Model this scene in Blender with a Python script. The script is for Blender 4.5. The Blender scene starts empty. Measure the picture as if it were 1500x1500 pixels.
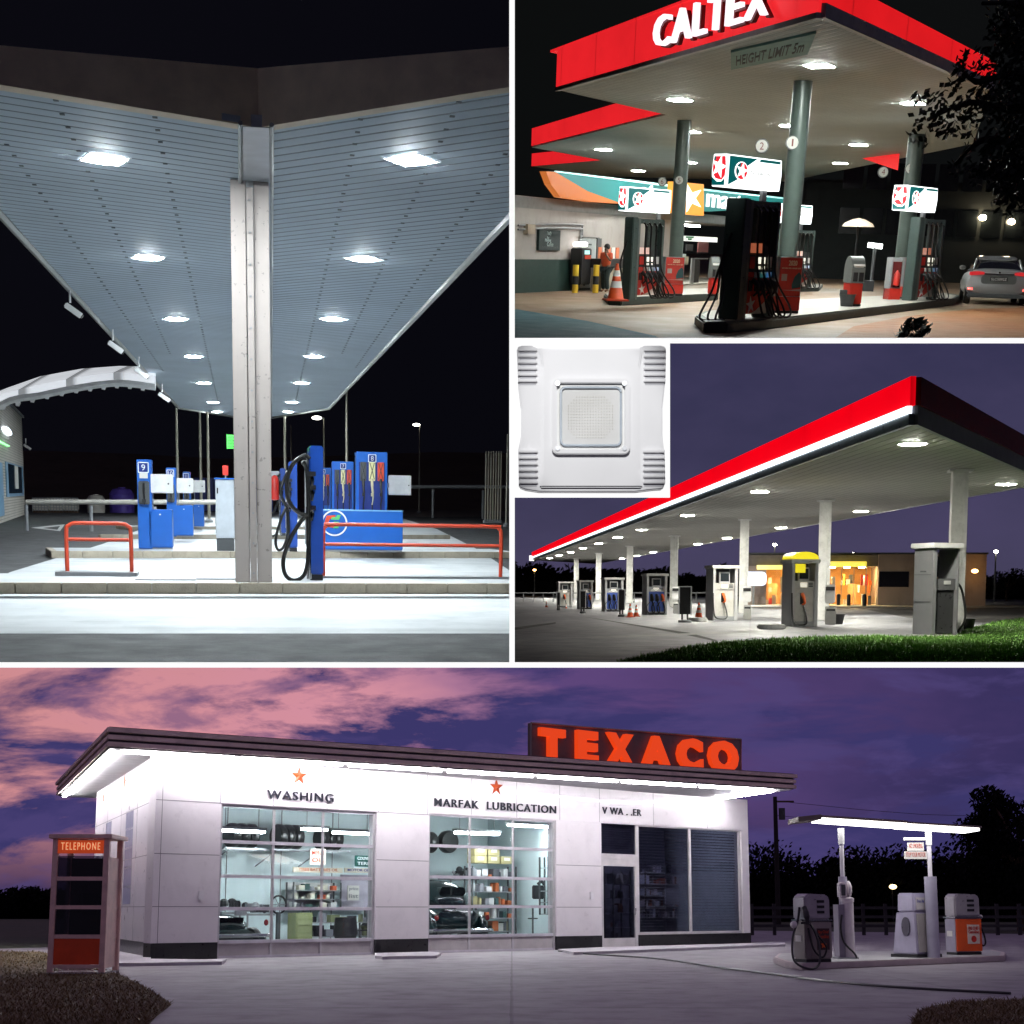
import bpy, bmesh, math, random
from mathutils import Vector, Matrix
random.seed(7)
SC = bpy.context.scene
COL = SC.collection
R = math.radians
PI = math.pi
# ---------------------------------------------------------------- camera: one real lens, vertical shift
F, CX, PY = 2000.0, 750.0, 1040.0            # focal length and optical axis in pixels of a 1500 px frame
cd = bpy.data.cameras.new('camera'); cam = bpy.data.objects.new('camera', cd); COL.objects.link(cam)
cam.rotation_euler = (R(90), 0, 0); cd.sensor_width = 36; cd.lens = 36*F/1500; cd.shift_y = (PY-750)/1500
cd.clip_start = .1; cd.clip_end = 3000; SC.camera = cam
SC.view_settings.view_transform = 'Standard'; SC.view_settings.look = 'None'; SC.view_settings.gamma = 1
SC.view_settings.exposure = 0
def ray(px, py): return Vector(((px-CX)/F, 1, (PY-py)/F))

class Place:
    """one of the four forecourts: level ground of its own, seen from eye height h"""
    def __init__(s, cx, hy, m, h, keep):
        b = -(PY-hy+m*(cx-CX))/F
        s.n = Vector((m, b, 1)).normalized()
        s.Y = ray(cx, hy).normalized(); s.X = s.Y.cross(s.n).normalized(); s.h = h
        s.M = Matrix(((s.X.x, s.Y.x, s.n.x, -h*s.n.x), (s.X.y, s.Y.y, s.n.y, -h*s.n.y), (s.X.z, s.Y.z, s.n.z, -h*s.n.z), (0, 0, 0, 1)))
        s.Mi = s.M.inverted(); s.R3 = s.M.to_3x3(); s.keep = keep; s.objs = []
    def lr(s, px, py): return s.Mi.to_3x3() @ ray(px, py)
    def G(s, px, py, z=0):
        d = s.lr(px, py); t = (z-s.h)/d.z; return Vector((d.x*t, d.y*t, z))
    def V(s, px, py, y):
        d = s.lr(px, py); t = y/d.y; return Vector((d.x*t, y, s.h+d.z*t))
    def wall(s, px, py, P, dv, off=0):
        """hit of the ray with the vertical plane through P along dv, pushed back by off -> (along, z)"""
        dv = Vector((dv.x, dv.y, 0)).normalized(); nn = Vector((-dv.y, dv.x, 0)); d = s.lr(px, py)
        Q = Vector((P.x, P.y, 0))+nn*off; o = Vector((0, 0, s.h)); t = (Q-o).dot(nn)/d.dot(nn); H = o+d*t
        return (H-Q).dot(dv), H.z
    def along_x(s, P, d, px):
        w = s.M @ P; e = s.R3 @ d; k = (px-CX)/F; return (k*w.y-w.x)/(e.x-k*e.y)
    def along_y(s, P, d, py):
        w = s.M @ P; e = s.R3 @ d; k = (PY-py)/F; return (k*w.y-w.z)/(e.z-k*e.y)
    def up(s, P, py): return s.along_y(P, Vector((0, 0, 1)), py)
    def pix(s, P):
        w = s.M @ Vector(P); return CX+F*w.x/w.y, PY-F*w.z/w.y
    def spot(s, xl, xr, yb, yt, zb=0):
        c = s.G((xl+xr)/2, yb, zb); X = Vector((1, 0, 0))
        return c, s.along_x(c, X, xr)-s.along_x(c, X, xl), s.up(c, yt)
    def box2(s, xl, xc, xr, yb, yt, yaw, zb=0):
        P = s.G(xc, yb, zb); d = Vector((math.cos(yaw), math.sin(yaw), 0)); e = Vector((-d.y, d.x, 0))
        return P, s.along_x(P, d, xr), s.along_x(P, e, xl), s.up(P, yt)
cur = None
# ---------------------------------------------------------------- mesh builder
class MB:
    def __init__(s): s.v = []; s.f = []; s.x = None
    def add(s, vs, fs):
        n = len(s.v)
        if s.x is not None: vs = [s.x @ Vector(v) for v in vs]
        s.v += [tuple(v) for v in vs]; s.f += [[i+n for i in f] for f in fs]; return s
    def box(s, x0, x1, y0, y1, z0, z1):
        return s.add([(x0,y0,z0),(x1,y0,z0),(x1,y1,z0),(x0,y1,z0),(x0,y0,z1),(x1,y0,z1),(x1,y1,z1),(x0,y1,z1)],
                     [(0,3,2,1),(4,5,6,7),(0,1,5,4),(1,2,6,5),(2,3,7,6),(3,0,4,7)])
    def hexa(s, b, t):
        return s.add(list(b)+list(t), [(3,2,1,0),(4,5,6,7),(0,1,5,4),(1,2,6,5),(2,3,7,6),(3,0,4,7)])
    def prism(s, pts, z0, z1):
        n = len(pts); z0f = z0 if callable(z0) else (lambda i: z0); z1f = z1 if callable(z1) else (lambda i: z1)
        vs = [(p[0],p[1],z0f(i)) for i, p in enumerate(pts)]+[(p[0],p[1],z1f(i)) for i, p in enumerate(pts)]
        return s.add(vs, [list(range(n-1,-1,-1)), list(range(n,2*n))]+[(i,(i+1)%n,n+(i+1)%n,n+i) for i in range(n)])
    def ext(s, pts, y0, y1):
        n = len(pts); vs = [(p[0],y0,p[1]) for p in pts]+[(p[0],y1,p[1]) for p in pts]
        return s.add(vs, [list(range(n)), list(range(2*n-1,n-1,-1))]+[(i,n+i,n+(i+1)%n,(i+1)%n) for i in range(n)])
    def extx(s, pts, x0, x1):
        n = len(pts); vs = [(x0,p[0],p[1]) for p in pts]+[(x1,p[0],p[1]) for p in pts]
        return s.add(vs, [list(range(n)), list(range(2*n-1,n-1,-1))]+[(i,n+i,n+(i+1)%n,(i+1)%n) for i in range(n)])
    def cyl(s, p, q, r, r2=None, n=12):
        p = Vector(p); q = Vector(q); r2 = r if r2 is None else r2; a = (q-p).normalized()
        u = a.orthogonal().normalized(); w = a.cross(u)
        vs = [p+(u*math.cos(2*PI*i/n)+w*math.sin(2*PI*i/n))*r for i in range(n)]+[q+(u*math.cos(2*PI*i/n)+w*math.sin(2*PI*i/n))*r2 for i in range(n)]
        return s.add(vs, [list(range(n-1,-1,-1)), list(range(n,2*n))]+[(i,(i+1)%n,n+(i+1)%n,n+i) for i in range(n)])
    def tube(s, pts, r, n=7, sm=4):
        P = [Vector(p) for p in pts]
        if sm > 1 and len(P) > 2:
            Q = []
            for i in range(len(P)-1):
                a = P[max(i-1,0)]; b = P[i]; c = P[i+1]; d = P[min(i+2,len(P)-1)]
                for k in range(sm):
                    t = k/sm; Q.append(.5*((2*b)+(c-a)*t+(2*a-5*b+4*c-d)*t*t+(3*b-a-3*c+d)*t**3))
            P = Q+[P[-1]]
        vs = []; u = None
        for i, p in enumerate(P):
            a = (P[min(i+1,len(P)-1)]-P[max(i-1,0)]).normalized()
            u = a.orthogonal().normalized() if u is None else (u-a*u.dot(a)).normalized()
            w = a.cross(u)
            rr = r[min(i*len(r)//len(P),len(r)-1)] if isinstance(r, (list,tuple)) else r
            vs += [p+(u*math.cos(2*PI*j/n)+w*math.sin(2*PI*j/n))*rr for j in range(n)]
        m = len(P); fs = [list(range(n-1,-1,-1)), list(range((m-1)*n,m*n))]
        for i in range(m-1):
            for j in range(n): fs.append((i*n+j,i*n+(j+1)%n,(i+1)*n+(j+1)%n,(i+1)*n+j))
        return s.add(vs, fs)
    def lathe(s, prof, cx=0, cy=0, n=20, ax='z', cz=0):
        vs = []
        for r_, z in prof:
            for i in range(n):
                a = 2*PI*i/n
                vs.append((cx+r_*math.cos(a),cy+r_*math.sin(a),cz+z) if ax == 'z' else ((cx+r_*math.cos(a),cy+z,cz+r_*math.sin(a)) if ax == 'y' else (cx+z,cy+r_*math.cos(a),cz+r_*math.sin(a))))
        m = len(prof); fs = [list(range(n-1,-1,-1)), list(range((m-1)*n,m*n))]
        for i in range(m-1):
            for j in range(n): fs.append((i*n+j,i*n+(j+1)%n,(i+1)*n+(j+1)%n,(i+1)*n+j))
        return s.add(vs, fs)
    def sph(s, c, rx, ry=None, rz=None, n=14, m=9):
        ry = rx if ry is None else ry; rz = rx if rz is None else rz
        prof = [(math.sin(PI*i/m) if 0 < i < m else .001, -math.cos(PI*i/m)) for i in range(m+1)]
        vs = [(c[0]+rx*p*math.cos(2*PI*j/n), c[1]+ry*p*math.sin(2*PI*j/n), c[2]+rz*z) for p, z in prof for j in range(n)]
        fs = []
        for i in range(m):
            for j in range(n): fs.append((i*n+j,i*n+(j+1)%n,(i+1)*n+(j+1)%n,(i+1)*n+j))
        return s.add(vs, fs)
    def poly(s, pts): return s.add(pts, [list(range(len(pts)))])
    def loft(s, rings):
        n = len(rings[0]); vs = [p for r_ in rings for p in r_]; m = len(rings)
        fs = [list(range(n-1,-1,-1)), list(range((m-1)*n,m*n))]
        for i in range(m-1):
            for j in range(n): fs.append((i*n+j,i*n+(j+1)%n,(i+1)*n+(j+1)%n,(i+1)*n+j))
        return s.add(vs, fs)
    def text(s, body, x0, z0, w, h, y=0, d=.012, bold=.0, spacing=1.0):
        """lettering in the XZ plane, read from -Y, fitted to w by h (w None keeps the proportions)"""
        vs, fs = glyphs(body, bold, spacing)
        xs = [v[0] for v in vs]; zs = [v[1] for v in vs]; a, b = min(xs), max(xs); c, e = min(zs), max(zs)
        kz = h/(e-c); kx = kz if w is None else w/(b-a)
        return s.add([(x0+(v[0]-a)*kx, y+(-d if v[2] > 0 else 0), z0+(v[1]-c)*kz) for v in vs], fs)
_gl = {}
def glyphs(body, bold, spacing):
    k = (body, bold, spacing)
    if k not in _gl:
        c = bpy.data.curves.new('lettering', 'FONT'); c.body = body; c.size = 1; c.extrude = .05; c.offset = bold; c.space_character = spacing; c.resolution_u = 3
        o = bpy.data.objects.new('lettering', c); COL.objects.link(o); dg = bpy.context.evaluated_depsgraph_get(); dg.update()
        m = bpy.data.meshes.new_from_object(o.evaluated_get(dg)); _gl[k] = ([tuple(v.co) for v in m.vertices], [list(p.vertices) for p in m.polygons])
        bpy.data.objects.remove(o); bpy.data.curves.remove(c); bpy.data.meshes.remove(m)
    return _gl[k]
def rrect(x0, x1, z0, z1, r, n=4):
    pts = []
    for cx, cz, a0 in ((x1-r, z1-r, 0), (x0+r, z1-r, 90), (x0+r, z0+r, 180), (x1-r, z0+r, 270)):
        for i in range(n+1): a = R(a0+90*i/n); pts.append((cx+r*math.cos(a), cz+r*math.sin(a)))
    return pts
def star(cx, cz, r, k=.4, rot=90, n=5):
    return [(cx+(r if i % 2 == 0 else r*k)*math.cos(R(rot+180*i/n)), cz+(r if i % 2 == 0 else r*k)*math.sin(R(rot+180*i/n))) for i in range(2*n)]
def circ(cx, cz, r, n=24, a0=0, a1=360): return [(cx+r*math.cos(R(a0+(a1-a0)*i/n)), cz+r*math.sin(R(a0+(a1-a0)*i/n))) for i in range(n)]
def mesh_obj(name, mb, mat, bevel=0, smooth=False, recalc=True):
    me = bpy.data.meshes.new(name); me.from_pydata(mb.v, [], mb.f); me.update()
    if recalc or bevel:
        bm = bmesh.new(); bm.from_mesh(me); bmesh.ops.recalc_face_normals(bm, faces=bm.faces)
        if bevel:
            es = [e for e in bm.edges if len(e.link_faces) == 2 and e.calc_face_angle(0) > .6]
            bmesh.ops.bevel(bm, geom=es, offset=bevel, segments=2, affect='EDGES', clamp_overlap=True)
        bm.to_mesh(me); bm.free()
    if smooth:
        me.shade_smooth()
        try: me.set_sharp_from_angle(angle=R(40))
        except Exception: pass
    if mat: me.materials.append(mat)
    o = bpy.data.objects.new(name, me); COL.objects.link(o); return o
def tag(o, label=None, cat=None, group=None, kind=None):
    for k, v in (('label', label), ('category', cat), ('group', group), ('kind', kind)):
        if v: o[k] = v
    return o
def thing(name, label, cat, loc=(0,0,0), yaw=0, group=None):
    o = bpy.data.objects.new(name, None); COL.objects.link(o); o.empty_display_size = .2
    o.matrix_world = cur.M @ Matrix.Translation(Vector(loc)) @ Matrix.Rotation(yaw, 4, 'Z')
    cur.objs.append(o); return tag(o, label, cat, group)
def part(par, name, mb, mat, bevel=0, smooth=False, label=None):
    o = mesh_obj(name, mb, mat, bevel, smooth); o.parent = par
    if label: o['label'] = label
    return o
def solo(name, mb, mat, label, cat, loc=(0,0,0), yaw=0, group=None, bevel=0, smooth=False, kind=None):
    o = mesh_obj(name, mb, mat, bevel, smooth)
    o.matrix_world = cur.M @ Matrix.Translation(Vector(loc)) @ Matrix.Rotation(yaw, 4, 'Z')
    cur.objs.append(o); return tag(o, label, cat, group, kind)
def struct(name, mb, mat, recalc=True):
    o = mesh_obj(name, mb, mat, recalc=recalc); o.matrix_world = cur.M.copy(); cur.objs.append(o); o['kind'] = 'structure'; return o
def sheet(pix, z, z_at=None):
    return MB().poly([cur.G(x, y, z) for x, y in pix])
# ---------------------------------------------------------------- materials
def newmat(name):
    m = bpy.data.materials.new(name); m.use_nodes = True; nt = m.node_tree
    b = nt.nodes['Principled BSDF']; return m, nt, b
def nd(nt, t, **kw):
    n = nt.nodes.new(t)
    for k, v in kw.items():
        if k.startswith('i_'): n.inputs[k[2:].replace('_', ' ')].default_value = v
        else: setattr(n, k, v)
    return n
def math_(nt, op, a, b=None):
    n = nt.nodes.new('ShaderNodeMath'); n.operation = op
    for i, v in enumerate((a, b)):
        if v is None: continue
        if hasattr(v, 'is_output'): nt.links.new(v, n.inputs[i])
        else: n.inputs[i].default_value = v
    return n.outputs[0]
def mixc(nt, fac, a, b, bt='MIX'):
    n = nt.nodes.new('ShaderNodeMix'); n.data_type = 'RGBA'; n.blend_type = bt
    for i, v in ((0, fac), (6, a), (7, b)):
        if hasattr(v, 'is_output'): nt.links.new(v, n.inputs[i])
        else: n.inputs[i].default_value = v if i == 0 else (*v[:3], 1)
    return n.outputs[2]
def ramp(nt, fac, stops):
    n = nt.nodes.new('ShaderNodeValToRGB'); e = n.color_ramp.elements
    while len(e) < len(stops): e.new(.5)
    for i, (p, c) in enumerate(stops): e[i].position = p; e[i].color = (*c[:3], 1) if not isinstance(c, (int, float)) else (c, c, c, 1)
    nt.links.new(fac, n.inputs[0]); return n.outputs[0]
def noise(nt, vec, scale, det=4, rough=.55, dist=0):
    n = nd(nt, 'ShaderNodeTexNoise'); n.inputs['Scale'].default_value = scale; n.inputs['Detail'].default_value = det
    n.inputs['Roughness'].default_value = rough; n.inputs['Distortion'].default_value = dist; nt.links.new(vec, n.inputs['Vector']); return n.outputs[0]
def coords(nt, sc=None):
    t = nd(nt, 'ShaderNodeTexCoord').outputs['Object']
    if sc: m = nd(nt, 'ShaderNodeMapping'); m.inputs['Scale'].default_value = sc; nt.links.new(t, m.inputs[0]); t = m.outputs[0]
    return t
def M(name, col, rough=.5, metal=0, var=.12, scale=3, bump=0, bscale=40, coat=0, dirt=0, spec=.5):
    m, nt, b = newmat(name); v = coords(nt); n1 = noise(nt, v, scale, 5)
    f = ramp(nt, n1, [(.3, 0), (.7, 1)]); c = mixc(nt, f, [x*(1-var) for x in col], [min(1, x*(1+var)) for x in col])
    if dirt:
        n2 = noise(nt, v, scale*2.3, 8, .7, .4); c = mixc(nt, ramp(nt, n2, [(.5, 0), (.72, dirt)]), c, [x*.35 for x in col])
    nt.links.new(c, b.inputs['Base Color']); b.inputs['Metallic'].default_value = metal; b.inputs['Specular IOR Level'].default_value = spec
    nt.links.new(math_(nt, 'ADD', math_(nt, 'MULTIPLY', noise(nt, v, scale*4, 3), .16), rough-.08), b.inputs['Roughness'])
    if coat: b.inputs['Coat Weight'].default_value = coat
    if bump:
        bp = nd(nt, 'ShaderNodeBump'); bp.inputs['Strength'].default_value = bump; bp.inputs['Distance'].default_value = .02
        nt.links.new(noise(nt, v, bscale, 6), bp.inputs['Height']); nt.links.new(bp.outputs[0], b.inputs['Normal'])
    return m
def E(name, col, s, base=(.8,.8,.8), joint=0):
    m, nt, b = newmat(name); b.inputs['Base Color'].default_value = (*base, 1)
    v = coords(nt); c = mixc(nt, noise(nt, v, 6, 2), col, [min(1, x*1.03) for x in col])
    if joint:
        n3 = noise(nt, coords(nt, (1,.35,1)), .9, 6, .65); c = mixc(nt, ramp(nt, n3, [(.35, .0), (.7, .28)]), c, [x*.45 for x in col])
        sx = nd(nt, 'ShaderNodeSeparateXYZ'); nt.links.new(v, sx.inputs[0]); fr = math_(nt, 'FRACT', math_(nt, 'DIVIDE', sx.outputs[1], joint))
        c = mixc(nt, ramp(nt, fr, [(0, .6), (.012, .6), (.02, 0), (1, 0)]), c, [x*.2 for x in col])
    nt.links.new(c, b.inputs['Emission Color']); b.inputs['Emission Strength'].default_value = s; return m
def glass(name, tint=(.95,.97,1), refl=.08, clear=.9):
    m = bpy.data.materials.new(name); m.use_nodes = True; nt = m.node_tree; nt.nodes.clear()
    o = nd(nt, 'ShaderNodeOutputMaterial'); t = nd(nt, 'ShaderNodeBsdfTransparent'); t.inputs[0].default_value = (*[x*clear for x in tint], 1)
    g = nd(nt, 'ShaderNodeBsdfGlossy'); g.inputs['Roughness'].default_value = .03
    x = nd(nt, 'ShaderNodeMixShader'); x.inputs[0].default_value = refl
    nt.links.new(t.outputs[0], x.inputs[1]); nt.links.new(g.outputs[0], x.inputs[2]); nt.links.new(x.outputs[0], o.inputs[0]); return m
def grooved(name, col, ang, pitch, dark=.45, width=.14, rough=.4, metal=0, bump=.6, axis=None, var=.08):
    """boards with joints: lines run along ang (radians in the object's XY), spaced by pitch metres"""
    m, nt, b = newmat(name); v = coords(nt); sx = nd(nt, 'ShaderNodeSeparateXYZ'); nt.links.new(v, sx.inputs[0])
    if axis == 'z': u = sx.outputs[2]
    elif axis == 'x': u = sx.outputs[0]
    elif axis == 'y': u = sx.outputs[1]
    else: u = math_(nt, 'ADD', math_(nt, 'MULTIPLY', sx.outputs[0], -math.sin(ang)), math_(nt, 'MULTIPLY', sx.outputs[1], math.cos(ang)))
    fr = math_(nt, 'FRACT', math_(nt, 'DIVIDE', u, pitch)); g = ramp(nt, fr, [(0, 0), (width*.5, 0), (width, 1), (.97, 1)])
    n1 = noise(nt, v, .5, 6); c0 = mixc(nt, ramp(nt, n1, [(.3, 0), (.7, 1)]), [x*(1-var) for x in col], [min(1, x*(1+var)) for x in col])
    nt.links.new(mixc(nt, g, [x*dark for x in col], c0), b.inputs['Base Color']); b.inputs['Roughness'].default_value = rough; b.inputs['Metallic'].default_value = metal
    bp = nd(nt, 'ShaderNodeBump'); bp.inputs['Strength'].default_value = bump; bp.inputs['Distance'].default_value = .03
    nt.links.new(g, bp.inputs['Height']); nt.links.new(bp.outputs[0], b.inputs['Normal']); return m
def ground_mat(name, c1, c2, s1=.25, s2=3, grain=60, bump=.35, rough=.7, stain=(.5,.5,.5), st=.35, joint=None, streak=None, spec=.4):
    m, nt, b = newmat(name); v = coords(nt)
    a = ramp(nt, noise(nt, v, s1, 6, .6, .3), [(.35, 0), (.65, 1)]); c = mixc(nt, a, c1, c2)
    n2 = noise(nt, v, s2, 8, .65); c = mixc(nt, ramp(nt, n2, [(.48, 0), (.75, st)]), c, [x*y for x, y in zip(c1, stain)])
    if streak:
        vs = coords(nt, streak); c = mixc(nt, ramp(nt, noise(nt, vs, 1, 5, .6), [(.45, 0), (.7, .45)]), c, [x*.62 for x in c1])
    gr = noise(nt, v, grain, 3, .8); c = mixc(nt, math_(nt, 'MULTIPLY', gr, .35), c, [x*.55 for x in c1])
    if joint:
        sx = nd(nt, 'ShaderNodeSeparateXYZ'); nt.links.new(v, sx.inputs[0])
        for o_, p in ((0, joint[0]), (1, joint[1])):
            fr = math_(nt, 'FRACT', math_(nt, 'DIVIDE', math_(nt, 'ADD', sx.outputs[o_], math_(nt, 'MULTIPLY', noise(nt, v, .8), .05)), p))
            c = mixc(nt, ramp(nt, fr, [(0, .6), (.03/p, .6), (.05/p, 0), (1, 0)]), c, [x*.35 for x in c1])
    nt.links.new(c, b.inputs['Base Color']); b.inputs['Specular IOR Level'].default_value = spec
    nt.links.new(ramp(nt, n2, [(.3, rough-.15), (.7, min(1, rough+.1))]), b.inputs['Roughness'])
    bp = nd(nt, 'ShaderNodeBump'); bp.inputs['Strength'].default_value = bump; bp.inputs['Distance'].default_value = .02
    nt.links.new(gr, bp.inputs['Height']); nt.links.new(bp.outputs[0], b.inputs['Normal']); return m
white = M('white_paint', (.78,.78,.78), .45, dirt=.15); offwhite = M('offwhite_paint', (.62,.6,.56), .5, dirt=.2)
black = M('black_plastic', (.012,.012,.014), .45); rubber = M('black_rubber', (.01,.01,.01), .35)
steel = M('steel', (.42,.43,.45), .35, .8); chrome = M('chrome', (.75,.75,.77), .12, 1, var=.03); darkgrey = M('dark_grey', (.06,.065,.07), .5)
grey = M('grey_paint', (.28,.29,.3), .5, dirt=.2); red = M('red_paint', (.55,.03,.02), .4); redorange = M('red_orange_paint', (.62,.07,.03), .4)
blue = M('blue_paint', (.012,.12,.5), .35, coat=.3, var=.06); navy = M('navy_sign', (.01,.03,.2), .4); yellow = M('yellow_paint', (.7,.45,.03), .45)
orange = M('orange_paint', (.8,.13,.02), .45); green = M('green_paint', (.03,.3,.08), .45); paper = M('paper', (.7,.68,.64), .7, var=.05)
beige = M('kerb_stone', (.42,.37,.29), .8, bump=.4, dirt=.4, scale=2); concrete = M('concrete', (.42,.42,.41), .8, bump=.3, dirt=.3)
wood = M('wood', (.09,.05,.03), .7, bump=.3)
# ---------------------------------------------------------------- generic builders
def cone_thing(loc, h, label, group, tilt=0):
    t = thing('traffic_cone', label, 'traffic cone', loc, .3, group); r = h*.24
    part(t, 'cone_body', MB().lathe([(r, h*.05), (r*.97, h*.06), (r*.14, h), (r*.05, h)], n=16), M('cone_orange', (.8,.1,.02), .5, dirt=.2), smooth=True)
    b = MB(); b.box(-r*1.35, r*1.35, -r*1.35, r*1.35, 0, h*.05); part(t, 'cone_base', b, redorange, bevel=.01)
    for a, c in ((.35, .53), (.66, .82)):
        q = lambda z: r*.97-(r*.83)*(z-.06)/.94
        part(t, 'reflective_band', MB().lathe([(q(a)+.004, h*a), (q(c)+.004, h*c)], n=16), white, smooth=True)
def leaves(mb, c, rad, n, size, rng, flat=1):
    for _ in range(n):
        while True:
            p = Vector((rng.uniform(-1,1), rng.uniform(-1,1), rng.uniform(-1,1)))
            if p.length < 1: break
        p = Vector((p.x*rad[0], p.y*rad[1], p.z*rad[2]))+Vector(c)
        a = Vector((rng.gauss(0,1), rng.gauss(0,1), rng.gauss(0,1))).normalized(); u = a.orthogonal().normalized()*size*rng.uniform(.6,1.3); w = a.cross(u.normalized())*size*rng.uniform(.3,.6)
        mb.add([p-u, p-w, p+u, p+w], [(0,1,2,3)])
def tree(loc, h, rx, label, group, leafmat, n=2500, size=.12, seed=1, name='tree', lumps=16, th=.3, cat='tree'):
    rng = random.Random(seed); t = thing(name, label, cat, loc, 0, group); tr = MB(); lf = MB()
    tr.tube([(0,0,0), (rng.uniform(-.1,.1)*rx, 0, h*.3), (rng.uniform(-.1,.1)*rx, 0, h*.75)], [h*.03, h*.025, h*.018, h*.01], 8)
    for i in range(lumps):
        a = rng.uniform(0, 2*PI); k = rng.uniform(.15, 1)**.5; zz = h*(th+(1-th)*rng.uniform(.08, .9)); s_ = (1-abs((zz/h-th)/(1-th)-.45)*1.1)
        c = (rx*k*s_*math.cos(a), rx*k*s_*math.sin(a), zz); tr.tube([(0,0,zz*.55), (c[0]*.5, c[1]*.5, zz*.85), c], [h*.012, h*.008, h*.004], 5)
        q = rx*rng.uniform(.25, .45); leaves(lf, c, (q, q, q*.75), n//lumps, size, rng)
    part(t, 'trunk', tr, wood); o = mesh_obj('crown', lf, leafmat, recalc=False); o.parent = t; return t
def wrapup():
    """trim every place where its compartment wall stands"""
    bpy.context.view_layer.update()
    for pl in PLACES:
        planes = []
        for ax, k, sg in pl.keep:
            n = Vector((1, -(k-CX)/F, 0)) if ax == 'x' else Vector((0, -(PY-k)/F, 1))*-1
            planes.append((n*sg).normalized())          # keep the side where n.P < 0
        todo = []
        for o in pl.objs: todo += [o]+list(o.children_recursive)
        for o in todo:
            if o.type != 'MESH': continue
            mw = Matrix.Identity(4); q = o
            chain = []
            while q: chain.append(q.matrix_basis if q.parent else q.matrix_world); q = q.parent
            for m_ in chain: mw = m_ @ mw
            for n in planes:
                d = [n.dot(mw @ v.co) for v in o.data.vertices]
                if not d or max(d) <= 0: continue
                mi = mw.inverted(); ln = (mw.to_3x3().transposed() @ n)
                bm = bmesh.new(); bm.from_mesh(o.data)
                bmesh.ops.bisect_plane(bm, geom=bm.verts[:]+bm.edges[:]+bm.faces[:], plane_co=mi @ Vector((0,0,0)), plane_no=ln, clear_outer=True)
                bm.to_mesh(o.data); bm.free()
            if len(o.data.vertices) == 0: bpy.data.objects.remove(o)
P1 = Place(372, 722, .018, 1.5, [('x', 748, 1), ('y', 972, 1)])
P2 = Place(1100, 365, .03, 1.5, [('x', 752, -1), ('y', 497, 1)])
P3 = Place(1100, 862, .004, 1.15, [('x', 752, -1), ('y', 972, 1), ('y', 501, -1)])
P4 = Place(750, 1332, 0, 1.15, [('y', 976, -1)])
PLACES = [P1, P2, P3, P4]
ORD = ['nearest', 'second', 'third', 'fourth', 'fifth', 'sixth', 'seventh', 'eighth', 'ninth', 'tenth', 'eleventh', 'twelfth', 'thirteenth', 'fourteenth']
def ceil_light(c, w, yaw, label, group, em, frame_m, depth=.012, lens=.86, round_=False):
    t = thing('ceiling_light', label, 'ceiling light', c, yaw, group); h = w/2; b = MB()
    k = w*.5*lens
    for x0, x1, y0, y1 in ((-h, h, -h, -k), (-h, h, k, h), (-h, -k, -k, k), (k, h, -k, k)): b.box(x0, x1, y0, y1, -depth, 0)
    part(t, 'frame', b, frame_m)
    l = MB()
    if round_: l.lathe([(.01,-depth-.02),(k*.7,-depth-.016),(k*.98,-depth-.002)], n=24)
    else: l.box(-k+.002, k-.002, -k+.002, k-.002, -depth-.012, -.004)
    part(t, 'lens', l, em, smooth=round_)
    return t
# ======================================================================= PLACE 1: V shaped canopy at night
cur = P1; G = P1.G; V = P1.V; ZC = 6.0
asphalt1 = ground_mat('asphalt', (.05,.05,.052), (.075,.075,.078), .3, 2, 90, .6, .75)
struct('ground', MB().poly([(-220,6,0),(220,6,0),(220,380,0),(-220,380,0)]), asphalt1)
conc1 = ground_mat('bright_concrete', (.5,.52,.53), (.62,.64,.65), .25, 1.2, 60, .25, .6, (.6,.62,.64), .5, streak=(.12, 1.6, 1))
struct('concrete_apron', sheet([(-260,870),(1100,870),(1100,928),(-260,928)], .004), conc1)
struct('forecourt', sheet([(-30,862),(15,838),(150,797),(215,772),(262,756),(300,750),(560,750),(640,775),(700,805),(750,838),(790,862)], .008), conc1)
# kerbed islands, running across
def island(yb, yt, xl, xr, depth_px, label, zt=.16):
    a = G(xl, yb); b = G(xr, yb); d = (b-a).normalized(); e = Vector((-d.y, d.x, 0)); L = (b-a).length
    w = (G((xl+xr)/2, depth_px, zt)-G((xl+xr)/2, yb, 0)).dot(e)
    t = thing('kerbed_island', label, 'kerb island', a, math.atan2(d.y, d.x), 'raised pump islands')
    k = MB(); n = int(L/.62)
    for i in range(n): k.box(i*L/n+.004, (i+1)*L/n-.004, 0, .14, 0, zt)
    k.box(0, .14, .145, w, 0, zt); part(t, 'kerb', k, beige, bevel=.012)
    top = MB(); top.box(.145, L-.02, .145, w, 0, zt-.004); part(t, 'top_slab', top, conc1)
    return t, w
isl1 = island(870, 0, -260, 1150, 841, 'widest front island with beige kerb stones under the big column')
isl2 = island(818, 0, 75, 760, 803, 'island with beige kerb stones carrying pumps nine and eight')
isl3 = island(790, 0, 147, 660, 783, 'island with beige kerb stones carrying pumps ten and seven', .15)
isl4 = island(776, 0, 190, 590, 770, 'small farthest island with beige kerb stones under pump eleven', .13)
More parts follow.
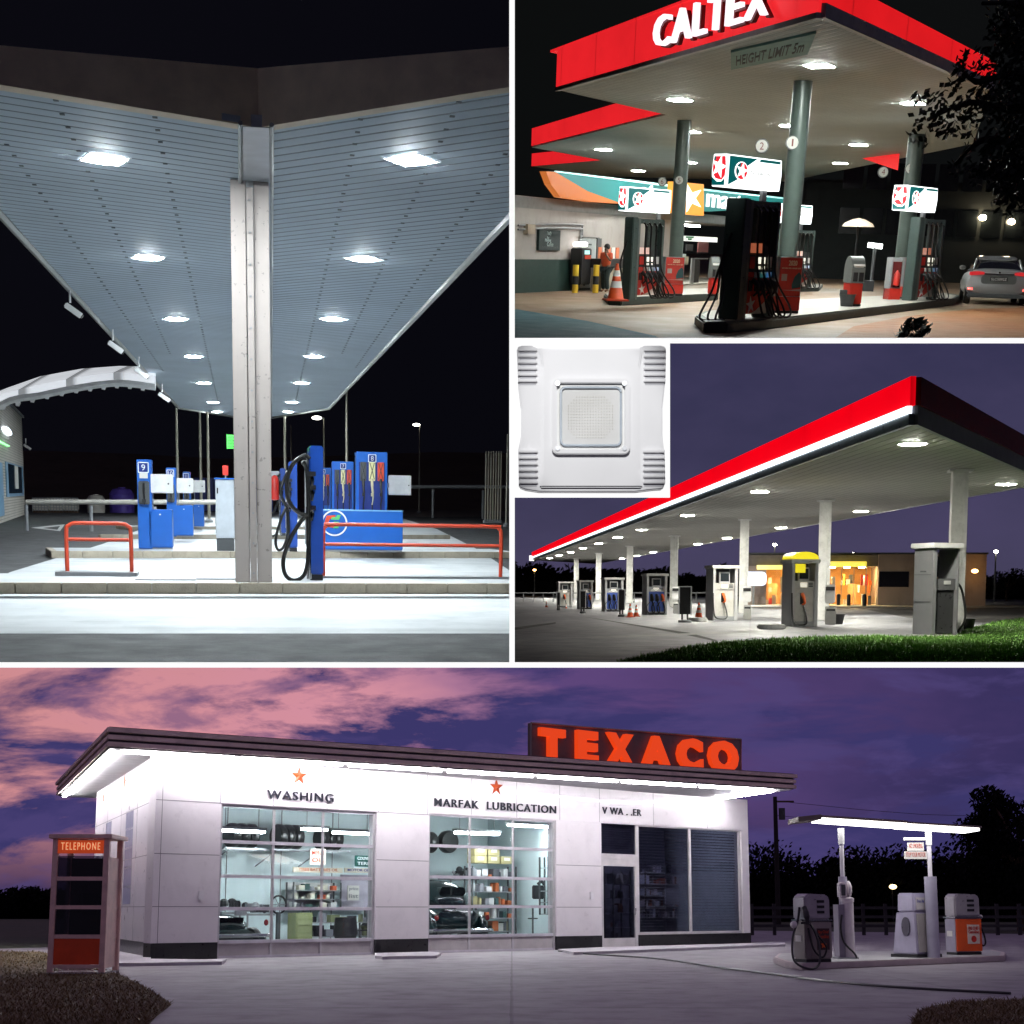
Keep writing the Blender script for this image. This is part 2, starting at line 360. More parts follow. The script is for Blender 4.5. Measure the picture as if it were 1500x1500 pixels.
# drain
gr = MB(); a = G(-60, 876, .012); b = G(1000, 876, .012); d = (b-a).normalized(); L = (b-a).length
n = int(L/.07)
for i in range(n): gr.box(i*.07, i*.07+.045, 0, .16, 0, .006)
t = thing('drain_channel', 'long slotted drain grate set in the pale apron before the front kerb', 'drain', a, math.atan2(d.y, d.x))
part(t, 'slots', gr, darkgrey); fr = MB(); fr.box(0, L, -.03, -.002, 0, .012); fr.box(0, L, .162, .19, 0, .012); part(t, 'frame', fr, steel)
for px, py, w in ((243, 849, .9), (318, 848, .65)):
    solo('utility_cover', MB().box(-w/2, w/2, -.12, .12, 0, .01), grey, 'flat steel cover in the front island, '+('the larger one farther from the column' if w > .8 else 'the smaller one nearest the column'), 'cover', G(px, py, .162), 0)
# canopy
can = thing('petrol_station_canopy', 'V shaped grey canopy with brown front edge on one square column', 'canopy', (0,0,0))
C = lambda x, y, z=ZC: G(x, y, z)
frontL = (C(352,180)-C(0,122)); aL = math.atan2(frontL.y, frontL.x); frontR = (C(746,125)-C(398,183)); aR = math.atan2(frontR.y, frontR.x)
def slab(pts, th=.08): return MB().prism([(p.x, p.y) for p in pts], ZC, ZC+th)
clad = (.5,.58,.66)
part(can, 'soffit_panel', slab([C(352,180), C(-90,107), C(-60,246), C(262,597), C(352,611)]), grooved('soffit_slats_left', clad, aL, .3, .3, .2, .6, 0, 1))
part(can, 'soffit_panel', slab([C(398,183), C(398,611), C(482,598), C(790,271), C(790,118)]), grooved('soffit_slats_right', clad, aR, .3, .3, .2, .6, 0, 1))
part(can, 'centre_beam', MB().prism([(p.x, p.y) for p in (C(353,182), C(353,610), C(397,610), C(397,184))], ZC-.03, ZC+.12), M('beam_paint', (.5,.54,.6), .35, .2))
rb = MB()
for p0, p1 in (((352,180),(352,609)), ((398,183),(398,609))):
    u, w = C(*p0, ZC-.05), C(*p1, ZC-.05); rb.tube([u, w], .03, 6, 1)
part(can, 'beam_flashing', rb, grey)
fa = MB(); brown = M('brown_fascia', (.8,.66,.5), .5, 0, bump=.05, bscale=3)
def vq(mb, p, q, z0, z1p, z1q, th=.25):
    mb.add([(p.x,p.y,z0),(q.x,q.y,z0),(q.x,q.y,z1q),(p.x,p.y,z1p),(p.x,p.y+th,z0),(q.x,q.y+th,z0),(q.x,q.y+th,z1q),(p.x,p.y+th,z1p)], [(0,1,2,3),(7,6,5,4),(0,4,5,1),(3,2,6,7),(0,3,7,4),(1,5,6,2)])
def fpt(x, y): p = C(x, y); p.y -= .02; return p
pc = fpt(378,185); pl_ = fpt(-90,107); pr = fpt(790,118)
vq(fa, pl_, pc, ZC-.02, ZC+P1.up(Vector((pl_.x,pl_.y,ZC)), 58), ZC+P1.up(Vector((pc.x,pc.y,ZC)), 100))
vq(fa, pc, pr, ZC-.02, ZC+P1.up(Vector((pc.x,pc.y,ZC)), 100), ZC+P1.up(Vector((pr.x,pr.y,ZC)), 64))
part(can, 'fascia', fa, brown)
ed = MB()
for A, B in ((C(-60,246), C(262,597)), (C(790,271), C(482,598)), (C(262,597), C(352,611)), (C(398,611), C(482,598))):
    ed.tube([A+Vector((0,0,-.02)), B+Vector((0,0,-.02))], .07, 6, 1)
part(can, 'edge_trim', ed, M('trim', (.3,.3,.28), .4, .5))
dots = MB()
for (x0, y0, x1, y1) in ((82,147,250,520), (227,172,322,600), (10,212,240,545), (672,150,500,520), (528,175,430,600), (740,226,520,540)):
    A, B = C(x0, y0, ZC-.006), C(x1, y1, ZC-.006); n = int((B-A).length/.6)
    for i in range(min(n, 90)):
        p = A+(B-A)*(i/n); dots.box(p.x-.03, p.x+.03, p.y-.03, p.y+.03, ZC-.012, ZC-.002)
part(can, 'rivet_pattern', dots, M('rivet_dark', (.08,.09,.1), .6))
cw = .275
base = G(372, 853, .16); zt = ZC-.02
colm = M('column_cladding', (.52,.46,.43), .3, .3, var=.04)
sh = MB(); sh.box(base.x-cw, base.x-.055, base.y, base.y+.55, .16, zt); sh.box(base.x+.055, base.x+cw, base.y, base.y+.55, .16, zt); part(can, 'column', sh, colm, bevel=.008)
st_ = MB(); st_.box(base.x-.05, base.x+.05, base.y-.02, base.y+.5, .16, zt-.1); part(can, 'cover_strip', st_, colm, bevel=.006)
bt = MB()
for z in [0.3+.45*i for i in range(13)]: bt = MB(); bt.cyl((base.x, base.y-.035, z), (base.x, base.y-.02, z), .016, n=8); part(can, 'bolt', bt, steel)
# ceiling lights
EM1 = E('canopy_led', (.86,.95,1), 880); lf1 = M('light_frame', (.7,.72,.75), .4)
for side, pts in (('left', ((153,233),(217,377),(258,467),(283,522),(299,561),(312,589),(318,603))), ('right', ((602,234),(533,379),(488,467),(460,522),(442,561),(428,589),(422,603)))):
    for i, p in enumerate(pts): ceil_light(C(*p, ZC-.004), .58, aL if side == 'left' else aR, f'square light in the {side} row under the V canopy, {ORD[i]} from the front', 'lights under the V shaped canopy', EM1, lf1, .012, .9, True)
# pumps on the left: slim blue slab with number, low cabinet, white box on an arm
def num_sign(t, s, x0, x1, z1, y, h=None):
    w = x1-x0; h = h or w; b = MB(); b.ext(rrect(x0, x1, z1-h, z1, w*.08), y-.012, y-.002)
    o = part(t, 'number_sign', b, M('white_sign', (.85,.86,.88), .4))
    c = MB(); k = w*.09; c.ext(rrect(x0+k, x1-k, z1-h+k, z1-k, w*.05), y-.016, y-.0125); i_ = mesh_obj('sign_field', c, navy); i_.parent = o
    m = MB(); tw = w*(.34 if len(s) == 1 else (.62 if s == '10' else .36)); m.text(s, (x0+x1)/2-tw/2, z1-h*.78, tw, h*.56, y-.0165, .008, .0); i_ = mesh_obj('numeral', m, white); i_.parent = o
def pump_left(numeral, xl, xr, yb, yt, cab, bx, zb, extra):
    c, w, h = P1.spot(xl, xr, yb, yt, zb); sc = c.y/2000
    t = thing('fuel_dispenser', f'slim blue pump post numbered {numeral} with low blue cabinet and white box', 'fuel dispenser', c, 0, 'blue pumps left of the column')
    b = MB(); b.box(-w/2, w/2, 0, .5, 0, h); part(t, 'post', b, blue, bevel=.015)
    num_sign(t, numeral, -w*.42, w*.34, h-.06, 0)
    p = MB(); p.box(-w*.32, w*.26, -.008, -.002, h*.79, h*.88); part(t, 'price_label', p, paper)
    d = MB(); d.box(-w*.4, w*.36, -.09, -.002, h*.5, h*.76); part(t, 'nozzle_cradle', d, darkgrey, bevel=.02)
    nz = MB(); nz.tube([(0,-.1,h*.73), (0,-.14,h*.66), (0,-.1,h*.58), (0,-.07,h*.5)], [.035,.03,.02], 7); nz.box(-.05,.05,-.13,-.1,h*.52,h*.56); part(t, 'nozzle', nz, black)
    x0 = P1.along_x(c, Vector((1,0,0)), cab[0]); x1 = P1.along_x(c, Vector((1,0,0)), cab[1]); hz = P1.up(c, cab[2])
    b = MB(); b.box(x0, x1, .02, .5, .03, hz); o = part(t, 'cabinet', b, blue, bevel=.015)
    b = MB(); b.box(x0+.02, x1-.02, 0, .019, .06, hz-.05); i_ = mesh_obj('door', b, blue); i_.parent = o
    b = MB(); b.box((x0+x1)/2-.02, (x0+x1)/2+.02, -.012, 0, hz-.13, hz-.1); i_ = mesh_obj('lock', b, white); i_.parent = o
    b = MB(); b.box(x0+.01, x1-.01, .04, .48, 0, .03); part(t, 'plinth', b, steel)
    x0 = P1.along_x(c, Vector((1,0,0)), bx[0]); x1 = P1.along_x(c, Vector((1,0,0)), bx[1]); z0 = P1.up(c, bx[3]); z1 = P1.up(c, bx[2])
    b = MB(); b.box(x0, x1, .0, .3, z0, z1); o = part(t, 'service_box', b, white, bevel=.015)
    b = MB(); b.cyl((x1-.1,-.014,(z0+z1)/2), (x1-.1,0,(z0+z1)/2), .02, n=8); i_ = mesh_obj('lock', b, black); i_.parent = o
    b = MB(); b.cyl((x0+.04,.15,hz), (x0+.04,.15,z0), .02, n=8); part(t, 'support_tube', b, steel)
pump_left('9', 203, 224, 804, 673, (218,253,746), (222,255,694,722), .16, 0)
pump_left('10', 245, 259, 786, 685, (257,283,740), (260,284,700,722), .15, 0)
pump_left('11', 269, 280, 772, 691, (284,299,737), (284,301,703,721), .13, 0)
# grey switch cabinet
c, w, h = P1.spot(317, 344, 807, 702, .16); t = thing('switch_cabinet', 'tall pale grey electrical cabinet on a dark plinth beside the column', 'cabinet', c)
b = MB(); b.box(-w/2, w/2, 0, .45, .29, h); part(t, 'housing', b, M('cabinet_grey', (.5,.54,.58), .5), bevel=.012)
b = MB(); b.box(-w/2-.03, w/2+.03, -.03, .48, h, h+.03); part(t, 'lid', b, blue)
b = MB(); b.box(-w/2+.01, w/2-.01, .02, .43, 0, .285); part(t, 'plinth', b, darkgrey)
b = MB(); b.box(-w/2+.03, -w/2+.06, -.02, 0, h*.8, h*.88); part(t, 'handle', b, black)
b = MB(); b.box(-w/2+.02, w/2-.02, -.006, -.001, .32, h-.04); part(t, 'door', b, M('cabinet_door', (.46,.5,.55), .5))
# railings
def railing(px0, px1, yb, yt, ymid, label, zb=.16, leftpost=True):
    a = G(px0, yb, zb); w = P1.along_x(a, Vector((1,0,0)), px1); h = P1.up(a, yt); m = P1.up(a, ymid); r = .032; k = .14
    t = thing('guard_railing', label, 'railing', a, 0, 'orange red guard rails')
    b = MB(); b.tube([(0,0,0),(0,0,h-k),(k*.3,0,h-k*.3),(k,0,h),(w/2,0,h),(w-k,0,h),(w-k*.3,0,h-k*.3),(w,0,h-k),(w,0,0)], r, 10, 3); part(t, 'hoop', b, redorange, smooth=True)
    b = MB(); b.cyl((r,0,m), (w-r,0,m), r*.9, n=10); part(t, 'cross_bar', b, redorange, smooth=True); return t, w
t, w = railing(99, 193, 842, 766, 790, 'orange red hoop railing standing alone left of the column')
b = MB(); b.box(-.15, w+.1, -.3, .12, 0, .06); part(t, 'base_plate', b, steel)
t, w = railing(474, 733, 846, 768, 797, 'long orange red hoop railing right of the hose post')
b = MB(); b.box(-.1, w+.15, -.1, .1, 0, .03); part(t, 'base_plate', b, steel)
# right hand pumps
def noz(t, x, y, z, h, m):
    o = part(t, 'nozzle', MB().tube([(x,y-.06,z+h*.5), (x,y-.13,z+h*.3), (x+.02,y-.12,z-h*.1), (x,y-.06,z-h*.45)], [.04,.035,.022,.018], 7), black, smooth=True)
    g = MB().ext([(x-.05,z+h*.55), (x+.05,z+h*.55), (x+.04,z-h*.02), (x-.04,z-h*.02)], y-.05, y-.015); i_ = mesh_obj('nozzle_hood', g, m); i_.parent = o
def pump_right(numeral, xl, xr, yb, yt, hood_y, zb, side=.5):
    c, w, h = P1.spot(xl, xr, yb, yt, zb); k = h/(yb-yt)
    t = thing('fuel_dispenser', f'wide blue pump tower numbered {numeral} with black, cream and red nozzle hoods', 'fuel dispenser', c, 0, 'blue pump towers right of the column')
    b = MB(); b.box(-w/2, w/2, 0, side, 0, h); part(t, 'tower', b, blue, bevel=.015)
    num_sign(t, numeral, -w*.12, w*.14, h-.06*h/2.5, 0)
    z = h-(hood_y-yt)*k; hh = h*.34; b = MB(); b.box(-w*.42, w*.42, -.02, -.003, z-h*.5, z); part(t, 'recess_panel', b, navy)
    for i, m in enumerate((darkgrey, M('cream_hood', (.7,.66,.35), .5), redorange)):
        x = -w*.28+i*w*.28; g = MB(); g.ext(rrect(x-w*.1, x+w*.1, z-hh*.55, z, .02), -.07, -.021); o = part(t, 'nozzle_hood', g, m, bevel=.006)
        xm = MB()
        for s_ in (-1, 1): xm.tube([(x-s_*w*.07,-.075,z-.02), (x,-.078,z-hh*.25), (x+s_*w*.07,-.075,z-hh*.5)], .008, 5, 1)
        i_ = mesh_obj('cross_straps', xm, black); i_.parent = o
        nz = MB(); nz.tube([(x,-.06,z-hh*.5), (x,-.14,z-hh*.75), (x+.02,-.15,z-hh*1.0), (x,-.08,z-hh*1.25)], [.035,.028,.018,.015], 7); nz.box(x-.03, x+.03, -.16, -.1, z-hh*1.0, z-hh*.9); part(t, 'nozzle', nz, black if i != 1 else M('beige_nozzle', (.5,.45,.3), .4))
        hs = MB(); hs.tube([(x,-.08,z-hh*1.25), (x+.02,-.1,h*.25), (x+.03,-.1,h*.08)], .016, 6); part(t, 'hose', hs, rubber)
    return t, c, w, h
p8 = pump_right('8', 522, 567, 808, 662, 677, .16)
pump_right('7', 487, 518, 789, 676, 688, .15); pump_right('6', 462, 485, 775, 685, 695, .13)
# service box of pump 8
c = G(570, 807, .16); X = Vector((1,0,0)); x1 = P1.along_x(c, X, 602); z0, z1 = P1.up(c, 725), P1.up(c, 696)
t = thing('service_box', 'white lockable box fixed on the right side of pump eight', 'box', c)
b = MB(); b.box(0, x1, .05, .3, z0, z1); part(t, 'housing', b, white, bevel=.012); b = MB(); b.box(.03, x1-.03, .04, .049, z0+.03, z1-.03); part(t, 'door', b, white)
b = MB(); b.cyl((x1-.06,.025,(z0+z1)/2), (x1-.06,.04,(z0+z1)/2), .015, n=8); part(t, 'lock', b, black); b = MB(); b.box(-.06, 0, .1, .2, (z0+z1)/2-.05, (z0+z1)/2+.05); part(t, 'bracket', b, steel)
# low blue counter with emblem
c = G(474, 808, .16); x1 = P1.along_x(c, X, 590); h = P1.up(c, 748); xe = P1.along_x(c, X, 490); ze = P1.up(c, 766); r = P1.along_x(c, X, 509)-xe
t = thing('pump_counter', 'low blue cabinet with a ringed red and green emblem under pump eight', 'cabinet', c)
b = MB(); b.box(0, x1, .02, .45, .05, h); part(t, 'housing', b, blue, bevel=.015)
b = MB(); b.box(.02, x1-.02, .05, .42, 0, .05); part(t, 'plinth', b, steel)
b = MB(); b.box(-.01, x1+.01, .01, .46, h, h+.03); part(t, 'top_edge', b, M('light_blue', (.2,.45,.75), .4))
b = MB(); N = 40
for i in range(N):
    a0, a1 = 2*PI*i/N, 2*PI*(i+1)/N; b.add([(xe+q*math.cos(a), y, ze+q*math.sin(a)) for y in (.005, .0185) for a, q in ((a0, r*.88), (a1, r*.88), (a1, r), (a0, r))], [(0,1,2,3),(4,7,6,5),(0,4,5,1),(2,6,7,3)])
o = part(t, 'emblem', b, M('emblem_white', (.85,.85,.85), .4))
b = MB(); b.ext([(xe-r*.85,ze-r*.25),(xe-r*.6,ze+r*.55),(xe+r*.1,ze+r*.62),(xe,ze+r*.35),(xe-r*.35,ze+r*.3),(xe-r*.5,ze-r*.05),(xe+r*.1,ze-r*.1),(xe,ze-r*.38)], .004, .0185); i_ = mesh_obj('emblem_red', b, redorange); i_.parent = o
b = MB(); b.ext([(xe-r*.25,ze+r*.25),(xe+r*.35,ze+r*.25),(xe+r*.5,ze+r*.62),(xe+r*.2,ze+r*.62),(xe+r*.15,ze+r*.45),(xe-r*.2,ze+r*.45)], .002, .0185)
b.ext([(xe-r*.1,ze-r*.4),(xe+r*.1,ze-r*.02),(xe-r*.1,ze-r*.02),(xe-r*.05,ze+r*.12),(xe+r*.35,ze+r*.12),(xe+r*.3,ze-r*.4)], .002, .0185); i_ = mesh_obj('emblem_green', b, M('emblem_green', (.1,.5,.15), .4)); i_.parent = o
# side-on hose posts
def hose_post(xl, xr, yb, yt, zb, lx, label, hoses, ext=False):
    c, w, h = P1.spot(xl, xr, yb, yt, zb); k = h/(yb-yt); t = thing('hose_post', label, 'fuel dispenser', c, 0, 'blue hose posts seen edge on beside the column')
    b = MB(); b.box(-w/2, w/2, 0, .9, .09, h); part(t, 'slab', b, M('deep_blue', (.01,.06,.33), .35, coat=.3), bevel=.02)
    b = MB(); b.box(-w/2+.01, w/2-.01, .02, .88, 0, .088); part(t, 'foot', b, black)
    b = MB(); x0 = -w/2-(xl-lx)*k; b.box(x0+.06, -w/2-.003, .1, .8, h*.25, h*.9); part(t, 'pump_face', b, white, bevel=.01)
    b = MB(); b.cyl((x0+.1,.05,.02), (x0+.1,.05,h*.55), .05, n=12); part(t, 'riser_pipe', b, chrome, smooth=True)
    for zz in (.55, .7, .8):
        b = MB(); b.tube([(-w/2-.02,.05,h*zz), (x0+.15,.0,h*zz-.1), (x0+.14,-.05,h*zz-.22)], [.04,.03,.02], 7); b.box(x0+.06, x0+.2, -.08, .02, h*zz-.05, h*zz+.02); part(t, 'nozzle', b, black if zz > .6 else chrome)
    for pts in hoses:
        b = MB(); b.tube([((px-(xl+xr)/2)*k, -.08+.04*(i % 2), (yb-py)*k) for i, (px, py) in enumerate(pts)], .033 if not ext else .03, 8, 6); part(t, 'hose', b, rubber, smooth=True)
hose_post(454, 474, 850, 653, .16, 444, 'nearest dark blue post seen edge on with looping black hoses', [[(454,672),(446,668),(430,680),(421,705),(424,735),(440,752),(452,754)], [(452,754),(442,762),(425,790),(415,820),(418,842),(432,850),(447,838),(452,800),(452,730),(450,690),(444,676)]])
hose_post(424, 436, 808, 676, .16, 416, 'middle blue post seen edge on behind the looping hoses', [[(424,690),(418,700),(412,722),(420,745),(423,775),(416,800),(407,805),(404,790),(412,760),(420,742)]])
hose_post(411, 419, 785, 686, .15, 407, 'farthest small blue post seen edge on next to the extinguisher', [[(411,694),(404,706),(408,730),(402,748),(398,756)], [(411,760),(406,780),(399,786)]])
c, w, h = P1.spot(397, 410, 735, 692, 0); c = G(403, 785, .15); h0 = P1.up(c, 733); h1 = P1.up(c, 690); w = P1.along_x(c, X, 409.5)
t = thing('fire_extinguisher', 'red fire extinguisher hanging right of the column', 'fire extinguisher', c+Vector((0,0,h0)))
b = MB(); b.lathe([(.02,0),(w*.95,.03),(w,.1),(w,(h1-h0)*.7),(w*.6,(h1-h0)*.82),(w*.25,(h1-h0)*.86)]); part(t, 'cylinder', b, red, smooth=True)
b = MB(); b.box(-w*.3, w*.5, -.03, .03, (h1-h0)*.86, (h1-h0)); part(t, 'valve', b, steel); b = MB(); b.tube([(w*.4,0,(h1-h0)*.9), (w*1.1,0,(h1-h0)*.6), (w,0,.2)], .015, 6); part(t, 'hose', b, rubber)
b = MB(); b.box(-w*1.05, w*1.05, w*.9, w*1.05, .1, h1-h0); part(t, 'bracket', b, steel)
# green notice, small red sign
def hung(px0, px1, y0, y1, D, mat, name, label, cat, lines=None, tm=None, pole=None):
    c = V((px0+px1)/2, y1, D); w = V(px1, y1, D).x-V(px0, y1, D).x; h = V((px0+px1)/2, y0, D).z-c.z
    t = thing(name, label, cat, c); b = MB(); b.ext(rrect(-w/2, w/2, 0, h, w*.08), 0, .05); part(t, 'panel', b, mat)
    if lines:
        n = len(lines); m = MB()
        for i, s in enumerate(lines): m.text(s, -w*.4, h*(1-(i+.85)/(n+.4)), w*.8, h*.5/n, -.004, .01)
        part(t, 'lettering', m, tm or white)
    b = MB(); b.cyl((0,.08,-c.z if pole else h), (0,.08,h+ (0 if pole else .5)), .04, n=8); part(t, 'post', b, grey); return t
hung(332, 350, 657, 637, 60, E('green_sign_glow', (.1,.9,.12), 1.1, (.1,.6,.1)), 'lit_notice', 'small lit green notice hanging left of the big column', 'sign', ['AUTOPISTA', 'SALIDA', 'NORTE', 'SUR'], black)
hung(326, 334, 696, 682, 75, red, 'stop_sign', 'tiny red sign on a post behind the grey cabinet', 'sign', None, None, True)
# arched white roof far left, kiosk building
D0 = 60; t = thing('arched_roof', 'white arched truss roof at the far left with its light put in as glow', 'canopy', (0,0,0)); arc = [(-60,640),(0,583),(60,562),(120,551),(175,547),(228,548)]; arb = [(-60,660),(0,590),(60,575),(120,563),(175,557),(228,563)]
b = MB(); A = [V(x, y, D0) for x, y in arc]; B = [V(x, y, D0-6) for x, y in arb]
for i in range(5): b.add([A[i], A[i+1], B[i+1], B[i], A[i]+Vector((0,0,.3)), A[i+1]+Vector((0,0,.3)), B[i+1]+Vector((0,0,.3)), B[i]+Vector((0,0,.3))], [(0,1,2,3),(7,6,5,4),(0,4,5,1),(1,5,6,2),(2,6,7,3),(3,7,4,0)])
am = grooved('glowing_arch_ribs', (.75,.78,.82), 0, 1.7, .35, .25, .5, 0, .6, axis='x'); ab = am.node_tree.nodes['Principled BSDF']; am.node_tree.links.new(ab.inputs['Base Color'].links[0].from_socket, ab.inputs['Emission Color']); ab.inputs['Emission Strength'].default_value = .75; part(t, 'roof_sheet', b, am)  # sheet glows by itself to stand in for light from below
b = MB(); b.tube([p+Vector((0,0,-.1)) for p in A], .12, 6); b.tube([p+Vector((0,0,-.1)) for p in B], .14, 6)
for i in range(14):
    k = i/14*5; j = int(k); f_ = k-j; b.tube([A[j].lerp(A[j+1], f_)+Vector((0,0,-.15)), B[j].lerp(B[j+1], f_)+Vector((0,0,-.2))], .1, 5, 1)
part(t, 'ribs', b, white)


PR = G(37, 754); P0 = G(-25, 776); dv = (PR-P0).normalized(); LK = (PR-P0).length; h = P1.up(PR, 612)
t = thing('kiosk_building', 'grey ribbed kiosk with blue framed window and glowing letters at the left edge', 'building', P0, math.atan2(dv.y, dv.x))
b = MB(); b.box(0, LK, 0, 6, .0, h); part(t, 'wall', b, grooved('kiosk_cladding', (.62,.58,.52), 0, .13, .5, .25, .5, 0, .6, axis='z'))
b = MB(); b.box(-.1, LK+.12, -.12, 6.1, h, h+.12); part(t, 'roof', b, grey)
S = lambda px, py: P1.wall(px, py, P0, dv)
def wbox(px0, px1, py0, py1, y0=-.05, y1=-.004):
    (a, z1_), (b_, z0_) = S(px0, py0), S(px1, py1); m = MB(); m.box(a, b_, y0, y1, z0_, z1_); return m
fm = part(t, 'window', wbox(7, 34, 676, 726), M('pale_blue_frame', (.25,.42,.6), .4)); i_ = mesh_obj('pane', wbox(10, 31, 679, 722, -.07, -.052), M('dark_glass', (.02,.05,.09), .1)); i_.parent = fm
i_ = mesh_obj('price_list', wbox(19, 25, 682, 716, -.09, -.072), paper); i_.parent = fm
part(t, 'door', wbox(-12, 5, 674, 755), M('pale_blue_door', (.2,.4,.6), .4))
a, z1_ = S(2, 622); b_, z0_ = S(14, 640); part(t, 'illuminated_logo', MB().ext([((a+b_)/2+(b_-a)/2*math.cos(2*PI*i/20), (z0_+z1_)/2+(z1_-z0_)/2*math.sin(2*PI*i/20)) for i in range(20)], -.12, -.01), E('sign_white_blue', (.75,.85,1), 3))
a, z1_ = S(-14, 640); b_, z0_ = S(11, 654); part(t, 'illuminated_lettering', MB().text('Gas', a, z0_, b_-a, z1_-z0_, -.01, .1, .02), E('sign_green', (.2,1,.25), 2.5))
def camera_unit(loc, label, sgn=1, s=1.0):
    t = thing('security_camera', label, 'security camera', loc, 0, 'white security cameras'); b = MB(); b.cyl((0,0,.35*s), (0,0,.0), .03*s, n=8); part(t, 'bracket', b, white)
    b = MB(); b.x = Matrix.Rotation(R(35*sgn), 4, 'Y'); b.box(-.08*s, .45*s, -.09*s, .09*s, -.2*s, -.04*s); part(t, 'housing', b, white, bevel=.02)
    b = MB(); b.x = Matrix.Rotation(R(35*sgn), 4, 'Y'); b.cyl((.45*s,0,-.12*s), (.48*s,0,-.12*s), .06*s, n=12); part(t, 'lens', b, black)
for i, (x, y) in enumerate(((102,430),(165,490),(203,532),(237,572))):
    q = C(x+1, y-14, ZC); camera_unit(C(x, y-10, ZC)-Vector((0,0,.35)), f'white camera under the left canopy edge, {ORD[i]} from the front', 1, .8+.08*i)
camera_unit(V(39, 645, PR.y-.1)+Vector((-.05,0,-.2)), 'white camera on the corner of the ribbed kiosk', 1, .9)
# masts and street lamps behind
def mast(px, ytop, ybase, D, label, group='thin masts behind the V canopy', lamp=None, r=.08):
    c = V(px, ybase, D); c.z = 0; zt_ = V(px, ytop, D).z; t = thing('street_lamp' if lamp else 'mast', label, 'street lamp' if lamp else 'mast', c, 0, group if not lamp else 'far street lamps with one arm')
    b = MB(); b.cyl((0,0,0), (0,0,zt_), r, r*.6, n=10); part(t, 'pole', b, M('galvanised', (.4,.37,.3), .4, .5), smooth=True)
    b = MB(); b.lathe([(r*2.5,0),(r*2.5,.12),(r*1.2,.2)]); part(t, 'foot', b, grey)
    if lamp:
        x = V(lamp, ytop, D).x-c.x; b = MB(); b.tube([(0,0,zt_-.1), (x*.5,0,zt_+.05), (x,0,zt_)], .05, 6); part(t, 'arm', b, grey)
        b = MB(); b.sph((x,0,zt_-.02), .32, .2, .12); part(t, 'lamp_head', b, E('street_lamp_glow', (1,.96,.85), 14), smooth=True)
for px, yt_, lab in ((261,598,'pale mast under the left canopy tip, the leftmost of the row'), (295,604,'thin mast just behind the left row of lights, second from the left'), (306,603,'bright thin mast third from the left behind pump ten'), (418,609,'mast just right of the column behind the hoses'), (508,567,'tall mast above pump seven')):
    mast(px, yt_, 742, 70 if px != 508 else 64, lab)
mast(427, 622, 742, 110, 'dim thin mast right of the column without a lamp', r=.09)
mast(475, 612, 742, 95, 'street lamp with arm to the left behind pump seven', lamp=464); mast(614, 622, 742, 120, 'lone street lamp with arm in the dark at the right', lamp=610)
for i in range(7): mast(711+i*3.7, 661, 745, 80, f'thin pole in the bundle at the right edge, {ORD[i] if i else "first"} from its left', 'bundle of thin poles at the right edge', r=.055)
mast(742, 636, 745, 70, 'single tall pole right of the pole bundle', r=.06)
# embankment, rail, tanks, container
q = M('earth_bank', (.16,.12,.085), .95, bump=.6, dirt=.5, scale=.15); b = MB()
ex = [(-200,663),(60,660),(200,665),(320,672),(480,668),(640,662),(800,665),(1000,668)]
for (xa, ya), (xb, yb_) in zip(ex[:-1], ex[1:]):
    p0, p1 = V(xa, 731, 150), V(xb, 731, 150); q0, q1 = V(xa, ya, 190), V(xb, yb_, 190); p0.z = p1.z = 0
    b.add([p0, p1, q1, q0, q1+Vector((0,40,0)), q0+Vector((0,40,0))], [(0,1,2,3),(3,2,4,5)])
struct('hills', b, q)
def fence_rail(px0, px1, py, D, label, m, r=.09):
    a, b_ = V(px0, py, D), V(px1, py, D); a0 = Vector((a.x, a.y, 0)); t = thing('pipe_rail', label, 'rail', a0); b = MB(); b.cyl((0,0,a.z), (b_.x-a.x,0,b_.z), r, n=10); part(t, 'rail', b, m, smooth=True)
    b = MB(); n = max(3, int((b_.x-a.x)/5))
    for i in range(n+1): b = MB(); b.cyl(((b_.x-a.x)*i/n,0,0), ((b_.x-a.x)*i/n,0,a.z-r), r*.7, n=8); part(t, 'post', b, grey)
fence_rail(38, 318, 735.5, 52, 'long pale pipe rail running behind pumps nine to eleven', M('pale_rail', (.5,.48,.43), .5))
fence_rail(560, 780, 713, 95, 'double road barrier in the dark behind pump eight', grey, .12)
for i, x in enumerate((59, 81, 103)):
    c, w, h = P1.spot(x-10, x+10, 752, 729); c = G(x, 751); t = thing('bulk_container', f'caged white bulk tank behind the pipe rail, {["leftmost","middle","rightmost"][i]} of three', 'tank', c, 0, 'caged white tanks')
    h = P1.up(c, 729); w = h*.95; b = MB(); b.box(-w/2, w/2, 0, w, .15, h); part(t, 'tank', b, M('milky_plastic', (.75,.72,.65), .5), bevel=.06)
    g = MB()
    for k in range(6): g.tube([(-w/2+w*k/5,-.03,.1), (-w/2+w*k/5,-.03,h)], .02, 5, 1); g.tube([(-w/2,-.03,.15+(h-.15)*k/5), (w/2,-.03,.15+(h-.15)*k/5)], .02, 5, 1)
    part(t, 'cage', g, steel); g = MB(); g.box(-w/2, w/2, 0, w, 0, .14); part(t, 'pallet', g, wood)
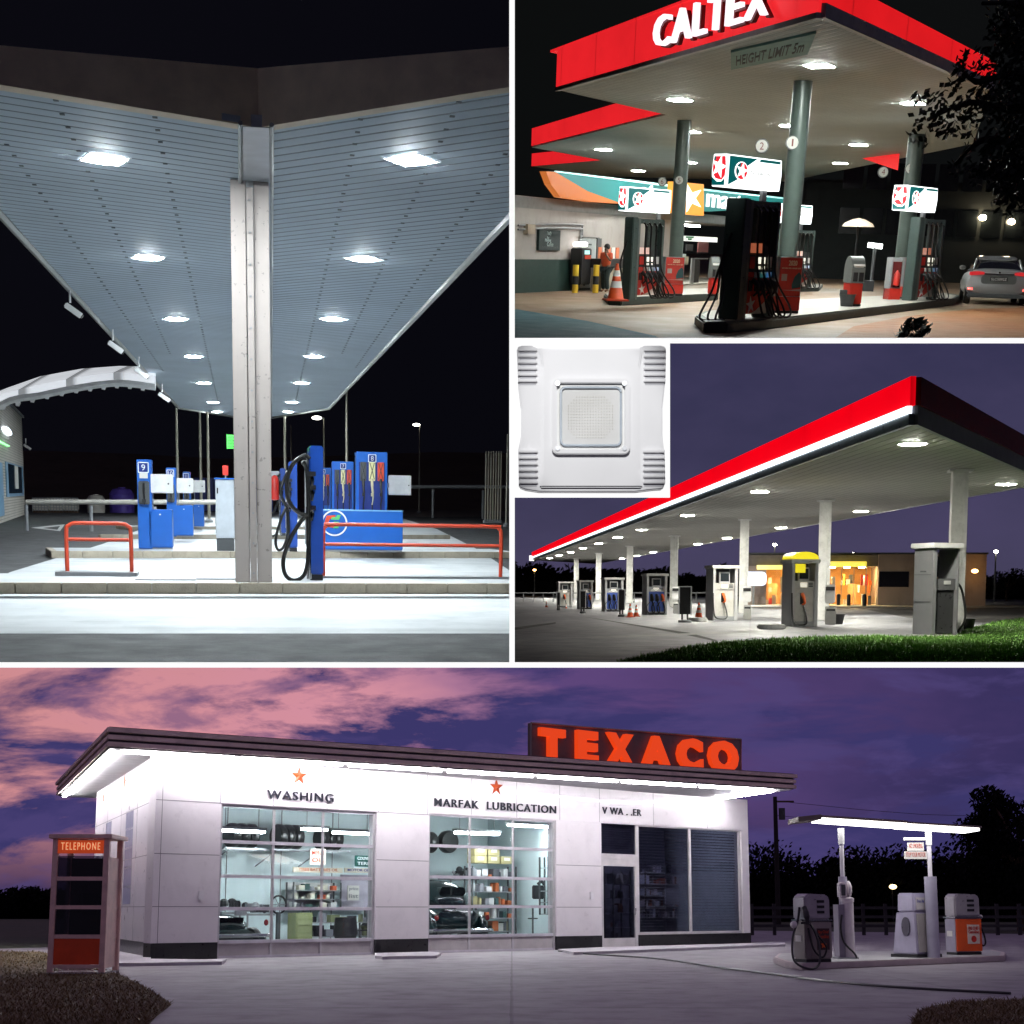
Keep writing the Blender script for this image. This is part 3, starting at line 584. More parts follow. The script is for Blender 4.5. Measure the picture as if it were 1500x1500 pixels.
def roundtank(x, yt_, rr, m, label):
    c = G(x, 751); h = P1.up(c, yt_); w = P1.along_x(c, X, x+rr); t = thing('storage_tank', label, 'tank', c, 0)
    b = MB(); b.lathe([(w,0),(w,h*.75),(w*.75,h*.93),(w*.3,h*.97)], n=24); part(t, 'tank', b, m, smooth=True); b = MB(); b.lathe([(w*.3,h*.97),(w*.3,h),(w*.1,h)]); part(t, 'lid', b, m)
    b = MB()
    for k in (.2,.45,.7): b.lathe([(w*1.0,h*k),(w*1.03,h*k+.02),(w*1.03,h*k+.05),(w*1.0,h*k+.07)], n=24)
    part(t, 'hoops', b, m)
roundtank(141, 724, 13, M('milky_plastic_tank', (.75,.7,.62), .5), 'round whitish storage tank between the caged tanks and the purple one')
roundtank(179, 714, 18, M('purple_tank', (.14,.08,.5), .5), 'big dark purple storage tank behind the pipe rail')
c = G(312, 751); h = P1.up(c, 700); w = P1.along_x(c, X, 400)
b = MB(); b.box(-w*.3, w, 0, 2.4, .1, h); solo('shipping_container', b, grooved('container_blue', (.05,.07,.35), 0, .5, .5, .4, .5, 0, 1, axis='x'), 'dark blue ribbed container behind the grey cabinet', 'container', c)
# painted arrow, far road strip
struct('road_marking', sheet([(45,773),(95,768),(88,778)], .012), M('road_paint', (.5,.5,.5), .8))
struct('road_marking', sheet([(62,773.4),(88,770.4),(84,776)], .016), asphalt1)
struct('far_road', sheet([(420,744),(900,744),(900,757),(600,757)], .004), ground_mat('dusty_asphalt', (.14,.12,.1), (.2,.17,.14)))
struct('sky', MB().poly([V(-600,-500,400), V(760,-500,400), V(760,735,400), V(-600,735,400)]), E('night_sky', (.0022,.0022,.004), 1, (0,0,0)))
# ======================================================================= PLACE 2: red edged canopy station
cur = P2; G = P2.G; V = P2.V; X = Vector((1,0,0)); ZD = 5.2
gm2 = ground_mat('worn_concrete', (.24,.19,.13), (.25,.12,.06), .09, .8, 40, .3, .6, (.7,.75,.7), .5, streak=(.5,.12,1), spec=.5)  # beige drifts into orange brown over large areas
struct('ground', MB().poly([(-160,8,0),(220,8,0),(220,380,0),(-160,380,0)]), gm2)
struct('coloured_ground', sheet([(700,452),(757,453),(860,470),(960,492),(1000,515),(700,560)], .004), ground_mat('teal_ground', (.03,.13,.16), (.05,.15,.18), .5, 2))  # teal coloured sheet laid on the ground at lower left
struct('coloured_ground', sheet([(1215,500),(1250,478),(1330,463),(1430,452),(1560,449),(1560,560),(1180,560)], .004), ground_mat('orange_ground', (.33,.12,.04), (.24,.12,.05), .3, 2))  # orange brown sheet laid on the ground at lower right
can = thing('petrol_station_canopy', 'stepped flat canopy with glowing red edge on three round columns', 'canopy', (0,0,0))
C2 = lambda x, y, z=ZD: G(x, y, z)
A, B_, Cc, D_, E_, F_, Gg = C2(1202,24), C2(817,132), C2(975,168), C2(779,216), C2(882,235), C2(1150,266), C2(1425,211)
D2 = C2(779,244)
dirL = (B_-A).normalized(); dirR = (C2(1420,122)-A).normalized(); H_ = C2(1452,134)
sof = [A, H_, Gg, F_, C2(884,258), D2, E_, D_, Cc, B_]
part(can, 'soffit_panel', MB().prism([(p.x,p.y) for p in sof], ZD, ZD+.1), grooved('soffit_slats', (.5,.56,.53), math.atan2(dirL.y, dirL.x), .22, .6, .2, .6, 0, 1))
redglow = E('red_light_band', (.8,.016,.022), 1.0, (.5,.01,.01), 2.2); reds = E('red_light_band_dim', (1,.012,.016), .75, (.5,.01,.01), 3)
def wallq(p, q, z0, z1, out=.0, th=.12):
    d = (q-p).normalized(); n = Vector((d.y, -d.x, 0)); 
    if n.y > 0: n = -n
    a = p+n*out; b = q+n*out; m = MB(); m.add([(a.x,a.y,z0),(b.x,b.y,z0),(b.x,b.y,z1),(a.x,a.y,z1)]+[(v.x-n.x*th,v.y-n.y*th,z) for v, z in ((a,z0),(b,z0),(b,z1),(a,z1))], [(0,1,2,3),(7,6,5,4),(0,4,5,1),(1,5,6,2),(2,6,7,3),(3,7,4,0)]); return m
def m2(*ms):
    r = MB()
    for m in ms: r.add(m.v, m.f)
    return r
part(can, 'fascia', wallq(A, B_, ZD+.06, ZD+.95, .05), redglow); part(can, 'fascia', wallq(D_, Cc, ZD+.06, ZD+.72, .02), redglow)
part(can, 'fascia', wallq(D2, E_, ZD+.02, ZD+.62, .02), redglow); part(can, 'fascia', wallq(A, H_, ZD+.2, ZD+.62, .06), reds)
u0, u1 = C2(1264,231), C2(1318,224); part(can, 'fascia_wedge', MB().add([(u0.x,u0.y,ZD-.02),(u1.x,u1.y,ZD-.02),(u1.x,u1.y,ZD-.62),(u0.x,u0.y+.1,ZD-.03),(u1.x,u1.y+.1,ZD-.02),(u1.x,u1.y+.1,ZD-.62)], [(0,1,2),(3,5,4),(0,3,4,1),(1,4,5,2),(2,5,3,0)]), reds); part(can, 'fascia_block', wallq(C2(1329,223), C2(1336,223), ZD-.6, ZD-.05), reds)
part(can, 'soffit_edge', m2(wallq(A, H_, ZD-.02, ZD+.2, .08), wallq(A, B_, ZD-.03, ZD+.06, .08)), M('edge_white', (.6,.62,.6), .3))
tp = MB(); tp.prism([((p.x),(p.y)) for p in [A+Vector((0,-.3,0)), B_+dirL*.7]+[B_+dirL*.7+Vector((.2,.4,0)), A+Vector((0,.3,0))]], ZD+.95, ZD+1.0); part(can, 'top_lip', tp, redglow)
# letters on the front edge
lm = E('letter_glow', (1,.82,.9), 1.35); dl = A-B_; dl.z = 0; dl.normalize(); nl = Vector((dl.y, -dl.x, 0))
s0, z0 = P2.wall(966, 68, B_, dl, -.15); s1, _ = P2.wall(1155, 10, B_, dl, -.15)
t = thing('canopy_lettering', 'big white glowing letters standing proud of the red canopy edge', 'lettering', Vector((B_.x+dl.y*.1, B_.y-dl.x*.1, 0)), math.atan2(dl.y, dl.x))
s = s0
for ch, wd in zip('CALTEX', (.9,1,.62,.8,.72,.95)):
    k = (s1-s0)/5.4; part(t, 'letter', MB().text(ch, s, ZD+.2, wd*k*.84, .58, -.12, .1, .0), lm); part(t, 'letter_shadow', MB().text(ch, s+.03, ZD+.16, wd*k*.84, .58, -.02, .09, .0), M('letter_shadow_red', (.1,.0,.0), .5)); s += wd*k  # dark red offset copy of each letter painted as its shadow
# height sign
bl_, br_, tl_, tr_ = (C2(1071,99), C2(1198,73), C2(1071,73), C2(1197,50)); xd = (br_-bl_).normalized(); L = ((br_-bl_).length+(tr_-tl_).length)/2; vd = (tl_-bl_); vd = (vd-xd*vd.dot(xd)); Hh_ = vd.length; vd.normalize()
sk0 = (tl_-bl_).dot(xd); t = thing('height_limit_sign', 'grey green plate lettered HEIGHT LIMIT 5m on the canopy underside', 'sign', (0,0,0)); Mx = Matrix(((xd.x, 0, vd.x, bl_.x), (xd.y, 0, vd.y, bl_.y), (0, 1, 0, ZD-.05), (0,0,0,1)))
b = MB(); b.x = Mx; b.ext([(0,0),(L,0),(L+sk0,Hh_),(sk0,Hh_)], 0, .045); part(t, 'board', b, M('sign_teal', (.2,.36,.33), .6))
b = MB(); b.x = Mx @ Matrix(((1,0,sk0/Hh_,0),(0,1,0,0),(0,0,1,0),(0,0,0,1))); b.text('HEIGHT LIMIT 5m', L*.07, Hh_*.24, L*.85, Hh_*.52, -.003, .01, .01); part(t, 'lettering', b, M('sign_letter', (.015,.03,.03), .6))
EM2 = E('canopy_lamp_glow', (.93,1,.94), 640)
for i, (p, lab) in enumerate((((1200,96),'nearest square lamp in the canopy, right of the hanging height board'), ((996,146),'square canopy lamp left of the big front column, closest to the red edge'), ((1337,151),'square canopy lamp at the right beside the tree branches'), ((1012,193),'square canopy lamp between the left and the front column, halfway back'), ((884,219),'leftmost square canopy lamp near the lower red wedge'), ((1258,212),'square canopy lamp left of the right hand column, front one of two'), ((1157,184),'square canopy lamp just right of the big front column'), ((935,250),'square canopy lamp above the left lit brand box'), ((1231,239),'square canopy lamp left of the right hand column, rear one of two'), ((1010,238),'square canopy lamp washed orange above the star box'))):
    ceil_light(C2(*p, ZD-.004), .62, math.atan2(dirR.y, dirR.x), lab, 'square lamps under the red edged canopy', EM2, white, .012, .8)
colm2 = M('green_grey_column', (.075,.1,.09), .35, .1); cols = []
for (x, yb, wpx) in ((1146,462,27), (986,434,20), (1316,440,24)):
    p = G(x, yb); r = (P2.along_x(p, X, x+wpx/2)); b = MB(); b.cyl((p.x,p.y,0), (p.x,p.y,ZD), r, n=24); part(can, 'column', b, colm2, smooth=True); cols.append((p, r))
def round_sign(n, px, py, D, rpx, lab):
    p = V(px, py, D); r = rpx*D/2000; t = thing('round_number_sign', lab, 'sign', p, 0, 'round pump number signs on the columns')
    b = MB(); b.lathe([(r,0),(r,.12)], ax='y', n=24); part(t, 'rim', b, darkgrey); b = MB(); b.lathe([(r*.86,-.02),(r*.86,0)], ax='y', n=24); part(t, 'face', b, E('round_sign_face', (.7,.7,.62), .12, (.35,.35,.32)))
    part(t, 'numeral', MB().text(n, -r*.3 if n != '1' else -r*.12, -r*.5, r*.6 if n != '1' else r*.24, r*1.0, -.022, .01, .0), M('numeral_dark_red', (.12,.02,.02), .5))
for n, px, py, ci, rp, lab in (('2',1116,214,0,9,'round sign numbered 2 left of the big front column'), ('1',1161,209,0,9,'round sign numbered 1 right of the big front column'), ('4',1294,252,2,7,'round sign numbered 4 left of the right hand column'), ('3',1334,247,2,7,'round sign numbered 3 right of the right hand column'), ('6',970,266,1,6,'round sign numbered 6 left of the left column'), ('5',995,264,1,6,'round sign numbered 5 right of the left column')):
    round_sign(n, px, py, cols[ci][0].y-.2, rp, lab)
# islands
darkkerb = M('dark_kerb', (.03,.05,.045), .5, bump=.2, dirt=.3)
def isl2_(pts, zt, label):
    P = [G(x, y) for x, y in pts]; c = P[0]; t = thing('pump_island', label, 'kerb island', c)
    part(t, 'kerb', MB().prism([(p.x-c.x, p.y-c.y) for p in P], 0, zt), darkkerb, bevel=.03)
    cx = sum(p.x for p in P)/len(P); cy = sum(p.y for p in P)/len(P)
    part(t, 'top_slab', MB().prism([((cx+(p.x-cx)*.96)-c.x, (cy+(p.y-cy)*.96)-c.y) for p in P], zt-.02, zt+.006), M('island_top', (.3,.28,.24), .5)); return P
isl2_([(1030,488),(1065,488),(1130,482),(1398,447),(1405,441),(1385,437),(1160,450),(1030,470),(1017,477)], .2, 'long dark kerbed island under the front pump, bin and right pump')
isl2_([(890,447),(910,448),(1052,440),(1052,431),(905,434),(884,441)], .2, 'dark kerbed island under the left pump and orange cone')
isl2_([(1150,428),(1200,427),(1205,421),(1150,421)], .15, 'small far island behind the front column')
yaw2 = R(60)
def star_face(t, x0, x1, z0, z1, y, nm='star_panel'):
    w = x1-x0; h = z1-z0; b = MB(); b.box(x0, x1, y-.01, y, z0, z1); o = part(t, nm, b, M('panel_white', (.6,.58,.54), .4))
    b = MB(); b.ext([(x0,z0),(x0+w*.3,z0),(x0+w*.55,z0+h*.2),(x1,z1-h*.2),(x1,z1),(x0,z1)][::1], y-.014, y-.0105); i_ = mesh_obj('red_field', b, red); i_.parent = o
    b = MB(); b.ext(star(x0+w*.3, z0+h*.5, h*.52, .38, 100), y-.02, y-.0145); i_ = mesh_obj('white_star', b, white); i_.parent = o
def caltex_pump(box, label, hosesout=True, group='tall dark fuel pumps on the islands'):
    P, L, W_, H = box; t = thing('fuel_pump', label, 'fuel pump', P, yaw2, group)
    dk = M('pump_dark', (.055,.08,.075), .3, 0, coat=.3)
    b = MB(); b.box(0, L*.17, 0, W_, 0, H); part(t, 'end_slab', b, dk, bevel=.02)
    b = MB(); b.box(L*.17, L*.24, .01, W_-.01, 0, H*.99); part(t, 'side_trim', b, M('pump_grey', (.16,.19,.18), .35, .4))
    b = MB(); b.box(L*.92, L, 0, W_, 0, H*.99); part(t, 'end_post', b, dk, bevel=.02)
    b = MB(); b.box(L*.24, L*.92, .02, W_-.02, H*.93, H*.985); part(t, 'top_beam', b, dk)
    b = MB(); b.box(L*.6, L*.92, W_*.5, W_*.8, H*.62, H*.93); part(t, 'hose_cover', b, M('cover_grey', (.06,.075,.07), .3))
    b = MB(); b.box(L*.24, L*.92, .1, W_-.1, .12, H*.62); part(t, 'cabinet', b, darkgrey)
    b = MB(); b.box(L*.24, L*.92, .03, .095, H*.41, H*.54); part(t, 'display_housing', b, black)
    for k, (z0, z1, m) in enumerate(((H*.47, H*.525, E('lcd_glow', (1,.95,.75), 1.1)), (H*.425, H*.455, E('lcd_glow_dim', (1,.95,.7), .8)))):
        for x in (.5, .62): b = MB(); b.box(L*x, L*(x+.07), .02, .029, z0, z1-.01*k); part(t, 'price_display', b, m)
    b = MB(); b.box(L*.75, L*.88, .02, .029, H*.44, H*.53); part(t, 'keypad', b, paper)
    b = MB(); b.box(L*.27, L*.4, .02, .029, H*.43, H*.53); part(t, 'sticker', b, red)
    b = MB(); b.box(L*.25, L*.6, .03, .09, H*.56, H*.64); part(t, 'advert_strip', b, E('amber_advert', (.6,.14,.05), .5))
    for i, m in enumerate((red, paper, E('teal_card', (.02,.2,.18), .3), E('blue_card', (.03,.2,.5), .4))):
        x = L*(.25+.165*i); b = MB(); b.box(x+.01, x+L*.15, .02, .029, H*.355, H*.4); part(t, 'grade_card', b, m)
        b = MB(); b.box(x+.005, x+L*.15, .03, .095, H*.2, H*.35); o = part(t, 'nozzle_cradle', b, red, bevel=.008)
        b = MB(); b.box(x+L*.03, x+L*.12, .01, .0295, H*.24, H*.33); i_ = mesh_obj('recess', b, black); i_.parent = o
        xx = x+L*.075; b = MB(); b.tube([(xx,-.02,H*.335), (xx+.02,-.12,H*.3), (xx+.04,-.14,H*.25), (xx+.01,-.06,H*.2)], [.05,.045,.03,.022], 8); part(t, 'nozzle', b, black, smooth=True)
        b = MB(); b.tube([(xx,.0,H*.94), (xx+.03,-.05,H*.88), (xx+.02,-.06,H*.6), (xx+.05,-.12,H*.35), (xx+.22+.05*i,-.3,.25), (xx+.3,-.35,.07), (xx+.1,-.25,.1), (xx+.04,-.14,H*.25)], .022, 7, 5); part(t, 'hose', b, rubber, smooth=True)
        b = MB(); b.cyl((xx,.02,H*.95), (xx+.05,-.08,H*.9), .018, n=6); part(t, 'hose_arm', b, chrome)
    star_face(t, L*.25, L*.91, .1, H*.2, .095)
    if hosesout:
        for k in range(3 if P.y < 32 else 1):
            b = MB(); b.tube([(.0,W_*.6,H*.72), (-.1-.03*k,W_*.6+.1,H*.45), (-.2-.06*k,W_*.5+.1*k,.5), (-.5-.12*k,W_*.4+.1*k,.03), (-.25,W_*.3,.02)], .022, 7, 5); part(t, 'hose', b, rubber, smooth=True)
    return t
def brand_box(px, D, label, group='lit brand boxes above the pumps'):
    """px: left end x, near corner x, right x, top y, bottom y at the near corner"""
    xl, xc, xr, yt, yb = px; b0 = V(xc, yb, D); P = Vector((b0.x, b0.y, b0.z)); d = Vector((math.cos(yaw2), math.sin(yaw2), 0)); e = Vector((-d.y, d.x, 0))
    L = P2.along_x(P, d, xr); W_ = P2.along_x(P, e, xl); H = P2.up(P, yt); t = thing('brand_box', label, 'lit sign', P, yaw2, group)
    prof = [(0,0),(W_,0),(W_+.12,H*.45),(W_*.95,H),(.0,H),(-.0,H*.45)]; wl = E('brand_white', (.95,1,.98), 1.9); tl = E('brand_teal', (0,.19,.2), .55, (.01,.1,.1)); rd = E('brand_red', (1,.03,.05), .9, (.4,.02,.02))
    b = MB(); b.extx([(W_*.06,0),(W_*.94,0),(W_*1.0,H*.5),(W_*.94,H),(W_*.06,H),(0,H*.5)], 0, L); part(t, 'light_box', b, wl, bevel=.01)
    b = MB(); b.x = Matrix.Translation((0,0,0)) 
    def on_front(pts, y): return MB().ext([(L*u, H*v) for u, v in pts], y, y+.006)
    part(t, 'teal_field', m2(on_front([(.03,.06),(.03,.95),(.52,.95),(.34,.68),(.22,.28)], -.012), on_front([(.58,.95),(.95,.95),(.95,.86),(.56,.86)], -.012)), tl)
    r = H*.26; cx, cz = L*.24, H*.52; rx = L*.1
    b = MB().ext([(cx+rx*1.15*math.cos(2*PI*i/24), cz+r*1.1*math.sin(2*PI*i/24)) for i in range(24)], -.02, -.0125); o = part(t, 'emblem_disc', b, wl)
    b = MB().ext([(cx+rx*math.cos(2*PI*i/24), cz+r*math.sin(2*PI*i/24)) for i in range(24)], -.026, -.0205); i_ = mesh_obj('red_disc', b, rd); i_.parent = o
    b = MB().ext([(cx+rx*math.cos(R(100+i*10)), cz+r*math.sin(R(100+i*10))) for i in range(14)], -.03, -.0262); i_ = mesh_obj('teal_segment', b, tl); i_.parent = o
    b = MB().ext([(cx+(x-cx)*rx/r, z) for x, z in star(cx, cz, r*1.05, .4, 80)], -.036, -.0305); i_ = mesh_obj('white_star', b, wl); i_.parent = o
    part(t, 'lettering', MB().text('TECHRON', L*.4, H*.42, L*.38, H*.13, -.003, .006), M('faint_grey_letters', (.5,.5,.5), .6))
    def on_end(pts, x): return MB().extx([(W_*u, H*v) for u, v in pts], x, x+.006)
    part(t, 'end_emblem', on_end([(.1,.33),(.3,.2),(.7,.25),(.9,.4),(.92,.6),(.86,.93),(.14,.93),(.06,.6)], -.012), rd)
    part(t, 'end_field', m2(on_end([(.1,.04),(.9,.04),(.94,.3),(.6,.15),(.3,.15),(.1,.26)], -.012), on_end([(.75,.8),(.86,.8),(.84,.93),(.72,.93)], -.02)), tl)
    part(t, 'end_star', MB().extx([(W_*.5+(x)*W_, z) for x, z in star(0, H*.6, .5, .42, 75)], -.02, -.0125) if False else MB().extx([(W_*.5+x*W_*.5, H*.6+z*H*.36) for x, z in star(0, 0, 1, .42, 105)], -.02, -.0125), wl)
    b = MB(); b.box(L*.78, L*.86, W_*.4, W_*.6, -.6, 0); part(t, 'bracket', b, steel)
    return t
bx1 = P2.box2(1051, 1079, 1131, 469, 290, yaw2, .2); caltex_pump(bx1, 'tallest nearest pump beside the big front column')
bx2 = P2.box2(909, 922, 968, 439, 318, yaw2, .2); caltex_pump(bx2, 'dark pump at the left behind the orange traffic cone')
bx3 = P2.box2(1128, 1152, 1187, 424, 335, yaw2, .15); caltex_pump(bx3, 'far pump half hidden right behind the big front column', False)
bx4 = P2.box2(1320, 1334, 1372, 441, 318, yaw2, .2); caltex_pump(bx4, 'pump at the right just behind the right hand column', False)
brand_box((1041,1063,1143,225,273), bx1[0].y-.2, 'biggest lit white and teal star box above the nearest pump')
brand_box((905,917,982,273,309), bx2[0].y-.1, 'lit white and teal star box above the left pump')
brand_box((1128,1145,1189,298,326), bx3[0].y-.1, 'smallest lit star box, behind the big front column')
brand_box((1305,1328,1371,271,308), bx4[0].y-.1, 'lit star box right of the right hand column')
# red poster stands
def poster_stand(xl, xc, xr, yb, yt, label):
    P, L, W_, H = P2.box2(xl, xc, xr, yb, yt, R(22), .2); t = thing('poster_stand', label, 'poster stand', P, R(22), 'red poster stands at the columns')
    b = MB(); b.box(0, L, 0, .5, .06, H*.3); part(t, 'base_cabinet', b, red, bevel=.01); b = MB(); b.box(0, L, .02, .4, H*.3+.003, H); part(t, 'frame', b, steel)
    b = MB(); b.box(.02, L-.02, 0, .019, H*.31, H*.985); part(t, 'poster', b, M('poster_red', (.5,.04,.03), .5, dirt=.3))
    part(t, 'lettering', m2(MB().text('2020', L*.38, H*.85, L*.36, H*.09, -.003, .006, .02), MB().text('WIN WIN WIN A BRAND NEW', L*.1, H*.79, L*.82, H*.025, -.003, .006)), M('cream_print', (.7,.6,.4), .6))
    b = MB(); b.ext([(L*.08,H*.42),(L*.95,H*.4),(L*.95,H*.44),(L*.5,H*.42)][::1], -.008, -.001); b.box(L*.12, L*.35, -.008, -.001, H*.58, H*.7); part(t, 'pale_panel', b, M('print_grey', (.4,.36,.33), .6))
    b = MB(); b.ext([(L*.6,H*.44),(L*.95,H*.47),(L*.95,H*.68),(L*.85,H*.74),(L*.68,H*.66),(L*.58,H*.52)], -.01, -.001); part(t, 'dark_figure', b, M('print_teal', (.02,.07,.08), .6))
    b = MB(); b.box(.01, L-.01, .01, .48, 0, .055); part(t, 'plinth', b, black)
poster_stand(1130, 1136, 1170, 459, 376, 'red poster stand against the big front column'); poster_stand(968, 972, 1000, 433, 376, 'red poster stand right of the left pump'); poster_stand(1315, 1320, 1345, 438, 377, 'red poster stand at the foot of the right hand column')
# fire hose cabinet right
P, L, W_, H = P2.box2(1299, 1302, 1318, 439, 377, R(22), .2); t = thing('extinguisher_cabinet', 'narrow grey cabinet with red extinguisher beside the right column', 'cabinet', P, R(22))
b = MB(); b.box(0, L, .06, .4, 0, H); part(t, 'cabinet', b, grey, bevel=.01); b = MB(); b.box(.04, L-.04, .03, .058, H*.3, H*.9); part(t, 'glass_door', b, M('dark_red_glass', (.12,.02,.02), .2)); b = MB(); b.box(0, L, 0, .4, 0, H*.27); part(t, 'red_base', b, red, bevel=.01)
b = MB(); b.lathe([(.02,H*.32),(.09,H*.35),(.09,H*.6),(.03,H*.68),(.02,H*.7)], L/2, .0, 12); part(t, 'extinguisher', b, red, smooth=True)
# domed bins
def dome_bin(xl, xc, xr, yb, yt, label, zb=.2):
    yw = R(28); P, L, W_, H = P2.box2(xl, xc, xr, yb, yt, yw, zb); t = thing('litter_bin', label, 'litter bin', P, yw, 'domed red and grey bins')
    W_ = min(W_, L*1.0); n = 10; prof = [(0,H*.47)]+[(W_/2-W_/2*math.cos(PI*i/n), H*.74+H*.26*math.sin(PI*i/n)) for i in range(n+1)]+[(W_,H*.47)]
    part(t, 'hood', MB().extx(prof, 0, L), M('bin_grey', (.14,.15,.145), .5), smooth=True); b = MB(); b.box(.01, L-.01, .01, W_-.01, .06, H*.468); part(t, 'bin_body', b, red, bevel=.02)
    b = MB(); b.box(.02, L-.02, .02, W_-.02, 0, .058); part(t, 'plinth', b, black)
    for k in (.12, .56): b = MB(); b.box(L*k, L*(k+.34), -.01, .01, H*.5, H*.68); part(t, 'opening', b, black)
    b = MB(); b.box(L*.15, L*.85, -.0, .02, H*.78, H*.8); b.x = Matrix.Translation((0,-.01,H*.8)) @ Matrix.Rotation(R(-38), 4, 'X'); b.box(L*.1, L*.95, -.01, .01, 0, H*.22); part(t, 'sticker', b, paper)
    return P, L, W_, H
P, L, W_, H = dome_bin(1213, 1243, 1262, 449, 375, 'big bin with grey domed hood and red body on the long island'); dome_bin(1035, 1040, 1052, 434, 376, 'partly hidden red bin just left of the nearest pump')
q = G(1267, 440, .2); b = MB(); b.box(-.25, .2, -.1, .3, .25, P2.up(q, 411)); solo('black_box', b, black, 'black box fixed behind the big domed bin', 'box', q)
q = G(1240, 449, .2); b = MB(); b.lathe([(.15,0),(.19,.28),(.22,.3),(.2,.28),(.14,.02)]); b.box(-.2, -.02, -.05, .05, .26, .4); solo('bucket', b, darkgrey, 'small dark watering bucket standing before the domed bin', 'bucket', q)
p = G(901.5, 440.5, .2); cone_thing(p, P2.up(p, 386), 'tall orange cone with two white bands before the left pump', None)
# the shop
Pw = G(754, 429.5); dw = G(1040, 416)-Pw; dw.normalize(); yw = math.atan2(dw.y, dw.x); nw = Vector((-dw.y, dw.x, 0))
Sw = lambda px, py, off=0: P2.wall(px, py, Pw, dw, off)
shop = thing('shop_building', 'grey walled station shop with dark green dado and lit shopfront', 'building', Pw, yw)
def sb(px0, px1, py0, py1, y0, y1, mb=None):
    a, z1_ = Sw(px0, py0); b_, z0_ = Sw(px1, py1); m = mb or MB(); m.box(min(a,b_), max(a,b_), y0, y1, min(z0_,z1_), max(z0_,z1_)); return m
a0 = Sw(700, 285)[0]; a1 = Sw(985, 400)[0]; a2 = Sw(1130, 400)[0]; hw = Sw(770, 287)[1]
wm = M('shop_wall', (.33,.3,.28), .6, dirt=.35, scale=.6); b = MB(); b.box(a0, a1, 0, 6, 0, hw); b.box(a1+.003, a2, 0, 6, 2.55, hw); part(shop, 'wall', b, wm)
b = MB(); b.box(a0, Sw(912,400)[0], -.012, -.001, 0, 1.0); part(shop, 'dado', b, M('dado_green', (.01,.032,.028), .5))
b = MB(); b.box(a0, a2, -.015, -.001, 2.5, hw-.02); part(shop, 'upper_band', b, M('band_grey', (.2,.2,.2), .6, dirt=.3))
b = MB(); b.box(a1, a2, 5, 5.1, 0, 2.5); part(shop, 'back_wall', b, M('shop_interior', (.55,.6,.55), .6)); b = MB(); b.box(a1, a2, 0.01, 5, 0, .05); part(shop, 'shop_floor', b, M('shop_floor', (.4,.38,.33), .4))
b = MB(); b.box(a1+.3, a1+2.2, .6, 1.0, 2.35, 2.42); b.box(a1+3.2, a1+5.2, .6, 1.0, 2.35, 2.42); part(shop, 'interior_light', b, E('shop_tube', (.95,1,.92), 40))
part(shop, 'signboard', sb(995,1049,345,355,-.05,-.0), E('white_board_glow', (.9,.95,.88), .8)); part(shop, 'board_emblem', m2(sb(1003,1014,346,349,-.07,-.051), sb(1006,1011,349,352,-.07,-.051)), green)
for i, (x0, x1, y0, y1, m) in enumerate(((994,1007,358,369,paper),(1016,1025,358,368,black),(1034,1047,347,370,M('dark_poster', (.12,.03,.03), .5)),(993,1014,372,388,M('pale_stock', (.6,.7,.7), .5)),(1005,1018,376,388,M('cream_stock', (.75,.65,.45), .5)))):
    part(shop, 'display_panel', sb(x0, x1, y0, y1, .3, .35), m)
part(shop, 'door_frame', m2(sb(1014,1016,378,415,.0,.06), sb(1014,1037,378,380,.0,.06), sb(990,992,356,415,0,.06)), steel)
part(shop, 'door', sb(1016,1024,381,414,.02,.05), black); part(shop, 'counter', sb(1000,1014,389,414,1.4,1.9), darkgrey); part(shop, 'counter', sb(1024,1037,389,414,1.4,1.9), M('counter_green', (.12,.2,.18), .4))
rng = random.Random(5)
for row in range(3):
    for k in range(14):
        b = MB(); x = a1+.5+k*.42; b.box(x, x+.3, 4.2, 4.6, .5+row*.55, .5+row*.55+rng.uniform(.2,.45)); part(shop, 'shelf_goods', b, rng.choice([paper, red, yellow, green, white, blue]))
part(shop, 'service_door', sb(851,873,349,421,-.03,-.002), M('door_grey', (.36,.38,.37), .5, dirt=.3)); part(shop, 'door_frame', m2(sb(852,876,347,349,-.06,-.001), sb(873,876,349,421,-.06,-.001)), darkgrey)
part(shop, 'door_plate', sb(859,865,357,359.5,-.045,-.031), darkgrey)
b = MB(); pp = [Sw(x, y) for x, y in ((757,330),(800,328.5),(847,329),(851,332),(851,345),(849,350),(849,380))]; b.tube([(s_,-.05,z) for s_, z in pp], .03, 6, 2); b.tube([(s_-.12 if i > 2 else s_,-.05,z-.12) for i, (s_, z) in enumerate(pp)], .03, 6, 2); part(shop, 'conduit', b, grey)
part(shop, 'wall_box', sb(767,778,328,343,-.15,-.002), M('box_beige', (.4,.33,.25), .5))
# header
hd_ = thing('shop_header', 'lit teal and orange curved header board above the shop', 'sign', Pw-nw*.5, yw); So = lambda px, py: Sw(px, py, -.5)
def hpoly(pts, y0, y1): return MB().ext([So(x, y) for x, y in pts], y0, y1)
part(hd_, 'teal_board', hpoly([(812,251),(880,259),(960,269),(1060,281),(1172,293),(1172,301),(1040,310),(985,306),(910,298),(860,281)], 0, .2), E('teal_glow', (.02,.32,.3), .6, (.01,.1,.1)))
part(hd_, 'orange_board', hpoly([(799,251),(812,251.5),(860,280),(911,298.5),(866,296),(820,289),(806,270)], -.02, .2), E('orange_glow', (.9,.25,.05), .55, (.3,.08,.02)))
part(hd_, 'light_edge', hpoly([(812,250),(960,268),(1060,280),(1172,292),(1172,294),(1060,282.5),(960,271),(812,252)], -.05, .0), E('teal_edge_glow', (.4,1,.95), 1.0))
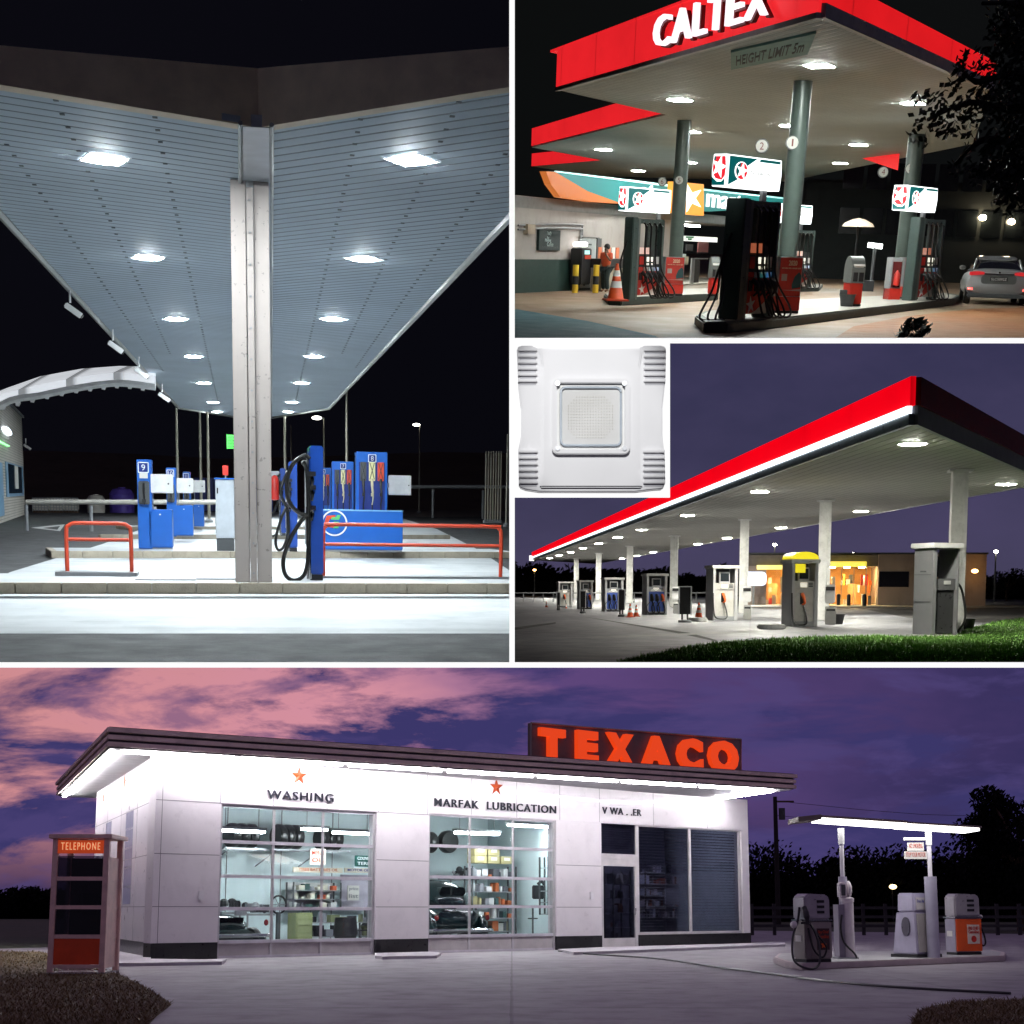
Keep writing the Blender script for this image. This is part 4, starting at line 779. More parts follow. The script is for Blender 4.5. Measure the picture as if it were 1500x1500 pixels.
a, z0 = So(934, 298); b_, z1_ = So(984, 272); part(hd_, 'lettering', MB().text('star', a, z0, b_-a, z1_-z0-.1, -.02, .08, .0), E('white_letters_glow', (1,1,1), 1.2))
a, z0 = So(1033, 303); b_, z1_ = So(1086, 284); part(hd_, 'lettering', MB().text('mart', a, z0, b_-a, z1_-z0-.1, -.02, .08, .0), E('white_letters_glow2', (1,1,1), 1.2))
sbx = thing('star_box', 'glowing orange square with a white star on the shop front', 'lit sign', Pw-nw*.9, yw); So = lambda px, py: Sw(px, py, -.9)
part(sbx, 'light_box', MB().ext([So(991,266), So(1031,270), So(1031,316), So(991,312)], 0, .35), E('amber_glow', (1,.42,.05), 1.0, (.4,.15,.02)))
cx, cz = So(1011, 290); r = So(1028, 290)[0]-cx; rz = So(1011, 270)[1]-cz; part(sbx, 'white_star', MB().ext([(cx+x*r, cz+z*rz) for x, z in star(0,0,1.1,.36,112)], -.03, -.002), E('star_white', (1,.98,.85), 1.8))
# wall board, machines etc
wb = thing('wall_board', 'dark teal board with pale lines of writing on the shop wall', 'sign', Pw, yw); part(wb, 'board', sb(786,816,336,367,-.1,-.02), M('board_teal', (.003,.014,.014), .6))
b = MB()
for i, s_ in enumerate(('Ready', 'for', 'Morning', 'Coffee')):
    a, z0 = Sw(797-(3 if i == 2 else 0), 345+i*5.2); b.text(s_, a, z0, None, .13 if i != 1 else .09, -.101, .008)
b2 = sb(790,813,361.5,362,-.108,-.1); b.add(b2.v, b2.f); part(wb, 'lettering', b, M('board_letters', (.45,.55,.55), .5))
ph = thing('pay_terminal', 'dark standing terminal with a glowing white top by the shop door', 'terminal', Pw, yw); part(ph, 'body', sb(832,845,363,416,-.5,-.1), black, bevel=.03)
part(ph, 'lit_top', sb(833,843,354,361,-.45,-.15), E('terminal_glow', (1,.93,.9), 4), bevel=.03); part(ph, 'screen', sb(836,843,366,372,-.52,-.502), E('teal_screen', (.1,.6,.6), .8)); part(ph, 'red_panel', sb(836,845,373,379,-.52,-.502), redorange)
for x, lab in ((842,'yellow striped bollard left of the shop door'), (872,'yellow striped bollard right of the shop door')):
    p = G(x, 429); h = P2.up(p, 388); t = thing('bollard', lab, 'bollard', p, 0, 'yellow bollards by the shop door'); b = MB(); b.cyl((0,0,0), (0,0,h), .1, n=12); part(t, 'post', b, yellow, smooth=True)
    b = MB(); b.cyl((0,0,h*.3), (0,0,h*.6), .105, n=12); part(t, 'black_band', b, black, smooth=True)
p = G(815, 425); t = thing('stacked_boxes', 'stack of brown and white boxes against the dark green dado', 'boxes', p); b = MB(); b.box(-.75, .5, 0, .5, 0, .85); part(t, 'brown_box', b, M('cardboard', (.16,.11,.07), .8)); b = MB(); b.box(-.55, .35, .05, .45, .855, 1.55-.1); part(t, 'white_box', b, paper); b = MB(); b.box(.0, .12, .03, .048, .95, 1.2); part(t, 'red_mark', b, red)
p = G(830, 424); b = MB(); b.sph((0,0,.3), .55, .35, .4); b.sph((.3,.1,.35), .4, .3, .35); solo('refuse_sack', b, black, 'black sacks slumped beside the dark terminal', 'sack', p, smooth=True)
p = G(899, 426); t = thing('display_table', 'low counter with red and white cards behind the standing man', 'table', p, yw); b = MB(); b.box(-1.2, 1, 0, .4, 0, .75); part(t, 'counter', b, M('counter_tan', (.25,.22,.16), .6)); b = MB(); b.box(-1.25, 1.05, -.02, .42, .755, 1.05); part(t, 'dark_shelf', b, black)
for i in range(5): b = MB(); b.box(-1.1+.42*i, -.8+.42*i, .2, .22, 1.06, 1.42); part(t, 'card', b, paper if i % 2 else M('orange_card', (.6,.15,.06), .6))
# person phoning
def person(p, h, label):
    t = thing('person', label, 'person', p, R(-35)); k = h/1.75
    def skin(name, vs, es, rs, mat):
        me = bpy.data.meshes.new(name); me.from_pydata([Vector(v)*k for v in vs], es, []); o = bpy.data.objects.new(name, me); COL.objects.link(o)
        mo = o.modifiers.new('s', 'SKIN'); 
        for i, r_ in enumerate(rs): me.skin_vertices[0].data[i].radius = ((r_[0] if isinstance(r_, tuple) else r_)*k, (r_[1] if isinstance(r_, tuple) else r_)*k)
        me.skin_vertices[0].data[0].use_root = True; o.modifiers.new('d', 'SUBSURF').levels = 1; o.modifiers['d'].render_levels = 1
        dg = bpy.context.evaluated_depsgraph_get(); dg.update(); m2_ = bpy.data.meshes.new_from_object(o.evaluated_get(dg)); m2_.name = name
        bpy.data.objects.remove(o); m2_.materials.clear(); m2_.materials.append(mat); o = bpy.data.objects.new(name, m2_); COL.objects.link(o); o.parent = t; m2_.shade_smooth(); return o
    k *= 1
    skn = M('skin', (.22,.11,.07), .5)
    vs = [(0,0,.95),(0,0,1.2),(0,0,1.42),(0,0,1.5),(0,-.02,1.58),(0,-.02,1.7),(-.19,0,1.4),(-.24,.02,1.14),(-.22,-.1,.92),(-.21,-.14,.84),(.19,0,1.4),(.26,-.04,1.16),(.14,-.2,1.4),(.1,-.14,1.53),(-.1,0,.9),(-.11,.0,.5),(-.11,.03,.09),(-.11,-.12,.04),(.1,0,.9),(.12,-.08,.5),(.12,.0,.09),(.12,-.15,.04)]
    es = [(0,1),(1,2),(2,3),(3,4),(4,5),(2,6),(6,7),(7,8),(8,9),(2,10),(10,11),(11,12),(12,13),(0,14),(14,15),(15,16),(16,17),(0,18),(18,19),(19,20),(20,21)]
    skin('body', vs, es, [(.17,.12),(.16,.11),(.18,.1),.065,.09,.1,.06,.05,.04,.04,.06,.05,.04,.04,.1,.075,.055,.05,.1,.075,.055,.05], skn)
    skin('shirt', [(0,0,.9),(0,0,1.2),(0,0,1.43),(-.19,0,1.41),(-.235,.015,1.2),(.19,0,1.41),(.25,-.03,1.2)], [(0,1),(1,2),(2,3),(3,4),(2,5),(5,6)], [(.22,.19),(.21,.18),(.21,.15),.11,.09,.11,.09], M('orange_red_shirt', (.6,.09,.03), .8))
    skin('trousers', [(0,0,.93),(-.1,0,.86),(-.11,.0,.5),(-.11,.03,.1),(.1,0,.86),(.12,-.08,.5),(.12,0,.1)], [(0,1),(1,2),(2,3),(0,4),(4,5),(5,6)], [(.2,.17),.14,.11,.09,.14,.11,.09], M('dark_trousers', (.01,.02,.022), .8))
    b = MB(); b.sph((0,.02*k,1.69*k), .12*k, .13*k, .12*k); o = part(t, 'hair', b, black, smooth=True)
    b = MB(); b.box(.07*k, .095*k, -.18*k, -.12*k, 1.5*k, 1.64*k); part(t, 'telephone', b, black)
    for sx in (-.03, .03): b = MB(); b.sph((sx*k,-.1*k,1.64*k), .012*k, n=8, m=5); part(t, 'eye', b, white)
    b = MB(); b.sph((0,-.11*k,1.61*k), .016*k, .022*k, .028*k, 8, 5); part(t, 'nose', b, skn, smooth=True)
    for i in range(4): b = MB(); b.tube([((.07+.0*i)*k,(-.14-.012*i)*k,(1.57-.018*i)*k),((.1)*k,(-.17-.01*i)*k,(1.56-.018*i)*k),((.1)*k,(-.19)*k,(1.55-.018*i)*k)], .009*k, 6); part(t, 'finger', b, skn, smooth=True)
p = G(886, 428); person(p, P2.up(p, 359), 'man in an orange red shirt and dark trousers phoning by the shop wall')
# saloon car
def ring(hw, z0, z1, y, e=3.2, n=20, tw=1.0):
    pts = []
    for i in range(n):
        a = 2*PI*i/n; c, s_ = math.cos(a), math.sin(a); x = hw*abs(c)**(2/e)*(1 if c >= 0 else -1); z = (z0+z1)/2+(z1-z0)/2*abs(s_)**(2/e)*(1 if s_ >= 0 else -1)
        if z > (z0+z1)/2: x *= 1-(1-tw)*(z-(z0+z1)/2)/((z1-z0)/2)
        pts.append((x, y, z))
    return pts
def wheel(t, x, y, r, w=.2, name='wheel'):
    b = MB(); b.lathe([(r*.7,-w/2),(r*.95,-w/2),(r,-w*.3),(r,w*.3),(r*.95,w/2),(r*.7,w/2)], 0, 0, 24, 'x', r); b.v = [(v[0]+x, v[1]+y, v[2]) for v in b.v]; o = part(t, name, b, rubber, smooth=True)
    b = MB(); b.lathe([(.04,-w*.52),(r*.62,-w*.5),(r*.68,-w*.42),(r*.68,w*.42),(r*.62,w*.5),(.04,w*.52)], 0, 0, 20, 'x', r); b.v = [(v[0]+x, v[1]+y, v[2]) for v in b.v]; i_ = mesh_obj('rim', b, chrome, smooth=True); i_.parent = o
p = G(1458, 447); w = P2.along_x(p, X, 1504)*2; H = P2.up(p, 376); k = w/1.8; yc = math.atan2(-p.x, p.y)*.55
t = thing('silver_saloon_car', 'silver saloon car seen from behind with red tail lights', 'car', p, yc); sil = M('silver_car_paint', (.24,.24,.25), .4, .1, coat=.5, var=.01)
st = [(0,.78,.42,.78),(.05,.84,.3,.98),(.2,.88,.24,1.02),(.8,.9,.22,1.03),(2.2,.91,.2,1.0),(3.4,.9,.2,.96),(4.1,.88,.22,.86),(4.45,.8,.28,.75),(4.55,.7,.35,.66)]
part(t, 'body', MB().loft([ring(a*k, z0*k, z1*k, y*k, 4.2, 28, .93) for y, a, z0, z1 in st]), sil, smooth=True)
gs = [(.62,.7,.95,1.0),(.9,.7,.95,1.2),(1.35,.68,.95,1.40),(2.0,.68,.95,1.45),(2.6,.68,.95,1.42),(3.1,.7,.95,1.2),(3.5,.72,.93,.98)]
part(t, 'window_glass', MB().loft([ring(a*k, z0*k, z1*H/1.46, y*k, 3.4, 24, .82) for y, a, z0, z1 in gs]), M('car_glass', (.004,.006,.007), .05, coat=1), smooth=True)
part(t, 'roof', MB().loft([ring(.56*k*q, (z-.03)*H/1.46, (z+.015)*H/1.46, y*k, 3, 20) for y, z, q in ((1.2,1.37,.95),(1.5,1.43,1),(2.1,1.46,1),(2.6,1.43,.98),(2.75,1.4,.95))]), sil, smooth=True)
for sx in (-1, 1):
    b = MB(); b.ext([(sx*.42*k,.86*k),(sx*.84*k,.82*k),(sx*.86*k,.92*k),(sx*.6*k,.95*k),(sx*.42*k,.93*k)], -.02*k, .14*k); part(t, 'tail_light', b, E('tail_red', (.8,.02,.03), .5, (.3,.01,.01)), bevel=.02)
    b = MB(); b.box(sx*.78*k-.07*k, sx*.78*k+.07*k, -.03*k, .1*k, .42*k, .47*k); part(t, 'reflector', b, E('reflector_red', (1,.05,.04), 2.5))
    for y in (.85, 3.6): wheel(t, sx*.8*k, y*k, .33*k)
    b = MB(); b.tube([(sx*.7*k,.75*k,.98*k),(sx*.62*k,1.3*k,1.36*H/1.46)], .035*k, 6, 1); part(t, 'rear_pillar', b, sil)
    b = MB(); b.sph((sx*.92*k,2.9*k,1.02*k), .1*k, .06*k, .07*k); part(t, 'wing_mirror', b, sil, smooth=True)
b = MB(); b.box(-.42*k, .42*k, -.025*k, .02*k, .86*k, .89*k); part(t, 'chrome_strip', b, chrome); b = MB(); b.ext(rrect(-.5*k,.5*k,.6*k,.84*k,.08*k), -.004*k, .05*k); part(t, 'plate_recess', b, M('recess_silver', (.12,.13,.13), .4, .5))
b = MB(); b.box(-.25*k, .25*k, -.03*k, -.006*k, .68*k, .79*k); o = part(t, 'number_plate', b, black); i_ = mesh_obj('plate_lettering', MB().text('SLC5092Z', -.22*k, .7*k, .44*k, .07*k, -.031*k, .006), white); i_.parent = o
b = MB(); b.box(-.84*k, .84*k, -.01*k, .2*k, .2*k, .32*k); part(t, 'lower_bumper', b, darkgrey, bevel=.03); b = MB(); b.box(-.025*k,.025*k,-.02*k,.03*k,.9*k,.95*k); part(t, 'badge', b, chrome)
# dark surroundings: building, wall lamps, lamp post, parasol lamp, tree, shrub
b = MB(); q0 = G(1080, 405); q1 = G(1420, 412)
t = thing('dark_building', 'unlit long building behind the station at the right', 'building', (0,0,0)); y0 = 85
for (x0, x1, yt_) in ((1170,1560,262),): 
    a = V(x0, 400, y0).x; c = V(x1, 400, y0).x; h = V(x0, yt_, y0).z; b = MB(); b.box(a, c, y0, y0+10, 0, h); part(t, 'wall', b, M('night_wall', (.03,.035,.034), .9, dirt=.5, scale=.3))
    for r_ in range(2):
        for k in range(9):
            w_ = MB(); xx = a+2+(c-a-3)*k/9; w_.box(xx, xx+1.1, y0-.08, y0-.01, 2.5+r_*2.4, 3.9+r_*2.4); part(t, 'window', w_, M('night_window', (.01,.013,.014), .2))
def wall_lamp(px, py, D, label, s):
    p = V(px, py, D); t = thing('wall_lamp', label, 'wall lamp', p, 0, 'warm wall lamps in the dark at the right'); b = MB(); b.sph((0,-.35,0), .2, .16, .16); part(t, 'bulb', b, E('warm_bulb', (1,.78,.5), s), smooth=True)
    b = MB(); b.cyl((0,-.33,.0), (0,0,.25), .06, n=8); part(t, 'bracket', b, darkgrey)
wall_lamp(1438, 319, 85, 'warm wall lamp above the car, the left one of two', 55); wall_lamp(1480, 325, 85, 'warm wall lamp at the far right above the car', 40)
p = G(1276, 414); h = P2.up(p, 362); t = thing('tube_lamp_post', 'short post carrying a bright white tube lamp behind the domed bin', 'lamp post', p); b = MB(); b.cyl((0,0,0), (0,0,h), .09, n=10); part(t, 'post', b, grey, smooth=True)
xw = P2.along_x(p, X, 1286.5); b = MB(); b.cyl((-xw,0,h+.1), (xw,0,h+.04), .13, n=12); part(t, 'tube', b, E('tube_white', (.9,1,.93), 7), smooth=True)
p = V(1257, 332, 70); t = thing('dome_lamp', 'faint amber domed lamp in the dark between the columns', 'lamp', p); b = MB(); b.lathe([(.75,0),(.65,.15),(.3,.32),(.02,.38)], n=20); part(t, 'shade', b, E('amber_shade', (.9,.62,.3), .5), smooth=True); b = MB(); b.cyl((0,0,-p.z), (0,0,0), .05, n=8); part(t, 'pole', b, black)
p = G(1345, 505); t = tree(p, .9, .35, 'dark little shrub at the bottom edge below the long island', None, M('shrub_leaf', (.01,.02,.015), .6), 160, .09, 3, 'shrub', 7, .25, 'shrub'); t.location += cur.R3 @ Vector((0,0,-.35))
leafn = M('night_leaf', (.02,.035,.02), .5); rng = random.Random(11)
t = thing('overhanging_tree', 'dark leafy tree hanging over the canopy from the right edge', 'tree', G(1640, 470)); base = Vector(t.matrix_world.translation); Mi = t.matrix_world.inverted()
br = MB(); lf = MB(); D0 = 19.5; tp = P2.M
def tl(px, py, D): return (Mi @ tp) @ V(px, py, D)
br.tube([(0,0,0), tl(1610,250,D0), tl(1560,120,D0), tl(1500,60,D0)], [.25,.2,.12], 8)
for pts in (((1560,150),(1480,160),(1420,150),(1360,175)), ((1560,130),(1480,110),(1430,120),(1405,95)), ((1580,200),(1500,210),(1440,205),(1400,240)), ((1560,120),(1490,70),(1450,30)), ((1500,200),(1450,250),(1425,258)), ((1590,60),(1500,10),(1440,5))):
    br.tube([tl(x, y, D0+rng.uniform(-1,1)) for x, y in pts], [.06,.04,.025], 6)
for (x, y, rr, n) in ((1360,165,22,120),(1385,150,22,150),(1345,200,16,70),(1410,170,28,260),(1440,150,32,420),(1475,130,38,600),(1510,160,45,700),(1440,215,26,200),(1480,225,34,400),(1400,245,12,50),(1428,258,14,60),(1415,95,18,120),(1405,115,16,100),(1455,80,30,300),(1495,60,40,500),(1520,20,50,500),(1470,20,26,160),(1480,280,30,200),(1510,260,45,500),(1350,140,12,40),(1380,190,18,90),(1450,255,16,70)):
    c = tl(x, y, D0+rng.uniform(-1.2,1.2)); q = rr*D0/2000; leaves(lf, c, (q,q,q), int(n*(.3 if x < 1480 else .75)), .06, rng)
part(t, 'trunk', br, M('dark_bark', (.015,.013,.01), .9)); o = mesh_obj('crown', lf, leafn, recalc=False); o.parent = t
struct('sky', MB().poly([V(700,-500,400), V(1950,-500,400), V(1950,375,400), V(700,375,400)]), E('night_sky_black', (.0035,.004,.004), 1, (0,0,0)))
# ======================================================================= PLACE 3: long canopy at dusk
cur = P3; G = P3.G; V = P3.V; ZE = 4.37
gm3 = ground_mat('forecourt_paving', (.24,.24,.26), (.17,.17,.185), .12, 1.5, 50, .3, .55, (.5,.5,.5), .45, joint=(9,14), streak=(.8,.1,1))
struct('ground', MB().poly([(-260,9,0),(220,9,0),(220,380,0),(-260,380,0)]), gm3)
can = thing('petrol_station_canopy', 'long canopy with red and white lit edge receding over a row of pumps', 'canopy', (0,0,0))
C3 = lambda x, y, z=ZE: G(x, y, z)
A = C3(1340,621); Bf = C3(780,820.5); Bb = C3(872,826); Hh = C3(1536,706)
part(can, 'soffit_panel', MB().prism([(p.x,p.y) for p in (A, Hh, Bb, Bf)], ZE, ZE+.1), grooved('soffit_boards', (.44,.43,.39), math.atan2((A-Bf).y, (A-Bf).x), .3, .6, .15, .6, 0, 1))
def wq(p, q, z0, z1, out=0, th=.1):
    d = Vector((q.x-p.x, q.y-p.y, 0)).normalized(); n = Vector((d.y, -d.x, 0)); n = -n if n.y > 0 else n
    a = p+n*out; b = q+n*out; m = MB(); m.add([(a.x,a.y,z0),(b.x,b.y,z0),(b.x,b.y,z1),(a.x,a.y,z1)]+[(v.x-n.x*th,v.y-n.y*th,z) for v, z in ((a,z0),(b,z0),(b,z1),(a,z1))], [(0,1,2,3),(7,6,5,4),(0,4,5,1),(1,5,6,2),(2,6,7,3),(3,7,4,0)]); return m
red3 = E('red_fascia_glow', (.98,.0,.008), .95, (.5,.0,.01), 4)
part(can, 'fascia', wq(Bf, A, ZE+.36, ZE+.92, .1), red3); part(can, 'fascia_side', wq(A, Hh, ZE+.36, ZE+.9, .1), M('dark_red_fascia', (.25,.005,.012), .4))
part(can, 'light_strip', wq(Bf, A, ZE+.2, ZE+.345, .16), E('edge_strip_glow', (.86,.94,1), 2.2)); part(can, 'edge_board', wq(Bf, A, ZE-.02, ZE+.2, .12), M('edge_steel', (.38,.44,.5), .3, .5))
part(can, 'edge_board', wq(A, Hh, ZE-.02, ZE+.355, .06), M('edge_grey', (.25,.26,.3), .4)); part(can, 'edge_board', wq(Bb, Hh, ZE-.02, ZE+.3, 0), M('back_edge', (.5,.5,.5), .5))
part(can, 'end_cap', wq(C3(774,820), Bf, ZE-.1, ZE+.5, .2), E('end_cap_glow', (.95,.97,1), 1.3))
px_ = [(1398.5,925,23),(1205.5,908.5,17),(1088.5,898,13),(986.5,889,11),(922,883.3,9),(876.5,879.2,7.5),(844,876.3,6.5)]; pil = []
for i, (x, yb, wp) in enumerate(px_):
    p = G(x, yb); w = P3.along_x(p, Vector((1,0,0)), x+wp/2); pil.append((p, w))
    b = MB(); b.box(p.x-w, p.x+w*.4, p.y-w, p.y+w, .0, ZE-.05); b.box(p.x+w*.42, p.x+w, p.y-w*.9, p.y+w*.9, 0, ZE-.05); part(can, 'pillar', b, M('pillar_white', (.7,.7,.68), .45, dirt=.3), bevel=.01)
    b = MB(); b.box(p.x-w*1.5, p.x+w*1.5, p.y-w*1.5, p.y+w*1.5, ZE-.06, ZE-.002); part(can, 'pillar_head', b, white)
EM3 = E('downlight_glow', (1,.96,.84), 950)
f1 = [(1337,650),(1113,720),(1007,755),(940,776),(905,787),(877,796),(854,803),(836,809),(819,813.5),(805,817.5)]; f2 = [(1474,709),(1261,749),(1144,773),(1065,788),(1022,797),(957,809),(933,814),(911,818)]
for nm, row in (('front', f1), ('rear', f2)):
    for i, p in enumerate(row):
        c = C3(*p, ZE-.003); ang = math.atan2((A-Bf).y, (A-Bf).x)
        t = thing('downlight', f'round bright downlight in the {nm} row of the long canopy, {ORD[i]} one', 'downlight', c, ang, 'downlights under the long canopy')
        b = MB(); b.lathe([(.3,-.012),(.35,-.01),(.35,0)], n=20); part(t, 'rim', b, white); b = MB(); b.lathe([(.01,-.03),(.2,-.026),(.29,-.0125)], n=20); part(t, 'lens', b, EM3, smooth=True)
# pumps
yaw3 = R(18)
def pump3(xl, xc, xr, yb, yt, kind, label, arch=False):
    P, L, W_, H = P3.box2(xl, xc, xr, yb, yt, yaw3); W_ = min(W_, 2.2); t = thing('fuel_pump', label, 'fuel pump', P, yaw3, 'fuel pumps under the long canopy')
    sil = M('pump_silver', (.5,.5,.51), .4, .2, var=.05); lt = M('pump_face_grey', (.5,.49,.46), .45, dirt=.3) if kind != 'blue' else M('pump_face_blue', (.06,.13,.55), .4)
    b = MB(); b.box(0, L*.1, 0, W_, 0, H*.94); part(t, 'side_panel', b, sil, bevel=.01)
    b = MB(); b.box(L*.88, L, 0, W_, 0, H*.94); part(t, 'side_panel', b, sil, bevel=.01)
    b = MB(); b.box(-.05, L+.05, -.06, W_+.06, H*.94+.002, H); part(t, 'top_cap', b, M('cap_white', (.62,.62,.6), .4, dirt=.2), bevel=.015)
    if arch:
        n = 14; b = MB(); b.ext([(0,H+.002),(L,H+.002)]+[(L/2+L*.5*math.cos(PI*i/n), H+.04+H*.09*math.sin(PI*i/n)) for i in range(n+1)], 0, W_); part(t, 'arched_top', b, E('yellow_arch_glow', (1,.85,.02), .8, (.6,.45,.02)))
        b = MB(); b.box(L*.12, L*.5, .0, .03, H*.8, H*.93); part(t, 'yellow_label', b, E('yellow_label_glow', (1,.85,.02), .7, (.6,.45,.02)))
    b = MB(); b.box(L*.1+.003, L*.88-.003, .1, W_-.1, H*.08, H*.56); part(t, 'lower_cabinet', b, lt, bevel=.008)
    b = MB(); b.box(L*.1+.003, L*.88-.003, .06, .4, H*.56+.004, H*.68); o = part(t, 'control_panel', b, lt if kind != 'blue' else M('panel_grey', (.4,.42,.46), .4), bevel=.006)
    b = MB(); b.box(L*.34, L*.6, .045, .059, H*.585, H*.655); i_ = mesh_obj('card_screen', b, E('warm_screen', (1,.9,.7), .6)); i_.parent = o
    b = MB()
    for r_ in range(3): b.box(L*.66, L*.82, .045, .059, H*(.59+.024*r_), H*(.605+.024*r_))
    i_ = mesh_obj('keypad', b, darkgrey); i_.parent = o
    b = MB(); b.box(L*.3, L*.72, .15, .25, H*.68+.004, H*.88); part(t, 'display_frame_box', b, sil); b = MB(); b.box(L*.34, L*.68, .13, .149, H*.71, H*.86); part(t, 'display', b, M('dark_display', (.02,.025,.03), .15))
    b = MB(); b.box(L*.1+.003, L*.88-.003, W_*.7, W_*.75, H*.68, H*.94); part(t, 'back_panel', b, darkgrey)
    b = MB(); b.box(L*.02, L*.98, .02, W_-.02, 0, H*.078); part(t, 'plinth', b, grey)
    for i, x in enumerate((.42,) if kind != 'blue' else (.25,.5,.76)):
        b = MB(); b.box(L*(x-.06), L*(x+.06), .05, .098, H*.33, H*.5); o = part(t, 'nozzle_cradle', b, black)
        b = MB(); b.tube([(L*x,.04,H*.49), (L*(x+.02),-.06,H*.43), (L*(x+.05),-.07,H*.35), (L*x,.02,H*.33)], [.05,.04,.025], 7); part(t, 'nozzle', b, orange if (kind != 'blue' or i == 2) else black, smooth=True)
        b = MB(); b.tube([(L*(x+.02),.02,H*.34), (L*(x+.1),-.12,H*.16), (L*(x+.05),-.2,H*.04), (L*(x-.2 if kind == 'blue' else .1),-.12,H*.05), (L*(x-.25 if kind == 'blue' else .02),-.03,H*.2), (L*.0 if kind != 'blue' else L*(x-.1),.0 if kind != 'blue' else .05,H*.5 if kind != 'blue' else H*.3)], .025, 7, 5); part(t, 'hose', b, rubber, smooth=True)
    if kind == 'blue':
        for x in (.2,.5): b = MB(); b.ext([(L*x,H*.6),(L*(x+.1),H*.63),(L*(x+.22),H*.61),(L*(x+.2),H*.57),(L*x,H*.57)][::-1], .04, .045); part(t, 'cloud_sticker', b, white)
    return P, L, W_, H
pump3(1144,1159,1197,918,819,'grey','silver pump with yellow arched top beside the second pillar', True)
pump3(1033,1044,1080,909,828,'grey','silver grey pump with one orange nozzle beside the third pillar')
pump3(940,947,977,900.5,840,'blue','nearest blue fronted pump, between two pillars')
pump3(881,886,913,896,846,'blue','middle blue fronted pump behind a black board')
pump3(845,849,868,892.5,850,'blue','farthest blue fronted pump')
pump3(815,818,838.5,890,852,'grey','farthest grey pump at the left end of the row')
# nearest pump, dark side to us
P, L, W_, H = P3.box2(1336,1364,1402,933,795,R(30)); W_ = min(W_,2.2); t = thing('fuel_pump', 'biggest silver pump seen end on at the edge of the lawn', 'fuel pump', P, R(30), 'fuel pumps under the long canopy')
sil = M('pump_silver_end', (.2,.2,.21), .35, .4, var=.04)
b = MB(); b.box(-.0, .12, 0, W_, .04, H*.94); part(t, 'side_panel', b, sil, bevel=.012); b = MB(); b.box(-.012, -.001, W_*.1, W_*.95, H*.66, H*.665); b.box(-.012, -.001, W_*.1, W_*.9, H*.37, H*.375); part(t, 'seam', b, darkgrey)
part(t, 'small_lettering', MB().extx([(W_*.35,H*.69),(W_*.65,H*.69),(W_*.65,H*.705),(W_*.35,H*.705)], -.01, -.001), darkgrey)
b = MB(); b.box(.122, L*.95, .12, W_-.12, .08, H*.5); part(t, 'lower_cabinet', b, M('cabinet_black', (.03,.03,.032), .3), bevel=.01); b = MB(); b.box(.122, L*.95, .08, W_-.3, H*.5+.004, H*.62); o = part(t, 'control_panel', b, M('panel_dark', (.08,.08,.085), .3)); i_ = mesh_obj('card_screen', MB().box(L*.5, L*.75, .06, .079, H*.56, H*.6), M('panel_light', (.35,.35,.35), .4)); i_.parent = o
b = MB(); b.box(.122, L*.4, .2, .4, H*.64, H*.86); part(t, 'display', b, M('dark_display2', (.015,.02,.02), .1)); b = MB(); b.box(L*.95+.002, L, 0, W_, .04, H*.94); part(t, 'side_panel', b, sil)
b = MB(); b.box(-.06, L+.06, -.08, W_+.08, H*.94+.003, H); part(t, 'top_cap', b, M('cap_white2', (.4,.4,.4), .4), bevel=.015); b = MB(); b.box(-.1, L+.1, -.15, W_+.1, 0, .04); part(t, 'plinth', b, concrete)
b = MB(); b.tube([(L+.05,.3,H*.62), (L+.25,.2,H*.5), (L+.3,.1,H*.2), (L+.15,.2,.1)], .03, 7, 5); part(t, 'hose', b, rubber, smooth=True)
b = MB(); b.box(L+.0, L+.12, .25, .45, H*.5, H*.66); part(t, 'nozzle_cradle', b, black)
# pillar accessories, bins
def pillar_kit(i, px0, px1, yt, yb, yt2, label):
    p, w = pil[i]; c = G((px0+px1)/2, yb); ww = P3.along_x(c, Vector((1,0,0)), px1); h = P3.up(c, yt)
    t = thing('litter_bin', label, 'litter bin', c, 0, 'grey bins at the pillar feet'); b = MB(); b.extx([(-ww*.5,0),(ww*.5,0),(ww*.6,h*.72),(ww*.2,h),(-ww*.3,h),(-ww*.75,h*.72)], -ww, ww); part(t, 'bin_body', b, M('bin_light_grey', (.36,.36,.34), .5), bevel=.02)
    b = MB(); b.box(-ww*.8, ww*.8, -ww*.76, -ww*.6, h*.74, h*.86); part(t, 'opening', b, black)
    b = MB(); b.box(-.16, .16, -.0, .2, h+.1, h+.7); t2 = thing('towel_dispenser', label.replace('bin at', 'paper towel box above the bin at').replace('grey ', 'white '), 'dispenser', G((px0+px1)/2-1, yb), 0, 'towel boxes on the pillars'); part(t2, 'housing', b, white, bevel=.03); b = MB(); b.box(-.14, .14, -.02, -.003, h+.5, h+.62); part(t2, 'slot', b, black)
pillar_kit(1, 1208, 1224, 888, 915, 0, 'grey bin at the second pillar beside a small black tub')
pillar_kit(2, 1089, 1100, 886, 907.5, 0, 'grey bin at the third pillar')
pillar_kit(3, 986, 994, 882, 899, 0, 'grey bin at the fourth pillar behind the black board')
for x, y, lab in ((1227,914,'small black tub beside the bin at the second pillar'), (1417,922,'black tub beside the nearest pillar on the lawn edge')):
    p = G(x, y); b = MB(); b.lathe([(.16,0),(.22,.3),(.25,.32),(.22,.31),(.15,.04)], n=16); solo('tub', b, black, lab, 'tub', p, smooth=True)
